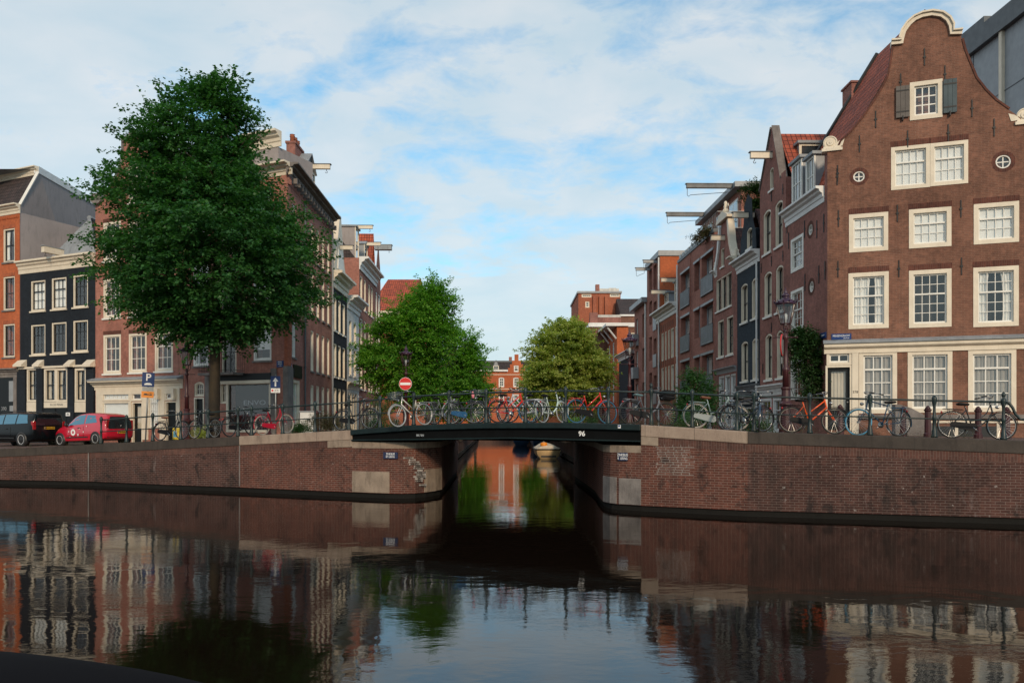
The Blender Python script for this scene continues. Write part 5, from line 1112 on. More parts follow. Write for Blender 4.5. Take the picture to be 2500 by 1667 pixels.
# hipped tile roof over the corner house
zr = 18.3; q1, q2 = FL.p(a, zt+.93, -.4), FL.p(c-.2, zt+.93, -.4); q3 = SL.p(uS, zt+.93, -.4); q4 = q1+(q3-q2); t1 = q1.lerp(q2, .5).lerp(q4.lerp(q3, .5), .3)+V3((0, 0, zr-zt-.9)); t2 = q1.lerp(q2, .5).lerp(q4.lerp(q3, .5), .75)+V3((0, 0, zr-zt-.9))
mb = MB(); mb.add([q1, q2, q3, q4, t1, t2], [(0, 1, 4), (1, 2, 5, 4), (2, 3, 5), (3, 0, 4, 5)]); mb.build('roof', M['dark_tile'], L4)
# chimney, front dormer, hoist dormer
cq = Wp(699, 45.5); zch = 2.5+(1028-350)/45.5; mb = MB(); mb.obox((cq[0], cq[1], 12), (.48, 0, 0), (0, 1.6, 0), (0, 0, zch-12)); mb.obox((cq[0]-.05, cq[1]-.05, zch), (.58, 0, 0), (0, 1.7, 0), (0, 0, .12)); C_ = mb.build('chimney', M['side_brick'], L4); C_['_o'] = L4['_o']
for k in range(3): mb = MB(); mb.lathe([(.13, 0), (.12, .3), (.15, .33), (.15, .36), (.11, .38), (.11, .42), (.15, .44), (.02, .47)], (cq[0]+.24, cq[1]+.3+k*.5, zch+.12), 9); mb.build('chimney_pot', M['red_brick'], C_, smooth=True)
mb = MB(); u0, u1_ = ul(590), ul(668); z0_ = zt+.9; z1_ = 2.5+(1028-395)/46.5; mb.fbox(FL, u0, u1_, z0_, z1_, -3, -.35); dq = mb.build('roof_storey', M['grey_render'], L4); cornice(L4, FL, u0-.2, u1_+.2, z1_+.75, .75, .5, 'cream', 'attic_cornice')
for o in [o for o in bpy.data.objects if o.name.startswith('attic_cornice')]: o.location = -FL.n*.35
dormer(L4, SL, SL.px(751)[0], SL.px(772)[0], zt+.9, zt+2.3, -.1, 2.5, peak=.8, beam=1.05, cols=1, sidem='grey_render')
# electricity cabinet beside the corner (own thing)
q = Wp(754, 52.5); t_ = thing('utility_cabinet', 'pale grey metal electricity cabinet beside the brick corner house', 'cabinet', (q[0], q[1], 1.6), baked=True)
mb = MB(); mb.obox((q[0]-.42, q[1], 1.4), (.85, 0, 0), (0, .4, 0), (0, 0, 1.52)); mb.build('cabinet_body', M['off_white'], t_, bevel=.02); mb = MB(); mb.obox((q[0]-.46, q[1]-.03, 2.92), (.93, 0, 0), (0, .46, 0), (0, 0, .06)); mb.build('cabinet_top', M['grey_metal'], t_); mb = MB(); mb.obox((q[0]-.1, q[1]-.012, 2.5), (.16, 0, 0), (0, .012, 0), (0, 0, .1)); mb.build('notice', M['dark_grey'], t_)
# ================================================================ houses along the left side canal
KX = dict(cols=1, rows=(1, 1), fm='cream', sm='off_white', fw=.10, rec=.02, ft=.16, sill='white', curt='blind', cw='curtain', glass='glass')
def kk(**k): d = dict(KX); d.update(k); return d
wl = []
for x0, x1 in ((814.5, 822), (825.8, 832.5), (836.5, 843)):
    for z0, z1 in ((8.2, 10.3), (5.3, 7.4), (2.0, 4.6)): wl.append((x0, x1, z0, z1, kk()))
S1, u0, u1 = rowhouse('row_house', 'narrow black brick house with deep cream cornice on the left side canal', SL, 810, 847, [(0, 10.9), (1, 10.9)], 'black_brick', wl, depth=8, zbody=11.8)
cornice(S1, SL, u0, u1, 11.85, 1.0, .65, 'cream'); 
mb = MB(); ua, ub = u0+.5, u0+4.9; mb.prism([SL.p(u, z, -.02) for u, z in ((ua, 11.8), (ub, 11.8), (ub-1.0, 13.2), ((ua+ub)/2+.25, 15.9), ((ua+ub)/2-.1, 15.9), (ua+1.0, 13.2))], SL.n*-.35); mb.build('attic_gable', M['cream'], S1)
mb = MB(); mb.prism([SL.p(u, z, -.9) for u, z in ((ua+1.3, 12.3), (ub-1.3, 12.3), (ub-1.5, 13.6), (ua+1.5, 13.6))], SL.n*.93); mb.build('attic_window', M['white'], S1); hoist(S1, SL.p((ua+ub)/2, 13.7, -.2), SL.n, 1.0)
ridge_roof(S1, SL, u0, u1, 11.8, 14.8, -.6, -3, -8, 'dark_tile', .3)
mb = MB(); q = SL.p(u1-.9, 0, -2.6); mb.obox((q.x, q.y, 12), (1.0, 0, 0), (0, .7, 0), (0, 0, 3.1)); mb.build('chimney', M['red_brick'], S1); mb = MB(); mb.lathe([(.18, 0), (.18, .3), (.3, .34), (.3, .4), (.12, .44), (.2, .55), (.05, .6)], (q.x+.4, q.y+.3, 15.1), 9); mb.build('chimney_pot', M['galv'], S1)
wl = []
for x0, x1 in ((852, 858.2), (863.2, 869.5)):
    for z0, z1 in ((7.9, 9.5), (5.7, 7.6)): wl.append((x0, x1, z0, z1, kk(fw=.06)))
for x0, x1 in ((850, 854), (855, 859), (860.5, 865), (866.5, 871.5)): wl.append((x0, x1, 1.8, 4.5, kk(fw=.08, sill=None)))
S2, u0, u1 = rowhouse('row_house', 'small white painted house with cream cornice on the left side canal', SL, 847.3, 876.5, [(0, 10.2), (1, 10.2)], 'white_wall', wl, depth=7, zbody=11.1)
cornice(S2, SL, u0, u1, 11.1, .9, .75, 'off_white'); cornice(S2, SL, u0, u1, 5.2, .5, .25, 'cream', 'shop_cornice'); ridge_roof(S2, SL, u0, u1, 11.1, 12.6, -.4, -3, -7, 'dark_tile')
wl = []
for x0, x1 in ((879.5, 885), (889, 893.5), (899.5, 903.7), (906, 910.5), (917.5, 921), (923.5, 927.5)):
    for z0, z1 in ((11.0, 13.4), (7.9, 10.2), (4.9, 7.1), (1.9, 4.0)):
        if x0 < 915 and z0 > 12: continue
        wl.append((x0, x1, z0, z1, kk(fm='white' if x0 > 915 else 'cream', fw=.09)))
S3, u0, u1 = rowhouse('row_house', 'tall brown brick double house with red tiled roof at the end of the left row', SL, 876.8, 929, [(0, 13.7), (.76, 13.7), (.77, 15.5), (.88, 17.9), (.99, 15.6), (1, 13.7)], 'dull_brick', wl, depth=9, zbody=14.6)
um = u0+(u1-u0)*.76; cornice(S3, SL, u0, um, 14.7, .95, .7, 'off_white'); gable_roof(S3, SL, um, u1, 14.0, 18.5, -.4, -8, 'red_tile')
ridge_roof(S3, SL, u0, um, 14.6, 17.8, -.3, -2.8, -8, 'dark_tile'); dormer(S3, SL, u0+1.2, u0+2.6, 14.7, 17.2, -.5, 2.2, beam=1.15, cols=1, sidem='grey_render'); dormer(S3, SL, um-2.8, um-1.4, 14.7, 16.8, -.5, 2.2, beam=1.15, cols=1, peak=.3)
hoist(S3, SL.p((um+u1)/2, 17.2, 0), SL.n, 1.15, 'lead', 'lead', .4, .5)
for i in range(5): anchor(S3, SL, um+.5+i*.8, 10.7, .6)
# house with big red hipped roof closing the row
sr = 23.5; fr = Fr(Wp(905, sr), Wp(1042, sr)); S4 = house('row_house', 'brick house with broad red hipped tile roof above the left tree', fr, 0); hl = []
mb = MB(); zt = zf(768, sr); cutwall(mb, fr, [(0, .4), (fr.len, .4), (fr.len, zt), (0, zt)], [], HOLE_D); mb.build('front_wall', M['red_brick'], S4); bodywalls(S4, fr, 0, fr.len, zt, 10, 'red_brick')
mb = MB(); mb.fbox(fr, -.1, fr.len+.1, zt, zt+.35, -10, .35); mb.build('eaves', M['cream'], S4); ridge_roof(S4, fr, -.3, fr.len+.1, zt+.35, zf(682, sr)+.9, .35, -5, -10, 'red_tile', 1.3)
for k in range(7): mb = MB(); u = .4+k*.75; mb.fbox(fr, u, u+.16, zt-.2, zt-.002, .0, .25); mb.build('eaves_bracket', M['cream'], S4)
# ================================================================ closing facade of the side canal: orange brick with stepped gable
so = 15.2; fr = Fr(Wp(990, so), Wp(1440, so)); E1 = house('stepped_gable_house', 'bright orange brick building with stepped gable and slate roof closing the side canal', fr, 0); hl = []
def WO(x0, x1, y0, y1, **k):
    a, z1 = fr.px(x0, y0); c, z0 = fr.px(x1, y1); win(E1, fr, a, c, z0, z1, hl, cols=2, rows=(1, 2), fm='off_white', sm='white', fw=.12, glass='far_glass', sw=.08, mun=.06, **k)
for x in (1010, 1050, 1092, 1124, 1156, 1217.5, 1253, 1290, 1325, 1360, 1395):
    WO(x, x+13.5, 921, 945, arch=.15); WO(x, x+13.5, 962, 990)
WO(1254.5, 1266, 892, 908)
zt = zf(907, so); st = [(1240, 907), (1240, 898), (1245, 898), (1245, 889), (1250, 889), (1250, 880), (1256, 880), (1256, 865), (1266, 865), (1266, 880), (1272, 880), (1272, 889), (1277, 889), (1277, 898), (1282, 898), (1282, 907)]
top = [(0, zt)]+[fr.px(x, y) for x, y in st]+[(fr.len, zt)]; mb = MB(); cutwall(mb, fr, [(0, .4), (fr.len, .4)]+top[::-1], hl, HOLE_D); mb.build('front_wall', M['orange_brick'], E1); bodywalls(E1, fr, 0, fr.len, zt, 10, 'orange_brick')
for x0, x1 in ((990, 1239), (1283, 1440)):
    a, c = fr.px(x0)[0], fr.px(x1)[0]; mb = MB(); mb.fbox(fr, a, c, zt, zt+.3, -.2, .3); mb.build('cornice', M['off_white'], E1)
mb = MB(); q = [fr.p(0, zt+.3, .0), fr.p(fr.len, zt+.3, .0), fr.p(fr.len, zf(882, so), -2), fr.p(0, zf(882, so), -2)]; mb.add(q, [(0, 1, 2, 3)]); mb.build('roof', M['dark_tile'], E1, recalc=False)
mb = MB(); mb.fbox(fr, 0, fr.len, zf(882, so), zf(878, so), -8, -1.9); mb.build('roof_edge', M['dark_grey'], E1)
u = fr.px(1211)[0]; dormer(E1, fr, u-.45, u+.45, zt+.3, zf(893, so), -.1, 1.5, peak=.9, cols=1); mb = MB(); u = fr.px(1246)[0]; mb.fbox(fr, u-.25, u+.25, zf(878, so), zf(868, so), -3, -2.4); mb.build('chimney', M['side_brick'], E1)
for y in (915, 950, 995): mb = MB(); z = zf(y, so); mb.fbox(fr, 0, fr.len, z, z+.10, .003, .03); mb.build('stone_band', M['cream'], E1)
# quay closing the canal in front of it
mb = MB(); mb.box(-9, 12, 108, 140, -.5, 1.25); o = mb.build('pavement', M['pave'], off=(0, 0, 0)); struct(o)
# ================================================================ trees and plants
def leaves_mesh(name, P, D, mat, parent, leaf=(.12, .075), per=38, ln=(.6, 1.2), seed=1, droop=.35, spread=.16):
    """P: spray base points, D: spray directions; every spray is a twig carrying leaves on both sides"""
    rg = np.random.default_rng(seed); n = len(P); L_ = rg.uniform(ln[0], ln[1], n)
    D = D/np.linalg.norm(D, axis=1)[:, None]; t = rg.uniform(0.05, 1, (n, per))
    side = np.cross(D, np.array([0, 0, 1.0])); side /= (np.linalg.norm(side, axis=1)[:, None]+1e-6)
    sgn = rg.choice([-1, 1], (n, per)); off = rg.uniform(.2, 1, (n, per))*spread*(1.15-t*.75)
    pos = P[:, None, :]+D[:, None, :]*(t*L_[:, None])[..., None]+side[:, None, :]*(sgn*off)[..., None]
    pos[..., 2] += -droop*(t**2)*L_[:, None]*.5+rg.normal(0, .05, (n, per)); pos += rg.normal(0, .03, pos.shape)
    ld = D[:, None, :]*.7+side[:, None, :]*sgn[..., None]*.9+rg.normal(0, .35, pos.shape); ld[..., 2] -= .35; ld /= np.linalg.norm(ld, axis=2)[..., None]
    nr = np.zeros_like(ld); nr[..., 2] = 1; nr += rg.normal(0, .45, nr.shape); sd = np.cross(ld, nr); sd /= (np.linalg.norm(sd, axis=2)[..., None]+1e-6)
    s = rg.uniform(.65, 1.2, (n, per))[..., None]
    a = pos; tip = pos+ld*leaf[0]*s; m_ = pos+ld*leaf[0]*.45*s; l = m_+sd*leaf[1]*.5*s; r = m_-sd*leaf[1]*.5*s; l[..., 2] += .012; r[..., 2] += .012
    V = np.stack([a, l, tip, r], axis=2).reshape(-1, 3); k = n*per; V = V-np.array(V3(parent['_o']))
    me = bpy.data.meshes.new(name); me.vertices.add(4*k); me.vertices.foreach_set('co', V.ravel().astype(np.float32)); me.loops.add(4*k); me.loops.foreach_set('vertex_index', np.arange(4*k, dtype=np.int32))
    me.polygons.add(k); me.polygons.foreach_set('loop_start', np.arange(0, 4*k, 4, dtype=np.int32)); me.polygons.foreach_set('loop_total', np.full(k, 4, dtype=np.int32)); me.update(calc_edges=True); me.materials.append(mat)
    o = bpy.data.objects.new(name, me); C.objects.link(o); o.parent = parent; return o
def crown(table, c, nb, per_b, seed, flat=.45, bough=.75, shrink=.62, gaps=.85):
    shrink = min(shrink, .25*(max(t[0] for t in table)-min(t[0] for t in table)), .6*max(t[2] for t in table))
    rg = np.random.default_rng(seed); zs = np.array([t[0] for t in table]); cx = np.array([t[1] for t in table]); rs = np.array([t[2] for t in table])
    o = np.argsort(zs); zs, cx, rs = zs[o], cx[o], np.maximum(.15, rs[o]-shrink); zs = zs[0]+.3*shrink+(zs-zs[0])*(1-1.6*shrink/(zs[-1]-zs[0])); P = []; D = []; cnt = 0
    zmid = zs[0]+(zs[-1]-zs[0])*.42
    while cnt < nb:
        z = rg.uniform(zs[0], zs[-1]); R_ = np.interp(z, zs, rs)
        if rg.random() > (R_/rs.max())**1.0+.08: continue
        th = rg.uniform(0, 2*math.pi); sk = math.sin(th*2.3+z*1.9+seed)*math.sin(z*1.5-th*1.7+seed*2)
        if sk > .42 and rg.random() < gaps: continue
        f = rg.uniform(0, 1)**.38; lump = 1+.10*math.sin(3*th+z*1.3)+.07*math.sin(7*th-z*2.1)
        rad = R_*f*lump*.90; ctr = np.array([c[0]+np.interp(z, zs, cx)+rad*math.cos(th), c[1]+rad*math.sin(th), z]); out = np.array([math.cos(th), math.sin(th), (z-zmid)/max(rs)*.55+.12]); out /= np.linalg.norm(out)
        bs = bough*rg.uniform(.6, 1.2)
        for _ in range(per_b):
            d = rg.normal(0, 1, 3); d[2] *= flat; P.append(ctr+d*bs*.5); v = out*1.0+rg.normal(0, .45, 3)+d*.35; v[2] = v[2]*.7+.05; D.append(v)
        cnt += 1
    return np.array(P), np.array(D)
def limbs(par, base, top, R0, table, nl, seed, mat, z1, cxo=0.0):
    rr = random.Random(seed); mb = MB(); b = V3(base)
    H = top-b.z; pts = []; n = 9
    for i in range(n+1): k = i/n; pts.append(b+V3((cxo*k+math.sin(k*5+seed)*.10*k, math.sin(k*4)*.1, H*.86*k)))
    rad = [R0*(1.35 if i == 0 else 1.0)*(1-.9*(max(0, i/n-.2)/.8)**.8) if i/n > .2 else R0*(1.25-.9*i/n if i == 0 else 1.0) for i in range(n+1)]
    mb.tube(pts, rad, 12); par_t = mb.build('trunk', mat, par, smooth=True); par_t['_o'] = par['_o']; mb = MB()
    zs = sorted(t[0] for t in table)
    for i in range(nl):
        z = z1+(top-z1)*.68*(i+rr.random())/nl; k = (z-b.z)/(H*.86); th = i*2.4+rr.random()
        if k > .92: continue
        R_ = np.interp(z+1.0, zs, [t[2] for t in sorted(table)]); st = b+V3((cxo*k, 0, z-b.z)); e = st+V3((math.cos(th)*R_*.55, math.sin(th)*R_*.55, .6+rr.random()*.8)); m1 = st.lerp(e, .4)+V3((0, 0, .25)); rb = max(.03, R0*.42*(1-k*.6))
        mb.tube([st, m1, e], [rb, rb*.6, .02], 6)
        for j in range(3):
            s2 = m1.lerp(e, .2+.25*j); a2 = th+(1 if j % 2 else -1)*.8; mb.tube([s2, s2+V3((math.cos(a2)*R_*.3, math.sin(a2)*R_*.3, .5))], [rb*.35, .012], 5)
    mb.build('limbs', mat, par, smooth=True)
bark = stone('bark', (.085, .062, .040), (.040, .030, .022), scale=3, dirt=.5)
mossy = stone('mossy_bark', (.045, .032, .017), (.014, .011, .009), scale=2.2, dirt=.45)
leaf_elm = leafmat('leaf_elm', (.025, .098, .030), (.068, .195, .045), (.018, .070, .026), .4)
leaf_lime = leafmat('leaf_lime', (.085, .27, .028), (.21, .41, .045), (.042, .16, .024), .45)
leaf_yel = leafmat('leaf_yel', (.46, .47, .14), (.30, .38, .085), (.11, .20, .038), .45)
leaf_ivy = leafmat('leaf_ivy', (.014, .050, .014), (.030, .075, .018), (.040, .050, .018), .2)
leaf_bush = leafmat('leaf_bush', (.028, .095, .025), (.050, .125, .030), (.015, .055, .016), .3)
leaf_dry = leafmat('leaf_dry', (.10, .075, .035), (.06, .07, .025), (.05, .035, .02), .2)
px_z = lambda y, s: CZ+(HY-y)/s
# the elm on the left quay
s_, xt = 60.0, 520; X0, Y0 = Wp(xt, s_)
tb = [(px_z(y, s_), (c-xt)/s_, r/s_) for y, c, r in ((150, 552, 16), (172, 548, 45), (208, 508, 100), (260, 475, 150), (330, 480, 172), (400, 465, 195), (455, 500, 232), (530, 505, 282), (600, 520, 288), (655, 528, 300), (705, 530, 282), (745, 525, 255), (780, 522, 205), (812, 530, 130), (838, 525, 70))]
TR = thing('elm_tree', 'large dark green elm standing on the left quay in front of the houses', 'tree', (X0, Y0, 1.72), baked=True)
limbs(TR, (X0, Y0, 1.6), tb[0][0], .225, tb, 22, 3, mossy, 5.6, .3)
P, D = crown(tb, (X0, Y0), 560, 8, 11, shrink=.72); leaves_mesh('crown', P, D, leaf_elm, TR, per=36, leaf=(.15, .105), seed=5)
# two lime trees on the left bank of the side canal
def tree(xc, s, tab, label, mat, nb, seed, R0=.15, per=30, leaf=(.15, .11), zb=1.3, kind='lime_tree', per_b=7, group='trees along the side canal'):
    X_, Y_ = Wp(xc, s); tb = [(px_z(y, s), (c-xc)/s, r/s) for y, c, r in tab]; t_ = thing(kind, label, 'tree', (X_, Y_, zb), baked=True, group=group)
    limbs(t_, (X_, Y_, zb-.1), tb[0][0], R0, tb, 12, seed, bark, tb[-1][0], (tb[0][1])); P, D = crown(tb, (X_, Y_), nb, per_b, seed, shrink=.5); leaves_mesh('crown', P, D, mat, t_, per=per, leaf=leaf, seed=seed+1)
    return t_
tree(1040, 38, ((665, 1066, 8), (690, 1068, 30), (720, 1050, 62), (760, 1020, 92), (800, 1010, 108), (840, 990, 108), (880, 975, 112), (920, 975, 95), (955, 1000, 70), (985, 1010, 40)), 'green lime tree with a pointed top left of the side canal', leaf_lime, 430, 21)
tree(1120, 33, ((790, 1130, 12), (815, 1122, 40), (850, 1115, 66), (890, 1118, 76), (930, 1118, 80), (965, 1115, 78), (1000, 1105, 60), (1018, 1105, 30)), 'lower bright green lime tree just right of the pointed one', leaf_lime, 300, 31)
tree(1385, 31, ((768, 1390, 15), (785, 1385, 50), (815, 1380, 80), (850, 1378, 95), (890, 1385, 112), (925, 1380, 115), (960, 1385, 105), (995, 1380, 70), (1012, 1380, 40)), 'yellowish green lime tree right of the side canal', leaf_yel, 460, 41, leaf=(.17, .14))
tree(1160, 21, ((925, 1160, 6), (945, 1158, 22), (970, 1156, 28), (1000, 1156, 24), (1015, 1156, 12)), 'small far lime tree on the left bank before the orange building', leaf_lime, 110, 51, leaf=(.2, .15))
tree(1306, 21, ((890, 1306, 6), (920, 1306, 24), (960, 1308, 30), (1000, 1300, 30), (1015, 1300, 15)), 'small far lime tree on the right bank before the orange building', leaf_lime, 110, 61, leaf=(.2, .15))
def bush(xc, s, tab, label, mat, nb, seed, kind='bush', cat='bush', zb=2.0, leaf=(.09, .06), per=26, ln=(.25, .55), t=None, depth=1.0, bough=.4, woody=True):
    X_, Y_ = Wp(xc, s); tb = [(px_z(y, s), (c-xc)/s, r/s) for y, c, r in tab]; t_ = thing(kind, label, cat, (X_, Y_, zb), baked=True)
    P, D = crown(tb, (0, 0), nb, 5, seed, bough=bough, shrink=.18); P[:, 1] *= depth; P += np.array([X_, Y_, 0]); leaves_mesh('foliage', P, D, mat, t_, per=per, leaf=leaf, ln=ln, seed=seed, spread=.09)
    if woody:
        mb = MB(); rr = random.Random(seed)
        for i in range(5): a = V3((X_+rr.uniform(-.15, .15), Y_+rr.uniform(-.1, .1), zb)); mb.tube([a, a+V3((rr.uniform(-.4, .4), rr.uniform(-.2, .2), (tb[0][0]-zb)*.7))], [.03, .01], 5)
        mb.build('stem', bark, t_)
    return t_
bush(1707, 62, ((902, 1700, 8), (920, 1705, 30), (950, 1712, 42), (985, 1710, 50), (1015, 1708, 52), (1036, 1705, 45)), 'dense green bush on the right street behind the grey bicycle', leaf_bush, 90, 71, zb=1.9)
bush(1968, 63.5, ((795, 1968, 14), (815, 1970, 32), (850, 1966, 38), (885, 1972, 36), (910, 1982, 26), (940, 1990, 18), (958, 1992, 14)), 'dark green ivy bush climbing the side wall of the brown corner house', leaf_ivy, 110, 81, kind='climbing_ivy', cat='climbing plant', zb=2.2, depth=.5, leaf=(.08, .07), bough=.32)
t_ = bush(1833, 47, ((443, 1832, 12), (455, 1835, 26), (475, 1840, 26), (500, 1847, 15), (520, 1849, 9)), 'green ivy bush hanging over the roof edge of the navy house', leaf_ivy, 60, 91, kind='roof_ivy', cat='climbing plant', zb=12.9, depth=.6)
bush(1727, 41.5, ((548, 1735, 8), (560, 1728, 20), (575, 1722, 16), (585, 1715, 8)), 'brownish potted shrub on the roof terrace of the wide apartment house', leaf_dry, 26, 95, kind='potted_shrub', cat='potted plant', zb=13.4, woody=False)
bush(745, 56, ((1028, 745, 5), (1036, 745, 12), (1050, 745, 14), (1062, 745, 10)), 'round clipped green shrub in front of the utility cabinet', leaf_bush, 22, 97, zb=1.9, leaf=(.06, .04), bough=.2, woody=False)
bush(492, 57, ((1046, 490, 8), (1052, 492, 14), (1062, 492, 14), (1068, 492, 10)), 'low yellow green plant at the foot of the elm', leaf_yel, 16, 99, kind='plant', cat='plant', zb=1.7, leaf=(.06, .04), bough=.2, woody=False)
for i, (x, s, lab, mt) in enumerate(((782, 60, 'dry brown weeds behind the railing beside the cabinet', leaf_dry), (812, 62, 'dry weeds at the left end of the bridge railing', leaf_dry), (920, 52, 'green climbing shrub at the left end of the bridge', leaf_bush), (1660, 74, 'green weeds under the black bicycle right of the bridge', leaf_bush), (1838, 82, 'green tuft of weeds beside the railing post on the right quay', leaf_bush), (950, 48, 'leafy green shrub beside the lamp post with the no entry sign', leaf_bush), (1450, 44, 'low green shrub behind the red bicycle at the far side of the bridge', leaf_bush), (1395, 44, 'low leafy plant seen through the far railing of the bridge', leaf_lime))):
    h = 28 if i in (0, 1, 3, 6, 7) else (60 if i in (2, 5) else 14)
    bush(x, s, ((1036-h, x, 5), (1036-h*.6, x, 16), (1034, x+2, 20), (1044, x, 18)), lab, mt, 18 if h < 50 else 34, 110+i, kind='weeds' if i not in (2, 5) else 'shrub', cat='plant', zb=px_z(1046, s), leaf=(.06, .03), bough=.25, woody=False)
# grass growing on the coping joints
rg = np.random.default_rng(9); pts = []; 
for x0, x1, k in ((40, 300, 60), (800, 1000, 36), (1500, 1700, 90), (1800, 2450, 70)):
    for i in range(k): q = T(rg.uniform(x0, x1), rg.uniform(.05, .5)); pts.append([q.x, q.y, q.z])
pts = np.array(pts); dd_ = np.tile([0, 0, 1.0], (len(pts), 1))+rg.normal(0, .35, (len(pts), 3)); g0 = thing('tmp', 'x', 'x', (0, 0, 0), baked=True)
o = leaves_mesh('weeds_on_coping', pts, dd_, leaf_dry, g0, leaf=(.05, .012), per=16, ln=(.04, .12), seed=3, droop=0, spread=.05); o.parent = None; o['kind'] = 'stuff'; o['label'] = 'dry grass and moss growing along the quay coping'; bpy.data.objects.remove(g0)
# ================================================================ bicycles
MC = {}
def col(name, c, rough=.3, metal=0.0, coat=.4):
    if name not in MC: MC[name] = plain(name, c, rough, metal, coat=coat)
    return MC[name]
rubber = plain('rubber', (.018, .018, .019), .75); chrome = plain('chrome', (.34, .34, .34), .3, 1.0); steel = plain('spoke_steel', (.38, .38, .38), .35, .8)
leather = plain('leather_brown', (.14, .045, .02), .5); black = plain('bike_black', (.008, .008, .009), .6, spec=.2)
def circ(cx, cz, r, n=28, a0=0, a1=2*math.pi, y=0.0):
    return [V3((cx+r*math.cos(a0+(a1-a0)*i/n), y, cz+r*math.sin(a0+(a1-a0)*i/n))) for i in range(n+(0 if abs(a1-a0) > 6.2 else 1))]
def bike(xr, xf, label, frame, cname, tyre_r=None, style='oma', t=.78, saddle=None, rimc=None, tyre=None, guard=None, case=True, rack=True, basket=None, crate=None, steer=0.0, sgn=1, lean=-4, bars='sweep', rackc=None, tassel=False, bag=None, scale=1.0, slack=0):
    fr = col(cname, frame) if not isinstance(frame, bpy.types.Material) else frame; tyre = tyre or rubber; rim = rimc or chrome; guard = guard or fr; saddle = saddle or black
    q = T(xr, t, .0); d0 = T(xr+25, t)-T(xr-25, t); d0.z = 0; d0.normalize()
    if xf < xr: d0 = -d0
    best = None
    for k in range(0, 86):
        a = R(k)*sgn; d = V3((d0.x*math.cos(a)-d0.y*math.sin(a), d0.x*math.sin(a)+d0.y*math.cos(a), 0)); f = q+d*1.12*scale; e = abs(CX+FP*f.x/f.y-xf)
        if best is None or e < best[0]-.3: best = (e, k*sgn, d)
    d = best[2]; f = q+d*1.12; zf = (T(CX+FP*f.x/f.y, max(.4, min(3, t))).z-q.z)
    r = thing('bicycle', label, 'bicycle', tuple(q), math.atan2(d.y, d.x), 'parked bicycles along the railings'); r.scale = (scale,)*3
    lean = lean-3+(xr*7 % 5); r.rotation_euler = (R(lean) if d.x > 0 else R(-lean), -math.atan2(zf, 1.12), math.atan2(d.y, d.x)); r.rotation_mode = 'XYZ'
    def add(mb, name, mats, par=None, piv=None):
        o = mb.build(name, mats, None, smooth=True, off=(0, 0, 0)); o.parent = par or r; return o
    wr = .335
    def wheel(x, turn=0.0, tyre=tyre):
        e = bpy.data.objects.new('wheel', None); C.objects.link(e); e.parent = r; e.location = (x, 0, .35); e.rotation_euler = (0, 0, turn)
        mb = MB(); mb.tube(circ(0, 0, wr, 36), .021, 6, closed=True); mb.build('tyre', tyre, None, smooth=True, off=(0, 0, 0)).parent = e
        mb = MB(); mb.tube(circ(0, 0, wr-.022, 36), .009, 5, closed=True); mb.build('rim', rim, None, smooth=True, off=(0, 0, 0)).parent = e
        mb = MB()
        for i in range(24): a = 2*math.pi*i/24; y = .03 if i % 2 else -.03; b2 = a+(.35 if i % 4 < 2 else -.35); mb.tube([(0.02*math.cos(b2), y, .02*math.sin(b2)), (math.cos(a)*(wr-.03), 0, math.sin(a)*(wr-.03))], .0024, 3, caps=False)
        mb.lathe([(.018, -.045), (.028, -.04), (.018, -.03), (.018, .03), (.028, .04), (.018, .045)], n=8, axis='y'); mb.build('spokes', steel, None, off=(0, 0, 0)).parent = e
        return e
    wheel(0, 0.0, tyre_r or tyre); wf = bpy.data.objects.new('steering', None); 
    st = R(steer); piv = V3((.93, 0, 0))
    def sv(p): p = V3(p); k = p-piv; return V3((piv.x+k.x*math.cos(st)-k.y*math.sin(st), k.x*math.sin(st)+k.y*math.cos(st), p.z))
    bpy.data.objects.remove(wf); w2 = wheel(1.12, st); w2.location = sv((1.12, 0, .35))
    HT, HB, BB, ST, RH, FH = V3((.86, 0, .90)), V3((.91, 0, .70)), V3((.46, 0, .29)), V3((.30, 0, .78)), V3((0, 0, .35)), V3((1.12, 0, .35))
    mb = MB(); tr = .017
    mb.tube([BB, ST, V3((.28, 0, .83))], .016, 7); mb.tube([HT+V3((-.01, 0, .04)), HT, HB, HB+V3((.01, 0, -.04))], .021, 8)
    for y in (-.055, .055):
        mb.tube([BB+V3((0, y*.5, 0)), RH+V3((0, y, 0))], .010, 6); mb.tube([V3((.31, y*.4, .72)), RH+V3((0, y, 0))], .009, 6)
    if style == 'oma': mb.tube([HB, V3((.82, 0, .50)), V3((.68, 0, .37)), V3((.55, 0, .31)), BB], tr, 8); mb.tube([HT-V3((0, 0, .03)), V3((.78, 0, .66)), V3((.62, 0, .50)), V3((.42, 0, .44)), V3((.40, 0, .42))], .013, 7)
    elif style == 'step': mb.tube([HB, BB], tr*1.25, 8); mb.tube([HT-V3((0, 0, .02)), V3((.385, 0, .49))], tr, 8)
    elif style == 'low': mb.tube([HB, V3((.80, 0, .48)), V3((.64, 0, .36)), BB], .026, 8)
    else: mb.tube([HB, BB], tr, 8); mb.tube([HT, ST], tr*.95, 8)
    add(mb, 'frame', fr)
    mb = MB()
    for y in (-.05, .05): mb.tube([sv(HB+V3((.012, 0, -.06))), sv(HB+V3((.03, y, -.09))), sv(V3((1.06, y, .45))), sv(FH+V3((0, y, 0)))], .011, 6)
    add(mb, 'fork', fr)
    mb = MB(); mb.tube([sv(HT+V3((0, 0, .03))), sv(HT+V3((-.03, 0, .13)))], .012, 6)
    top = HT+V3((-.03, 0, .13))
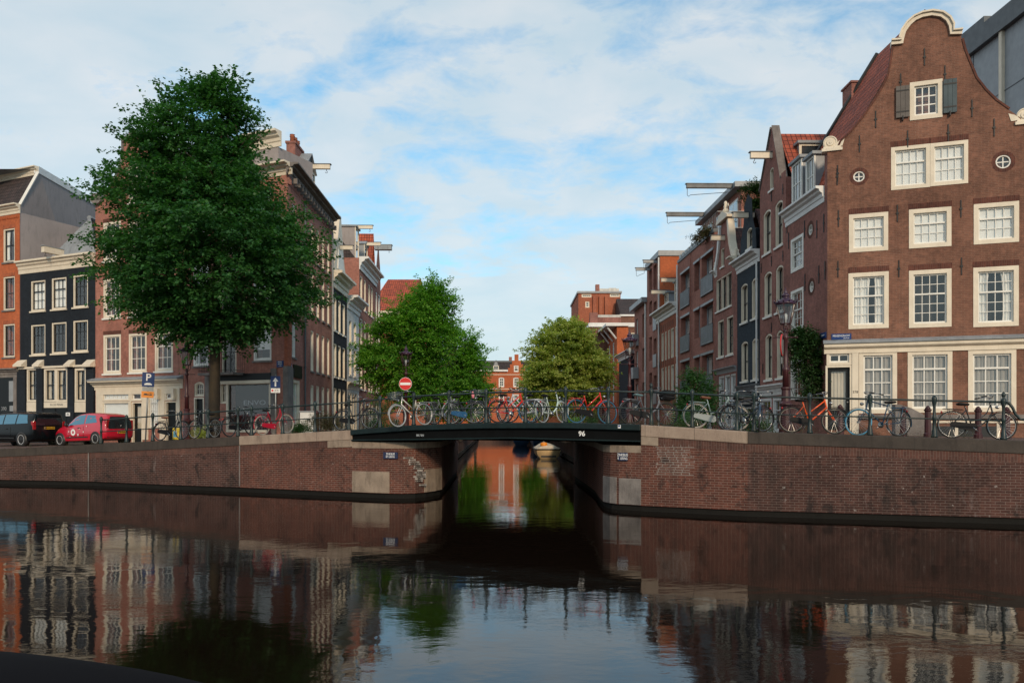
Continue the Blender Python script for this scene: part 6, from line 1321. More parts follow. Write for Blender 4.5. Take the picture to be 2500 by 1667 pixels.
    for y in (-1, 1):
        if bars == 'sweep': mb.tube([sv(top), sv(top+V3((.05, y*.09, .03))), sv(top+V3((.03, y*.22, .06))), sv(top+V3((-.08, y*.28, .05))), sv(top+V3((-.22, y*.27, .02)))], .011, 6)
        else: mb.tube([sv(top), sv(top+V3((0, y*.28, .02)))], .011, 6)
    hb = add(mb, 'handlebar', chrome); mb = MB()
    for y in (-1, 1):
        if bars == 'sweep': mb.tube([sv(top+V3((-.13, y*.275, .04))), sv(top+V3((-.25, y*.27, .015)))], .017, 7)
        else: mb.tube([sv(top+V3((0, y*.2, .018))), sv(top+V3((0, y*.30, .022)))], .017, 7)
    g_ = mb.build('grips', black, None, smooth=True, off=(0, 0, 0)); g_.parent = hb
    mb = MB(); mb.tube([V3((.28, 0, .84)), V3((.262, 0, .87))], .012, 6); add(mb, 'seat_post', chrome)
    mb = MB(); S = [(.10, .10, .885, .03), (.14, .105, .90, .055), (.20, .08, .90, .06), (.30, .038, .892, .05), (.37, .024, .885, .04), (.39, .008, .88, .02)]
    v = []; f_ = []
    for x, w_, z, h in S: v += [(x, -w_, z), (x, -w_*.5, z+.012), (x, w_*.5, z+.012), (x, w_, z), (x, w_*.6, z-h), (x, -w_*.6, z-h)]
    for i in range(5):
        for j in range(6): f_.append((i*6+j, i*6+(j+1) % 6, i*6+6+(j+1) % 6, i*6+6+j))
    f_ += [(0, 1, 2, 3, 4, 5), (35, 34, 33, 32, 31, 30)]; mb.add(v, f_); add(mb, 'saddle', saddle)
    def mud(cx, a0, a1, turn, nm, mt):
        mb = MB(); P = circ(0, 0, wr+.04, 16, R(a0), R(a1)); v = []; f_ = []
        for p in P: v += [(p.x, -.026, p.z), (p.x*1.03, 0, p.z*1.03), (p.x, .026, p.z)]
        for i in range(len(P)-1): f_ += [(3*i, 3*i+1, 3*i+4, 3*i+3), (3*i+1, 3*i+2, 3*i+5, 3*i+4)]
        v = [tuple(sv(V3((x+cx, y, z+.35)))) if turn else (x+cx, y, z+.35) for x, y, z in v]; mb.add(v, f_); add(mb, nm, mt)
    mud(0, 40, 195, False, 'mudguard', guard); mud(1.12, 5, 140, True, 'mudguard', guard)
    mb = MB(); mb.lathe([(.018, -.075), (.085, -.062), (.085, -.058), (.018, -.05)], BB, 16, axis='y'); mb.tube([BB+V3((0, -.08, 0)), BB+V3((.12, -.085, -.11))], .010, 5); mb.tube([BB+V3((0, .07, 0)), BB+V3((-.12, .085, .11))], .010, 5);  add(mb, 'crank', chrome)
    if case:
        cm_ = case if not isinstance(case, bool) else black; mb = MB(); o_ = [(-.07, .35), (-.05, .41), (.05, .42), (.40, .39), (.50, .385), (.56, .33), (.56, .25), (.50, .19), (.42, .19), (0, .285), (-.06, .30)]; mb.prism([(x, -.085, z) for x, z in o_], (0, .022, 0)); cc_ = add(mb, 'chain_case', cm_); cc_.data.polygons.foreach_set('use_smooth', [False]*len(cc_.data.polygons))
    if rack:
        mb = MB(); 
        for y in (-.06, 0, .06): mb.tube([V3((.24, y, .735)), V3((-.22, y, .745))], .0065, 5)
        for x in (-.2, 0, .2): mb.tube([V3((x, -.06, .742)), V3((x, .06, .742))], .006, 5)
        for y in (-.07, .07): mb.tube([V3((-.1, y*.9, .74)), V3((0, y, .36))], .006, 5)
        add(mb, 'luggage_rack', rackc or guard); mb = MB(); mb.lathe([(.01, 0), (.03, .0), (.03, .03), (.01, .04)], (-.27, 0, .66), 8, axis='x'); add(mb, 'tail_light', col('tail_red', (.35, .01, .01)))
    mb = MB(); mb.lathe([(.015, -.05), (.035, -.03), (.045, .02), (.04, .03)], sv((1.02, 0, .82)), 9, axis='x'); add(mb, 'headlamp', chrome)
    if basket:
        mb = MB(); x0, x1, z0, z1 = 1.0, 1.30, .86, 1.08
        for k in range(5):
            z = z0+(z1-z0)*k/4; e = .02*k/2; mb.tube([sv((x0-e, -.16-e, z)), sv((x1+e, -.16-e, z)), sv((x1+e, .16+e, z)), sv((x0-e, .16+e, z))], .005, 4, closed=True)
        for k in range(6):
            for y in (-1, 1): x = x0+(x1-x0)*k/5; mb.tube([sv((x, y*.16, z0)), sv((x, y*.2, z1))], .004, 3)
            x = x0+(x1-x0)*k/5; mb.tube([sv((x, -.16, z0)), sv((x, .16, z0))], .004, 3)
        add(mb, 'basket', basket)
    if crate:
        mb = MB(); v0 = sv((.98, -.19, .78)); ex = sv((1.30, -.19, .78))-v0; ey = sv((.98, .19, .78))-v0
        mb.obox(v0, ex, ey, (0, 0, .02)); 
        for a, b_, c in ((v0, ex, ey.normalized()*.015), (v0+ey, ex, ey.normalized()*.015), (v0, ey, ex.normalized()*.015), (v0+ex, ey, ex.normalized()*.015)):
            for k in range(3): mb.obox(a+V3((0, 0, .03+k*.085)), b_, c, (0, 0, .065))
        add(mb, 'crate', crate)
    if tassel: mb = MB(); mb.lathe([(.01, -.22), (.045, -.20), (.05, -.08), (.02, 0)], sv((.70, -.27, 1.02)), 8); add(mb, 'pink_cloth', col('pink_cloth', (.70, .22, .26), .8, coat=0))
    if bag: mb = MB(); mb.box(-.16, .18, -.16, -.09, .36, .72); mb.box(-.16, .18, .09, .16, .36, .72); o = add(mb, 'pannier_bag', bag); md = o.modifiers.new('b', 'BEVEL'); md.width = .03; md.segments = 3
    mb = MB(); mb.tube([V3((.40, .03, .25)), V3((.30, .14, .02))], .008, 5); add(mb, 'kickstand', steel)
    return r
pale = plain('tyre_pale', (.30, .27, .23), .8); bluet = plain('tyre_blue', (.03, .12, .20), .7); lbluet = plain('tyre_light_blue', (.08, .28, .42), .7); whitet = plain('tyre_white', (.34, .355, .36), .7)
blk = (.012, .012, .013)
bike(391, 437, 'black bicycle with brown saddle parked at an angle beside the P sign', blk, 'frame_black', saddle=leather, sgn=1, t=.9)
bike(524, 474, 'black bicycle with a pale rear tyre standing before the elm trunk', blk, 'frame_black', tyre=rubber, rimc=whitet, sgn=-1, t=.85)
bike(561, 612, 'black bicycle just left of the crimson one on the left quay', blk, 'frame_black', sgn=1, t=.85)
bike(642, 701, 'crimson red bicycle with matching rack in front of the shop window', (.42, .008, .030), 'frame_crimson', case=col('frame_crimson', (.42, .008, .030)), rimc=pale, tyre=pale, guard=col('frame_crimson', (0, 0, 0)), sgn=1, t=.85)
bike(835, 903, 'black bicycle leaning at the left end of the bridge railing', blk, 'frame_black', t=.9)
bike(1038, 973, 'silver bicycle with wire front basket and white tyres on the bridge', (.50, .48, .44), 'frame_champagne', style='step', case=False, tyre=whitet, basket=chrome, guard=col('gd', (.3, .3, .3)), saddle=black, t=.85)
bike(1060, 1120, 'grey bicycle partly hidden behind the silver one on the bridge', (.16, .17, .17), 'frame_grey', style='step', case=False, t=1.35, sgn=1)
bike(1104, 1171, 'black bicycle with blue chain guard, pale tyres and a pink cloth on its handlebar', blk, 'frame_black', tyre=rubber, rimc=whitet, guard=whitet, case=col('blue_case', (.02, .09, .20)), basket=chrome, tassel=True, t=.8, sgn=1)
bike(1158, 1242, 'dark bicycle standing behind the bright red one near the bridge centre', (.03, .03, .035), 'frame_dark', t=1.45, style='dia', case=False)
bike(1216, 1291, 'bright red bicycle with blue front tyre at the middle of the bridge', (.62, .020, .015), 'frame_red', style='step', t=.8, tyre=bluet, tyre_r=rubber, case=False, rimc=black)
bike(1326, 1375, 'pale mint bicycle with large white rack near the far side of the bridge', (.50, .62, .55), 'frame_mint', style='low', t=2.2, tyre=whitet, case=False, rackc=whitet, sgn=1)
bike(1300, 1232, 'white bicycle behind the bright red one at the middle of the bridge', (.55, .57, .60), 'frame_white', style='step', t=1.5, case=False, sgn=-1)
bike(1407, 1483, 'red bicycle with blue tyres and yellow flowers on its handlebar', (.60, .018, .018), 'frame_red', style='step', t=.8, tyre=bluet, case=True, rimc=black)
bike(1540, 1627, 'grey and black bicycle with a front crate at the right end of the bridge', (.14, .14, .15), 'frame_grey2', style='low', t=.85, crate=black, saddle=col('sad_teal', (.10, .17, .18)), rimc=black)
bike(1697, 1797, 'pale grey green bicycle with brown saddle and grey chain case', (.26, .34, .33), 'frame_sage', style='oma', t=.85, tyre=pale, saddle=leather, case=col('case_grey', (.22, .25, .25)))
bike(1782, 1868, 'dark blue bicycle with wide handlebar and turned front wheel beside the big lamp', (.018, .035, .060), 'frame_night', style='dia', t=.75, case=False, steer=-55, sgn=-1)
bike(1862, 1776, 'black bicycle tangled behind the grey green one on the right quay', blk, 'frame_black', t=1.4, case=False, style='dia')
bike(1932, 2037, 'orange bicycle with black mudguards parked in front of the corner house door', (.80, .10, .012), 'frame_orange', style='step', t=.78, rimc=pale, guard=black, saddle=black, rackc=black)
bike(2194, 2098, 'blue bicycle with light blue front tyre turned sideways', (.015, .055, .11), 'frame_blue', style='dia', t=.75, steer=-58, case=False, guard=col('g_blue', (.02, .12, .2)), rimc=chrome, tyre=lbluet, tyre_r=rubber)
bike(2324, 2456, 'black bicycle at the right end of the railing beside its curled end', blk, 'frame_black', style='oma', t=.78, rimc=chrome)
# ================================================================ cars
def cat(v, k):                                # Catmull-Rom through rows of numbers
    out = []
    for i in range(len(v)-1):
        p0, p1, p2, p3 = v[max(i-1, 0)], v[i], v[i+1], v[min(i+2, len(v)-1)]
        for j in range(k):
            t = j/k; out.append([.5*((2*b)+(-a+c)*t+(2*a-5*b+4*c-d)*t*t+(-a+3*b-3*c+d)*t**3) for a, b, c, d in zip(p0, p1, p2, p3)])
    return out+[list(v[-1])]
wheel_grey = plain('wheel_grey', (.50, .51, .53), .35); carglass = plain('car_glass', (.11, .27, .36), .04, .85, coat=.5); trim = plain('car_trim', (.015, .015, .016), .5)  # car glass: blue sky reflection is put into the metallic colour
rearglass = plain('rear_glass', (.012, .018, .022), .06, spec=.8, coat=.6)
taill = plain('tail_lens', (.30, .006, .008), .15, coat=.5); plate_y = plain('plate_yellow', (.75, .42, .02), .4)
def car(label, loc, rz, st, paint_, wheels, wr, sidew, rearw, htail, decal=None, pl=None, rails=False, rack_=None):
    r = thing('parked_car', label, 'car', loc, rz, 'cars parked on the left quay'); S = cat(st, 5); rows = []
    def add(mb, name, mats, sm=True, par=None): o = mb.build(name, mats, None, smooth=sm, off=(0, 0, 0)); o.parent = par or r; return o
    for x, zl, zb, zr, wb, wr_ in S:
        half = [(0, zl), (wb*.8, zl), (wb*.96, zl+.05), (wb, zl+.20), (wb*1.01, (zl+zb)/2), (wb*1.0, zb-.08), (wb*.97, zb), (wb*.97+(wr_-wb*.97)*.5, zb+(zr-zb)*.55), (wr_, zr-.05), (wr_*.93, zr-.015), (wr_*.6, zr+.005), (0, zr+.01)]
        rows.append([(x, y, z) for y, z in half]+[(x, -y, z) for y, z in half[-2:0:-1]])
    mb = MB(); n = len(rows[0])
    for w_ in rows: mb.v += w_
    for i in range(len(rows)-1):
        for j in range(n): mb.f.append([i*n+j, i*n+(j+1) % n, (i+1)*n+(j+1) % n, (i+1)*n+j]); mb.m.append(0)
    mb.f.append(list(range(n))); mb.m.append(0); mb.f.append([(len(rows)-1)*n+j for j in range(n)][::-1]); mb.m.append(0)
    o = add(mb, 'body', paint_); md = o.modifiers.new('e', 'EDGE_SPLIT'); md.split_angle = R(42)
    def sy(x, z, off=.008):
        k = [s for s in S]; a = min(range(len(k)-1), key=lambda i: abs((k[i][0]+k[i+1][0])/2-x)); s0, s1 = k[a], k[a+1]; f = (x-s0[0])/max(1e-6, s1[0]-s0[0]); zb, zr, wb, w2 = [s0[i]+(s1[i]-s0[i])*f for i in (2, 3, 4, 5)]
        if z <= zb: return wb*1.01+off
        q = (z-zb)/max(.02, zr-.05-zb); q = min(1, q); return (wb*.97+(w2-wb*.97)*(q/.58*.5 if q < .58 else .5+(q-.58)/.42*.5))+off
    for poly in sidew:
        for sg in (1, -1):
            mb = MB(); c = [sum(p[i] for p in poly)/len(poly) for i in (0, 1)]; N_ = []
            for i in range(len(poly)):
                a, b_ = poly[i], poly[(i+1) % len(poly)]
                for k in range(4): t = k/4; N_.append((a[0]+(b_[0]-a[0])*t, a[1]+(b_[1]-a[1])*t))
            L1 = [(x, sg*sy(x, z), z) for x, z in N_]; L2 = [(c[0]+(x-c[0])*.5, sg*sy(c[0]+(x-c[0])*.5, c[1]+(z-c[1])*.5), c[1]+(z-c[1])*.5) for x, z in N_]; m_ = len(N_)
            mb.add(L1+L2, [(i, (i+1) % m_, m_+(i+1) % m_, m_+i) for i in range(m_)]+[tuple(range(m_, 2*m_))]); add(mb, 'side_window', carglass)
    mb = MB(); v = []
    for x, y, z in rearw: v += [(x, -y, z), (x, y, z)]
    mb.add(v, [(2*i, 2*i+1, 2*i+3, 2*i+2) for i in range(len(rearw)-1)]); add(mb, 'rear_window', rearglass, False)
    for sg in (1, -1):
        mb = MB(); x0, x1, z0, z1, y0 = htail; mb.prism([(x0, sg*(y0-.14), z0), (x0, sg*(y0-.0), z0), (x1, sg*(y0+.05), z0), (x1, sg*(y0+.05), z0+(z1-z0)*.8), (x0+.05, sg*(y0-.02), z1), (x0, sg*(y0-.10), z1)], (0, 0, 0)) if False else mb.obox((x0, sg*(y0-.13) if sg > 0 else -y0-.03, z0), (x1-x0, 0, 0), (0, .16, 0), (0, 0, z1-z0)); o = add(mb, 'tail_light', taill, False); md = o.modifiers.new('b', 'BEVEL'); md.width = .03; md.segments = 3
    for x in wheels:
        for sg in (1, -1):
            y = sg*(st[3][4]-.155); mb = MB(); mb.lathe([(wr+.045, -.12), (wr+.045, .10 if sg > 0 else .12)], (x, y+sg*.065, wr), 24, axis='y'); add(mb, 'wheel_arch', trim)
            e = bpy.data.objects.new('wheel', None); C.objects.link(e); e.parent = r; e.location = (x, y+sg*.055, wr); sgn = sg
            mb = MB(); mb.lathe([(wr*.70, sg*-.09), (wr, sg*-.08), (wr, sg*.10), (wr*.93, sg*.125), (wr*.70, sg*.12), (wr*.68, sg*.09)], (0, 0, 0), 26, axis='y'); mb.build('tyre', rubber, None, smooth=True, off=(0, 0, 0)).parent = e
            mb = MB(); mb.lathe([(wr*.70, sg*.085), (wr*.70, sg*.122), (wr*.64, sg*.122), (wr*.62, sg*.105), (0.01, sg*.105)], (0, 0, 0), 26, axis='y'); mb.build('rim', wheel_grey, None, off=(0, 0, 0)).parent = e
            mb = MB()
            for k in range(8): a = 2*math.pi*k/8; c_, s2 = math.cos(a), math.sin(a); p = V3((c_*wr*.44, sg*.112, s2*wr*.44)); mb.tube([p-V3((c_, 0, s2))*wr*.10, p+V3((c_, 0, s2))*wr*.10], wr*.06, 6)
            mb.build('rim_slots', trim, None, off=(0, 0, 0)).parent = e
    z0 = st[0][1]; mb = MB(); mb.box(-.03, .02, -st[1][4]*.85, st[1][4]*.85, z0-.03, z0+.10); add(mb, 'bumper_insert', trim, False)
    if pl:
        z, y, txt = pl; mb = MB(); mb.box(-.075, -.055, y-.26, y+.26, z-.055, z+.055); P_ = add(mb, 'number_plate', plate_y, False); mb = MB(); mb.box(-.078, -.0751, y+.215, y+.259, z-.054, z+.054); add(mb, 'plate_band', M['sign_blue'], False, P_)
        me = textmesh(txt, .10, .003); 
        for v in me.vertices: v.co = V3((-.079-v.co.z, y-.02-v.co.x*1.05, z+v.co.y))
        me.materials.clear(); me.materials.append(trim); o = bpy.data.objects.new('plate_lettering', me); C.objects.link(o); o.parent = P_
    for sg in (1, -1):
        if rails: mb = MB(); P = [(.25, sg*.60, st[2][3]+.0), (.35, sg*.6, st[2][3]+.07), (2.0, sg*.6, st[2][3]+.09), (2.5, sg*.6, st[2][3]+.03)]; mb.tube(P, .02, 6); add(mb, 'roof_rail', trim)
        xm = wheels[1]-.62; mb = MB(); mb.lathe([(.02, -.02), (.09, .0), (.09, .08), (.05, .12)], (xm, sg*(st[3][4]+.08), st[4][2]+.06), 10, axis='x'); add(mb, 'wing_mirror', trim)
    for sg in (1, -1):
        mb = MB(); mb.box(wheels[0]+.5, wheels[1]-.45, sg*(sy(1.7, .3))-.012 if sg > 0 else -sy(1.7, .3)-.004, sg*sy(1.7, .3)+.004 if sg > 0 else -sy(1.7, .3)+.012, .36, .41); add(mb, 'side_strip', trim, False)
        for xd in (wheels[0]+.78, wheels[0]+1.75):
            mb = MB(); mb.tube([(xd, sg*sy(xd, .45, .001), .42), (xd, sg*sy(xd, .75, .001), .75), (xd+.01, sg*sy(xd, .9, .001), .9)], .006, 4); add(mb, 'door_gap', trim)
        mb = MB(); x = wheels[0]+1.0; mb.box(x, x+.16, sg*sy(x, .8)-.02, sg*sy(x, .8)+.02, .80, .83); add(mb, 'door_handle', trim, False)
    if decal:
        for x, z, ro, ri in decal:
            for sg in (1, -1):
                n = 26; y = lambda X, Z: sg*sy(X, Z, .010); mb = MB(); v = []
                for i in range(n): a = 2*math.pi*i/n; v += [(x+ro*math.cos(a), y(x, z), z+ro*math.sin(a)), (x+ri*math.cos(a), y(x, z), z+ri*math.sin(a))]
                mb.add(v, [(2*i, (2*i+2) % (2*n), (2*i+3) % (2*n), 2*i+1) for i in range(n)]); add(mb, 'ring_decal', M['sign_white'], False)
        mb = MB(); n = 20; v = []
        for i in range(n): a = 2*math.pi*i/n; v += [(-.062, .085*math.cos(a), .86+.085*math.sin(a)), (-.062, .07*math.cos(a), .86+.07*math.sin(a))]
        mb.add(v, [(2*i, (2*i+2) % (2*n), (2*i+3) % (2*n), 2*i+1) for i in range(n)]); mb.tube([(-.063, -.05, .90), (-.063, -.0, .80), (-.063, .05, .90)], .007, 4); add(mb, 'emblem', chrome, False)
    return r
red_paint = plain('car_red', (.50, .006, .028), .22, coat=1.0, spec=.6); black_paint = plain('car_black', (.004, .006, .008), .18, coat=.12, spec=.2)
dq = FL.d; ang = math.atan2(-dq.y, -dq.x)
X_, Y_ = Wp(236.5, 52.8); pos = V3((X_, Y_, 0))
def gz(X, Y):                                  # height of the road surface behind the quay
    t = 7; x = CX+FP*(X)/(Y)
    for _ in range(30):
        e = E(x); xx = X-AXK*(Y-e.y); x += (CX+FP*xx/ e.y-x)*.7
    return E(x).z-.03
g0, g1 = gz(X_, Y_), gz(X_-dq.x*2.4, Y_-dq.y*2.4)
st_red = [(-.05, .36, .93, 1.10, .69, .52), (.06, .26, .96, 1.31, .78, .56), (.38, .19, .97, 1.425, .815, .59), (1.0, .18, .95, 1.49, .82, .615), (1.7, .18, .93, 1.475, .82, .61), (2.15, .18, .91, 1.34, .82, .63), (2.62, .18, .89, 1.02, .81, .69), (3.1, .2, .80, .90, .79, .66), (3.42, .26, .66, .75, .72, .58), (3.54, .34, .56, .60, .62, .5)]
cn = FL.n*-.76
rc = car('red hatchback with white ring decals parked on the left quay', (X_+dq.x*.56+cn.x, Y_+dq.y*.56+cn.y, g0), ang, st_red, red_paint, (.58, 3.0), .29, [[(1.36, .99), (2.48, .93), (2.28, 1.16), (1.88, 1.39), (1.36, 1.425)], [(.50, 1.03), (1.28, .995), (1.28, 1.415), (.74, 1.36)]], [(-.060, .60, .72), (-.062, .64, .78), (-.062, .60, 1.04), (-.058, .56, 1.10), (-.01, .50, 1.235), (.025, .46, 1.29)], (-.055, .10, .74, 1.12, .70),
    decal=[(2.05, .62, .155, .07), (2.35, .66, .035, .016), (1.72, .50, .05, .022), (1.62, .78, .03, .012), (1.35, .62, .035, .015), (2.28, .40, .028, .01), (1.12, .88, .03, .012)], pl=(.56, -.12, 'SH-835-D'))
rc.rotation_euler = (0, -math.atan2(g1-g0, 2.4), ang)
X2, Y2 = X_-dq.x*4.05+.0, Y_-dq.y*4.05; X2, Y2 = Wp(58, 51.6); g2 = gz(X2, Y2)
st_blk = [(-.05, .38, .98, 1.30, .76, .62), (.03, .28, 1.0, 1.52, .83, .66), (.35, .2, 1.0, 1.56, .86, .67), (1.3, .2, .99, 1.59, .87, .68), (2.3, .2, .97, 1.56, .87, .68), (2.85, .2, .95, 1.42, .86, .69), (3.35, .2, .93, 1.08, .85, .74), (3.9, .22, .86, .98, .83, .70), (4.3, .28, .72, .82, .76, .6), (4.45, .36, .6, .65, .65, .5)]
bc = car('black estate car with roof rails parked behind the red hatchback', (X2+dq.x*.68+cn.x, Y2+dq.y*.68+cn.y, g2), ang, st_blk, black_paint, (.70, 3.55), .32, [[(2.12, 1.04), (3.22, .98), (2.95, 1.30), (2.6, 1.45), (2.12, 1.49)], [(1.2, 1.06), (2.04, 1.04), (2.04, 1.49), (1.2, 1.51)], [(.32, 1.09), (1.12, 1.06), (1.12, 1.51), (.5, 1.48)]], [(-.060, .60, 1.00), (-.062, .66, 1.06), (-.058, .62, 1.30), (-.01, .58, 1.44), (.005, .55, 1.46)], (-.06, .12, .78, 1.18, .78), pl=(.86, .0, '87-PG-HX'), rails=True)
# ================================================================ lamps
def lamp(x, s, zb, label, H=4.2, sign=False):
    X_, Y_ = Wp(x, s); r = thing('street_lamp', label, 'street lamp', (X_, Y_, zb), baked=False, group='old cast iron street lamps')
    k = H/4.2
    def add(mb, name, mats, sm=True, par=None): o = mb.build(name, mats, None, smooth=sm, off=(0, 0, 0)); o.parent = par or r; return o
    mb = MB(); mb.lathe([(.20, 0), (.20, .10), (.16, .14), (.15, .75), (.18, .80), (.18, .86), (.13, .92), (.115, 1.25), (.14, 1.29), (.14, 1.34)], n=10); add(mb, 'base', M['maroon'], False)
    mb = MB(); mb.lathe([(.095, 1.3), (.085, 1.8), (.105, 1.84), (.105, 1.9), (.07, 1.95), (.052, 2.75), (.085, 2.79), (.085, 2.85), (.05, 2.9), (.045, 3.02), (.03, 3.08)], n=10); add(mb, 'pole', M['maroon'])
    mb = MB(); mb.tube([(-.33, 0, 2.82), (.33, 0, 2.82)], .016, 6)
    for sg in (-1, 1): mb.lathe([(.0, -.03), (.035, 0), (.0, .03)], (sg*.34, 0, 2.82), 8); mb.tube([(sg*.05, 0, 2.95), (sg*.16, 0, 3.05), (sg*.17, 0, 3.18), (sg*.10, 0, 3.22)], .014, 5); mb.tube([(0, sg*.05, 2.95), (0, sg*.16, 3.05), (0, sg*.17, 3.18), (0, sg*.10, 3.22)], .014, 5)
    add(mb, 'ladder_bar', M['maroon'])
    n = 6; z0, z1, r0, r1 = 3.22, 3.80, .155, .29; mb = MB()
    c0 = [V3((r0*math.cos(2*math.pi*i/n), r0*math.sin(2*math.pi*i/n), z0)) for i in range(n)]; c1 = [V3((r1*math.cos(2*math.pi*i/n), r1*math.sin(2*math.pi*i/n), z1)) for i in range(n)]
    for i in range(n): mb.tube([c0[i], c1[i]], .013, 5); mb.tube([c0[i], c0[(i+1) % n]], .018, 5); mb.tube([c1[i], c1[(i+1) % n]], .022, 5)
    F_ = add(mb, 'lantern_frame', M['maroon'])
    mb = MB(); mb.add([tuple(p) for p in c0+c1], [(i, (i+1) % n, n+(i+1) % n, n+i) for i in range(n)]); add(mb, 'lantern_glass', M['lamp_glass'], False, F_)
    mb = MB(); mb.lathe([(.03, 3.18), (.03, 3.34), (.05, 3.36), (.055, 3.48), (.03, 3.52), (.01, 3.53)], n=8); add(mb, 'bulb', M['sign_white'], True, F_)
    mb = MB(); mb.lathe([(.30, 3.80), (.31, 3.84), (.20, 3.93), (.10, 3.97), (.10, 4.03), (.13, 4.05), (.08, 4.11), (.05, 4.13), (.06, 4.16), (.015, 4.22), (.012, 4.30)], n=12)
    for i in range(12): a = 2*math.pi*i/12; mb.tube([(.30*math.cos(a), .30*math.sin(a), 3.84), (.34*math.cos(a), .34*math.sin(a), 3.90), (.33*math.cos(a), .33*math.sin(a), 3.95)], [.022, .016, .006], 4)
    add(mb, 'lantern_roof', M['lamp_top']); r.scale = (k, k, k); return r
lamp(1918, 84, 2.18, 'tall maroon street lamp standing behind the orange bicycle', 4.1)
lamp(456, 57.5, 1.70, 'dark street lamp on the left quay half under the elm', 4.15)
lamp(991, 46, 2.1, 'street lamp with purple roof behind the no entry sign', 4.35)
lamp(1537, 53, 2.1, 'maroon street lamp before the brick block right of the yellow green tree', 4.5)
lamp(1473, 31, 1.7, 'smaller far street lamp in front of the yellow green tree', 4.2)
# ================================================================ signs
def facing(o, X, Y): return math.atan2(-X, Y)*.5
def board(mb, x0, x1, z0, z1, y, m=0, th=.012): mb.box(x0, x1, y-th, y, z0, z1, m)
# no entry
X_, Y_ = Wp(990.7, 46.4); t_ = thing('no_entry_sign', 'round red and white no entry sign fixed to the lamp post at the bridge', 'sign', (X_, Y_-.12, px_z(937, 46.4)))
def put(mb, name, mat, par, sm=False): o = mb.build(name, mat, None, smooth=sm, off=(0, 0, 0)); o.parent = par; return o
mb = MB(); mb.lathe([(.335, 0), (.335, -.02), (.0, -.021)], n=36, axis='y'); put(mb, 'rim', M['sign_white'], t_); mb = MB(); mb.lathe([(.32, -.021), (.32, -.026), (0, -.0265)], n=36, axis='y'); put(mb, 'disc', M['sign_red'], t_); mb = MB(); mb.box(-.27, .27, -.032, -.0266, -.065, .065); put(mb, 'bar', M['sign_white'], t_)
mb = MB(); mb.tube([(0, .06, .2), (0, .12, .2)], .02, 6); mb.tube([(0, .06, -.2), (0, .12, -.2)], .02, 6); mb.box(-.03, .03, 0, .06, -.25, .25); put(mb, 'bracket', M['galv'], t_)
# P sign on leaning pole
X_, Y_ = Wp(355, 53); zg = 1.55; t_ = thing('parking_sign', 'leaning pole with blue P parking sign and orange tow away plate', 'sign', (X_, Y_, zg), .35); t_.rotation_euler = (0, R(2.5), .38)
mb = MB(); mb.tube([(0, 0, 0), (0, 0, 3.1)], .035, 8); put(mb, 'pole', M['galv'], t_, True)
zt = px_z(909, 53)-zg; mb = MB(); board(mb, -.26, .26, zt-.66, zt, -.045); put(mb, 'blue_plate', M['sign_blue'], t_)
def ltext(txt, size, x, z, y, mat, par, bold=0.0, nm='lettering'):
    me = textmesh(txt, size, bold)
    for v in me.vertices: v.co = V3((x+v.co.x, y-v.co.z, z+v.co.y))
    me.materials.clear(); me.materials.append(mat); o = bpy.data.objects.new(nm, me); C.objects.link(o); o.parent = par
ltext('P', .46, 0, zt-.24, -.059, M['sign_white'], t_, .006)
mb = MB(); mb.prism([(-.16, -.0585, zt-.58), (.16, -.0585, zt-.58), (.16, -.0585, zt-.53), (.08, -.0585, zt-.48), (-.06, -.0585, zt-.48), (-.16, -.0585, zt-.53)], (0, -.003, 0)); put(mb, 'car_pictogram', M['sign_white'], t_)
mb = MB(); board(mb, -.24, .24, zt-.86, zt-.67, -.045); put(mb, 'white_plate', M['galv'], t_); mb = MB(); board(mb, -.26, .26, zt-1.16, zt-.87, -.045); put(mb, 'orange_plate', M['sign_orange'], t_)
mb = MB(); mb.box(-.18, .12, -.060, -.0575, zt-1.05, zt-1.02); mb.box(-.15, -.02, -.060, -.0575, zt-1.02, zt-.97); mb.tube([(-.02, -.06, zt-1.0), (.16, -.06, zt-.93)], .008, 4); mb.box(.1, .18, -.060, -.0575, zt-1.05, zt-.99); put(mb, 'tow_pictogram', trim, t_)
# one way sign
X_, Y_ = Wp(673, 55); zg = 1.85; t_ = thing('one_way_sign', 'blue square sign with white upward arrow above a small bicycle exemption plate', 'sign', (X_, Y_, zg)); t_.rotation_euler = (0, 0, .12)
mb = MB(); mb.tube([(0, 0, 0), (0, 0, 2.75)], .03, 8); put(mb, 'pole', M['galv'], t_, True); z1 = px_z(918, 55)-zg
mb = MB(); board(mb, -.21, .21, z1-.52, z1, -.04); put(mb, 'blue_plate', M['sign_blue'], t_)
mb = MB(); mb.prism([(-.035, -.0525, z1-.46), (.035, -.0525, z1-.46), (.035, -.0525, z1-.24), (.12, -.0525, z1-.24), (0, -.0525, z1-.06), (-.12, -.0525, z1-.24), (-.035, -.0525, z1-.24)], (0, -.003, 0)); put(mb, 'arrow', M['sign_white'], t_)
mb = MB(); board(mb, -.20, .20, z1-.74, z1-.54, -.04); put(mb, 'white_plate', M['sign_white'], t_); mb = MB()
for cx_ in (-.02, .10): mb.tube([V3((cx_+.04*math.cos(a*.63), -.056, z1-.66+.04*math.sin(a*.63))) for a in range(10)], .005, 4, closed=True)
mb.tube([(-.02, -.056, z1-.66), (.02, -.056, z1-.60), (.08, -.056, z1-.60), (.10, -.056, z1-.66)], .005, 4); put(mb, 'bicycle_pictogram', trim, t_); mb = MB(); mb.box(-.17, -.09, -.058, -.0525, z1-.68, z1-.60); put(mb, 'red_mark', M['sign_red'], t_)
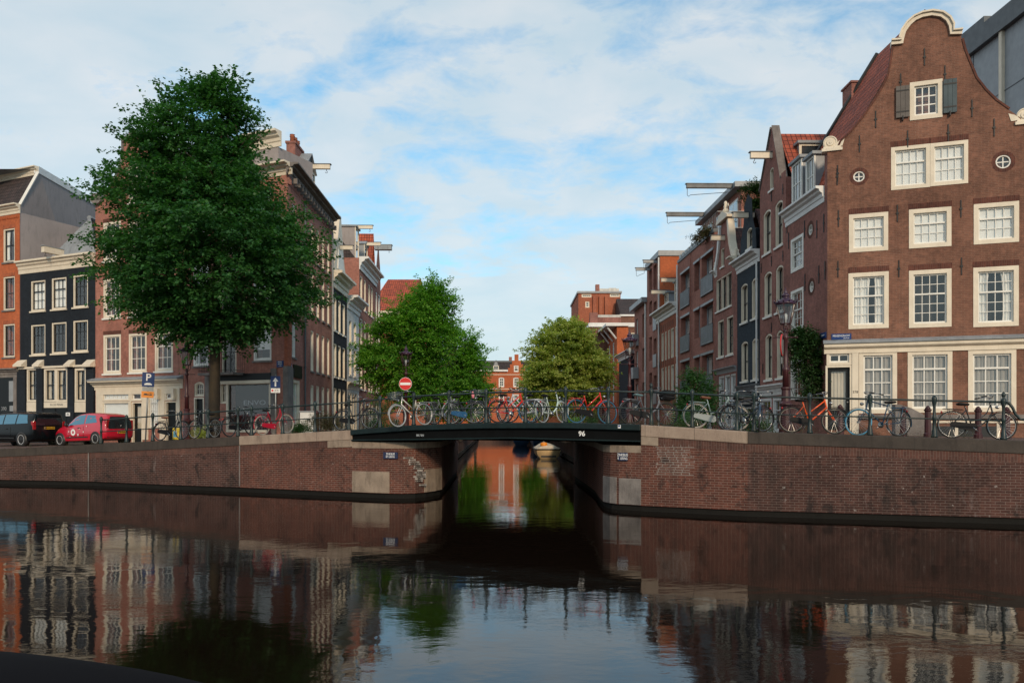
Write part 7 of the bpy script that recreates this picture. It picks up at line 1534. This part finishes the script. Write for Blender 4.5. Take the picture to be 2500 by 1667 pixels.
# round sign seen edge on behind the tall lamp
X_, Y_ = Wp(1909, 84); t_ = thing('round_sign', 'round sign seen edge on strapped to the tall maroon lamp', 'sign', (X_, Y_, px_z(842, 84))); t_.rotation_euler = (0, 0, R(62))
mb = MB(); mb.lathe([(.30, 0), (.30, -.02), (.0, -.021)], n=30, axis='y'); put(mb, 'disc', M['galv'], t_); mb = MB(); mb.tube([V3((.30*math.cos(a*.21), -.01, .30*math.sin(a*.21))) for a in range(30)], .018, 5, closed=True); put(mb, 'rim', M['sign_red'], t_); mb = MB(); mb.box(-.15, .15, -.02, 0, -.55, -.36); put(mb, 'small_plate', M['galv'], t_)
# left street name plate
nameplate(FL, 676, 692.6, 880.6, 896.5, [('PRINSEN-', .085, .5, .80), ('GRACHT', .085, .5, .50), ('CENTRUM', .05, .5, .20)], 'small blue street name plate on the left brick corner house')
nameplate(SL, 706, 711.5, 886, 899, [('GRACHT', .10, .5, .5)], 'small blue street name plate round the corner of the left corner house')
# bollards
for x, s, lab in ((2265, 80, 'maroon bollard before the basement windows left of the black bicycle'), (2051, 76, 'maroon bollard behind the front wheel of the orange bicycle'), (2205, 77, 'maroon bollard behind the rear wheel of the blue bicycle'), (2388, 80, 'maroon bollard behind the black bicycle frame'), (2458, 80, 'maroon bollard at the right end of the railing'), (1863, 68, 'maroon bollard in front of the white shop front'), (656, 56, 'maroon bollard before the shop window behind the crimson bicycle'), (774, 55, 'maroon bollard beside the utility cabinet')):
    X_, Y_ = Wp(x, s); z0 = gz(X_, Y_); r_ = thing('bollard', lab, 'bollard', (X_, Y_, z0), group='maroon street bollards'); mb = MB(); mb.lathe([(.12, 0), (.12, .12), (.095, .15), (.085, .80), (.11, .83), (.11, .87)], n=10); put(mb, 'post', M['maroon'], r_); mb = MB(); mb.lathe([(.085, .87), (.07, .93), (.03, .97), (.005, .98)], n=10); put(mb, 'cap', M['maroon'], r_, True)
# curved grey stoop cheek
X_, Y_ = Wp(2186, 71); t_ = thing('stoop_cheek', 'grey curved stone stoop side behind the blue bicycle', 'stoop', (X_, Y_, 2.0), baked=True); mb = MB(); P = [(0, 2.0), (1.05, 2.0), (1.02, 2.42), (.8, 2.72), (.45, 2.95), (.12, 3.08), (0, 3.08)]; mb.prism([FRr.d*(u*1.1)+V3((X_, Y_, z)) for u, z in P], (0, .25, 0)); mb.build('stoop_side', M['grey_block'], t_)
# green waste bin like post with hanging arm next to the big lamp
X_, Y_ = Wp(1926, 84); t_ = thing('iron_post', 'thin black iron post with side arm right beside the tall maroon lamp', 'post', (X_, Y_, 2.15), baked=True); mb = MB(); mb.tube([(X_, Y_, 2.15), (X_, Y_, 3.5)], .04, 8); mb.build('post', black, t_, smooth=True); mb = MB(); mb.tube([(X_, Y_, 3.45), (X_+.48, Y_, 3.45), (X_+.49, Y_, 3.5)], .012, 5); mb.tube([(X_+.06, Y_, 3.45), (X_+.2, Y_, 3.1)], .01, 5); mb.build('arm', black, t_)
# yellow blue poster bag by the first bicycle
q = T(432, 1.6); t_ = thing('bag', 'yellow and blue shopping bag standing behind the first bicycle', 'bag', (q.x, q.y, q.z)); mb = MB(); mb.box(-.16, .16, -.05, .05, 0, .46); o = put(mb, 'bag_body', plain('bag_yellow', (.75, .55, .05), .6), t_); md = o.modifiers.new('b', 'BEVEL'); md.width = .03; md.segments = 2; mb = MB(); mb.box(-.12, .02, -.056, -.0505, .1, .34); put(mb, 'bag_print', lbluet, t_)
# ================================================================ boats
def hull(r, L_, B_, H_, mat, tmat, top=None):
    mb = MB(); n = 12; rows = []
    for i in range(n+1):
        k = i/n; x = -L_/2+L_*k; b = B_/2*(1-max(0, (k-.45)/.55)**2.2)*(1 if k > .12 else .92); h = H_*(1+.25*k*k); kk_ = max(.05, b); rows.append([(x, -kk_, h), (x, -kk_*.92, h*.45), (x, -kk_*.55, -.12), (x, kk_*.55, -.12), (x, kk_*.92, h*.45), (x, kk_, h)])
    for w_ in rows: mb.v += w_
    for i in range(n):
        for j in range(5): mb.f.append([i*6+j, i*6+j+1, i*6+7+j, i*6+6+j]); mb.m.append(0)
    mb.f.append([0, 1, 2, 3, 4, 5]); mb.m.append(0); put(mb, 'hull', mat, r, True)
    mb = MB(); mb.tube([V3(w_[0]) for w_ in rows]+[V3(w_[5]) for w_ in rows[::-1]], .05, 6, closed=True); put(mb, 'gunwale', tmat, r, True)
    if top:
        mb = MB(); v = []
        for w_ in rows:
            a, c = w_[0], w_[5]; v += [a, (a[0], a[1]*.6, a[2]+top*.75), (a[0], 0, a[2]+top), (a[0], c[1]*.6, c[2]+top*.75), c]
        mb.add(v, [(5*i+j, 5*i+j+1, 5*i+6+j, 5*i+5+j) for i in range(n) for j in range(4)]+[(0, 1, 2, 3, 4)]); return mb
cream_hull = paint('cream_hull', (.72, .50, .26), .45, .08); tarp_blue = paint('tarp_blue', (.012, .045, .10), .6, .25); tarp_cream = paint('tarp_cream', (.66, .55, .42), .7, .1)
X_, Y_ = Wp(1336, 36.5); t_ = thing('motor_boat', 'cream sloop with orange trim moored on the right bank under the bridge view', 'boat', (X_, Y_+2, 0), R(92)); mb = hull(t_, 4.6, 1.75, .62, cream_hull, plain('boat_trim', (.02, .018, .015), .5), .28); put(mb, 'cover', tarp_cream, t_, True); mb = MB(); mb.box(-2.32, -2.3, -.5, .5, .1, .22); put(mb, 'transom_strip', plain('boat_dark', (.02, .018, .015), .5), t_); mb = MB(); mb.lathe([(.22, 0), (.25, .1), (.2, .22), (.05, .25)], (-2.0, .3, .85), 12); put(mb, 'buoy', M['sign_orange'], t_, True)
X_, Y_ = Wp(1330, 27); t_ = thing('covered_boat', 'long boat under a dark blue tarpaulin beyond the cream sloop', 'boat', (X_, Y_+3, 0), R(91)); mb = hull(t_, 8.5, 2.6, .95, tarp_blue, plain('boat_trim2', (.02, .03, .05), .5), .75); put(mb, 'tarpaulin', tarp_blue, t_, True)
X_, Y_ = Wp(1272, 24); t_ = thing('covered_boat', 'narrow blue covered boat beside the long blue one', 'boat', (X_, Y_+3, 0), R(91)); mb = hull(t_, 6.0, 1.8, .8, tarp_blue, plain('boat_trim3', (.02, .03, .05), .5), .6); put(mb, 'tarpaulin', tarp_blue, t_, True)
X_, Y_ = Wp(1376, 31); t_ = thing('mooring_pile', 'weathered timber mooring pile with pale cap right of the cream sloop', 'pile', (X_, Y_, 0)); mb = MB(); mb.lathe([(.17, -.5), (.16, 1.0)], n=10); put(mb, 'timber', M['grey_block'], t_); mb = MB(); mb.lathe([(.18, 1.0), (.18, 1.06), (.1, 1.1)], n=10); put(mb, 'cap', M['sign_white'], t_)
# the near boat whose dark cover fills the lower left corner
t_ = thing('covered_boat', 'dark covered bow of a moored boat in the lower left corner', 'boat', (-4.35, 5.0, -.06), R(-1)); mb = MB(); n, m_ = 24, 10; v = []
for i in range(n+1):
    k = i/n; x = -3+5.9*k; b = .95*(1-max(0, (k-.45)/.55)**2.4)**.6+.02; zc = 1.02-.30*max(0, (k-.50)/.5)**1.7
    for j in range(m_+1): a = math.pi*j/m_; v.append((x, -b*math.cos(a), .42+(zc-.42)*(max(0, math.sin(a))**.55)*(1 if k < .97 else .7)))
mb.add(v, [(i*(m_+1)+j, i*(m_+1)+j+1, (i+1)*(m_+1)+j+1, (i+1)*(m_+1)+j) for i in range(n) for j in range(m_)]); put(mb, 'tarpaulin', plain('tarp_black', (.004, .0035, .005), .9, spec=.1), t_, True)
mb = MB(); v = []
for i in range(n+1):
    k = i/n; x = -3+6.0*k; b = .98*(1-max(0, (k-.45)/.55)**2.4)**.6+.02; v += [(x, -b, .46), (x, -b*.8, -.2), (x, b*.8, -.2), (x, b, .46)]
mb.add(v, [(4*i+j, 4*i+j+1, 4*i+5+j, 4*i+4+j) for i in range(n) for j in range(3)]); put(mb, 'hull', plain('hull_black', (.006, .006, .007), .6, spec=.2), t_, True)
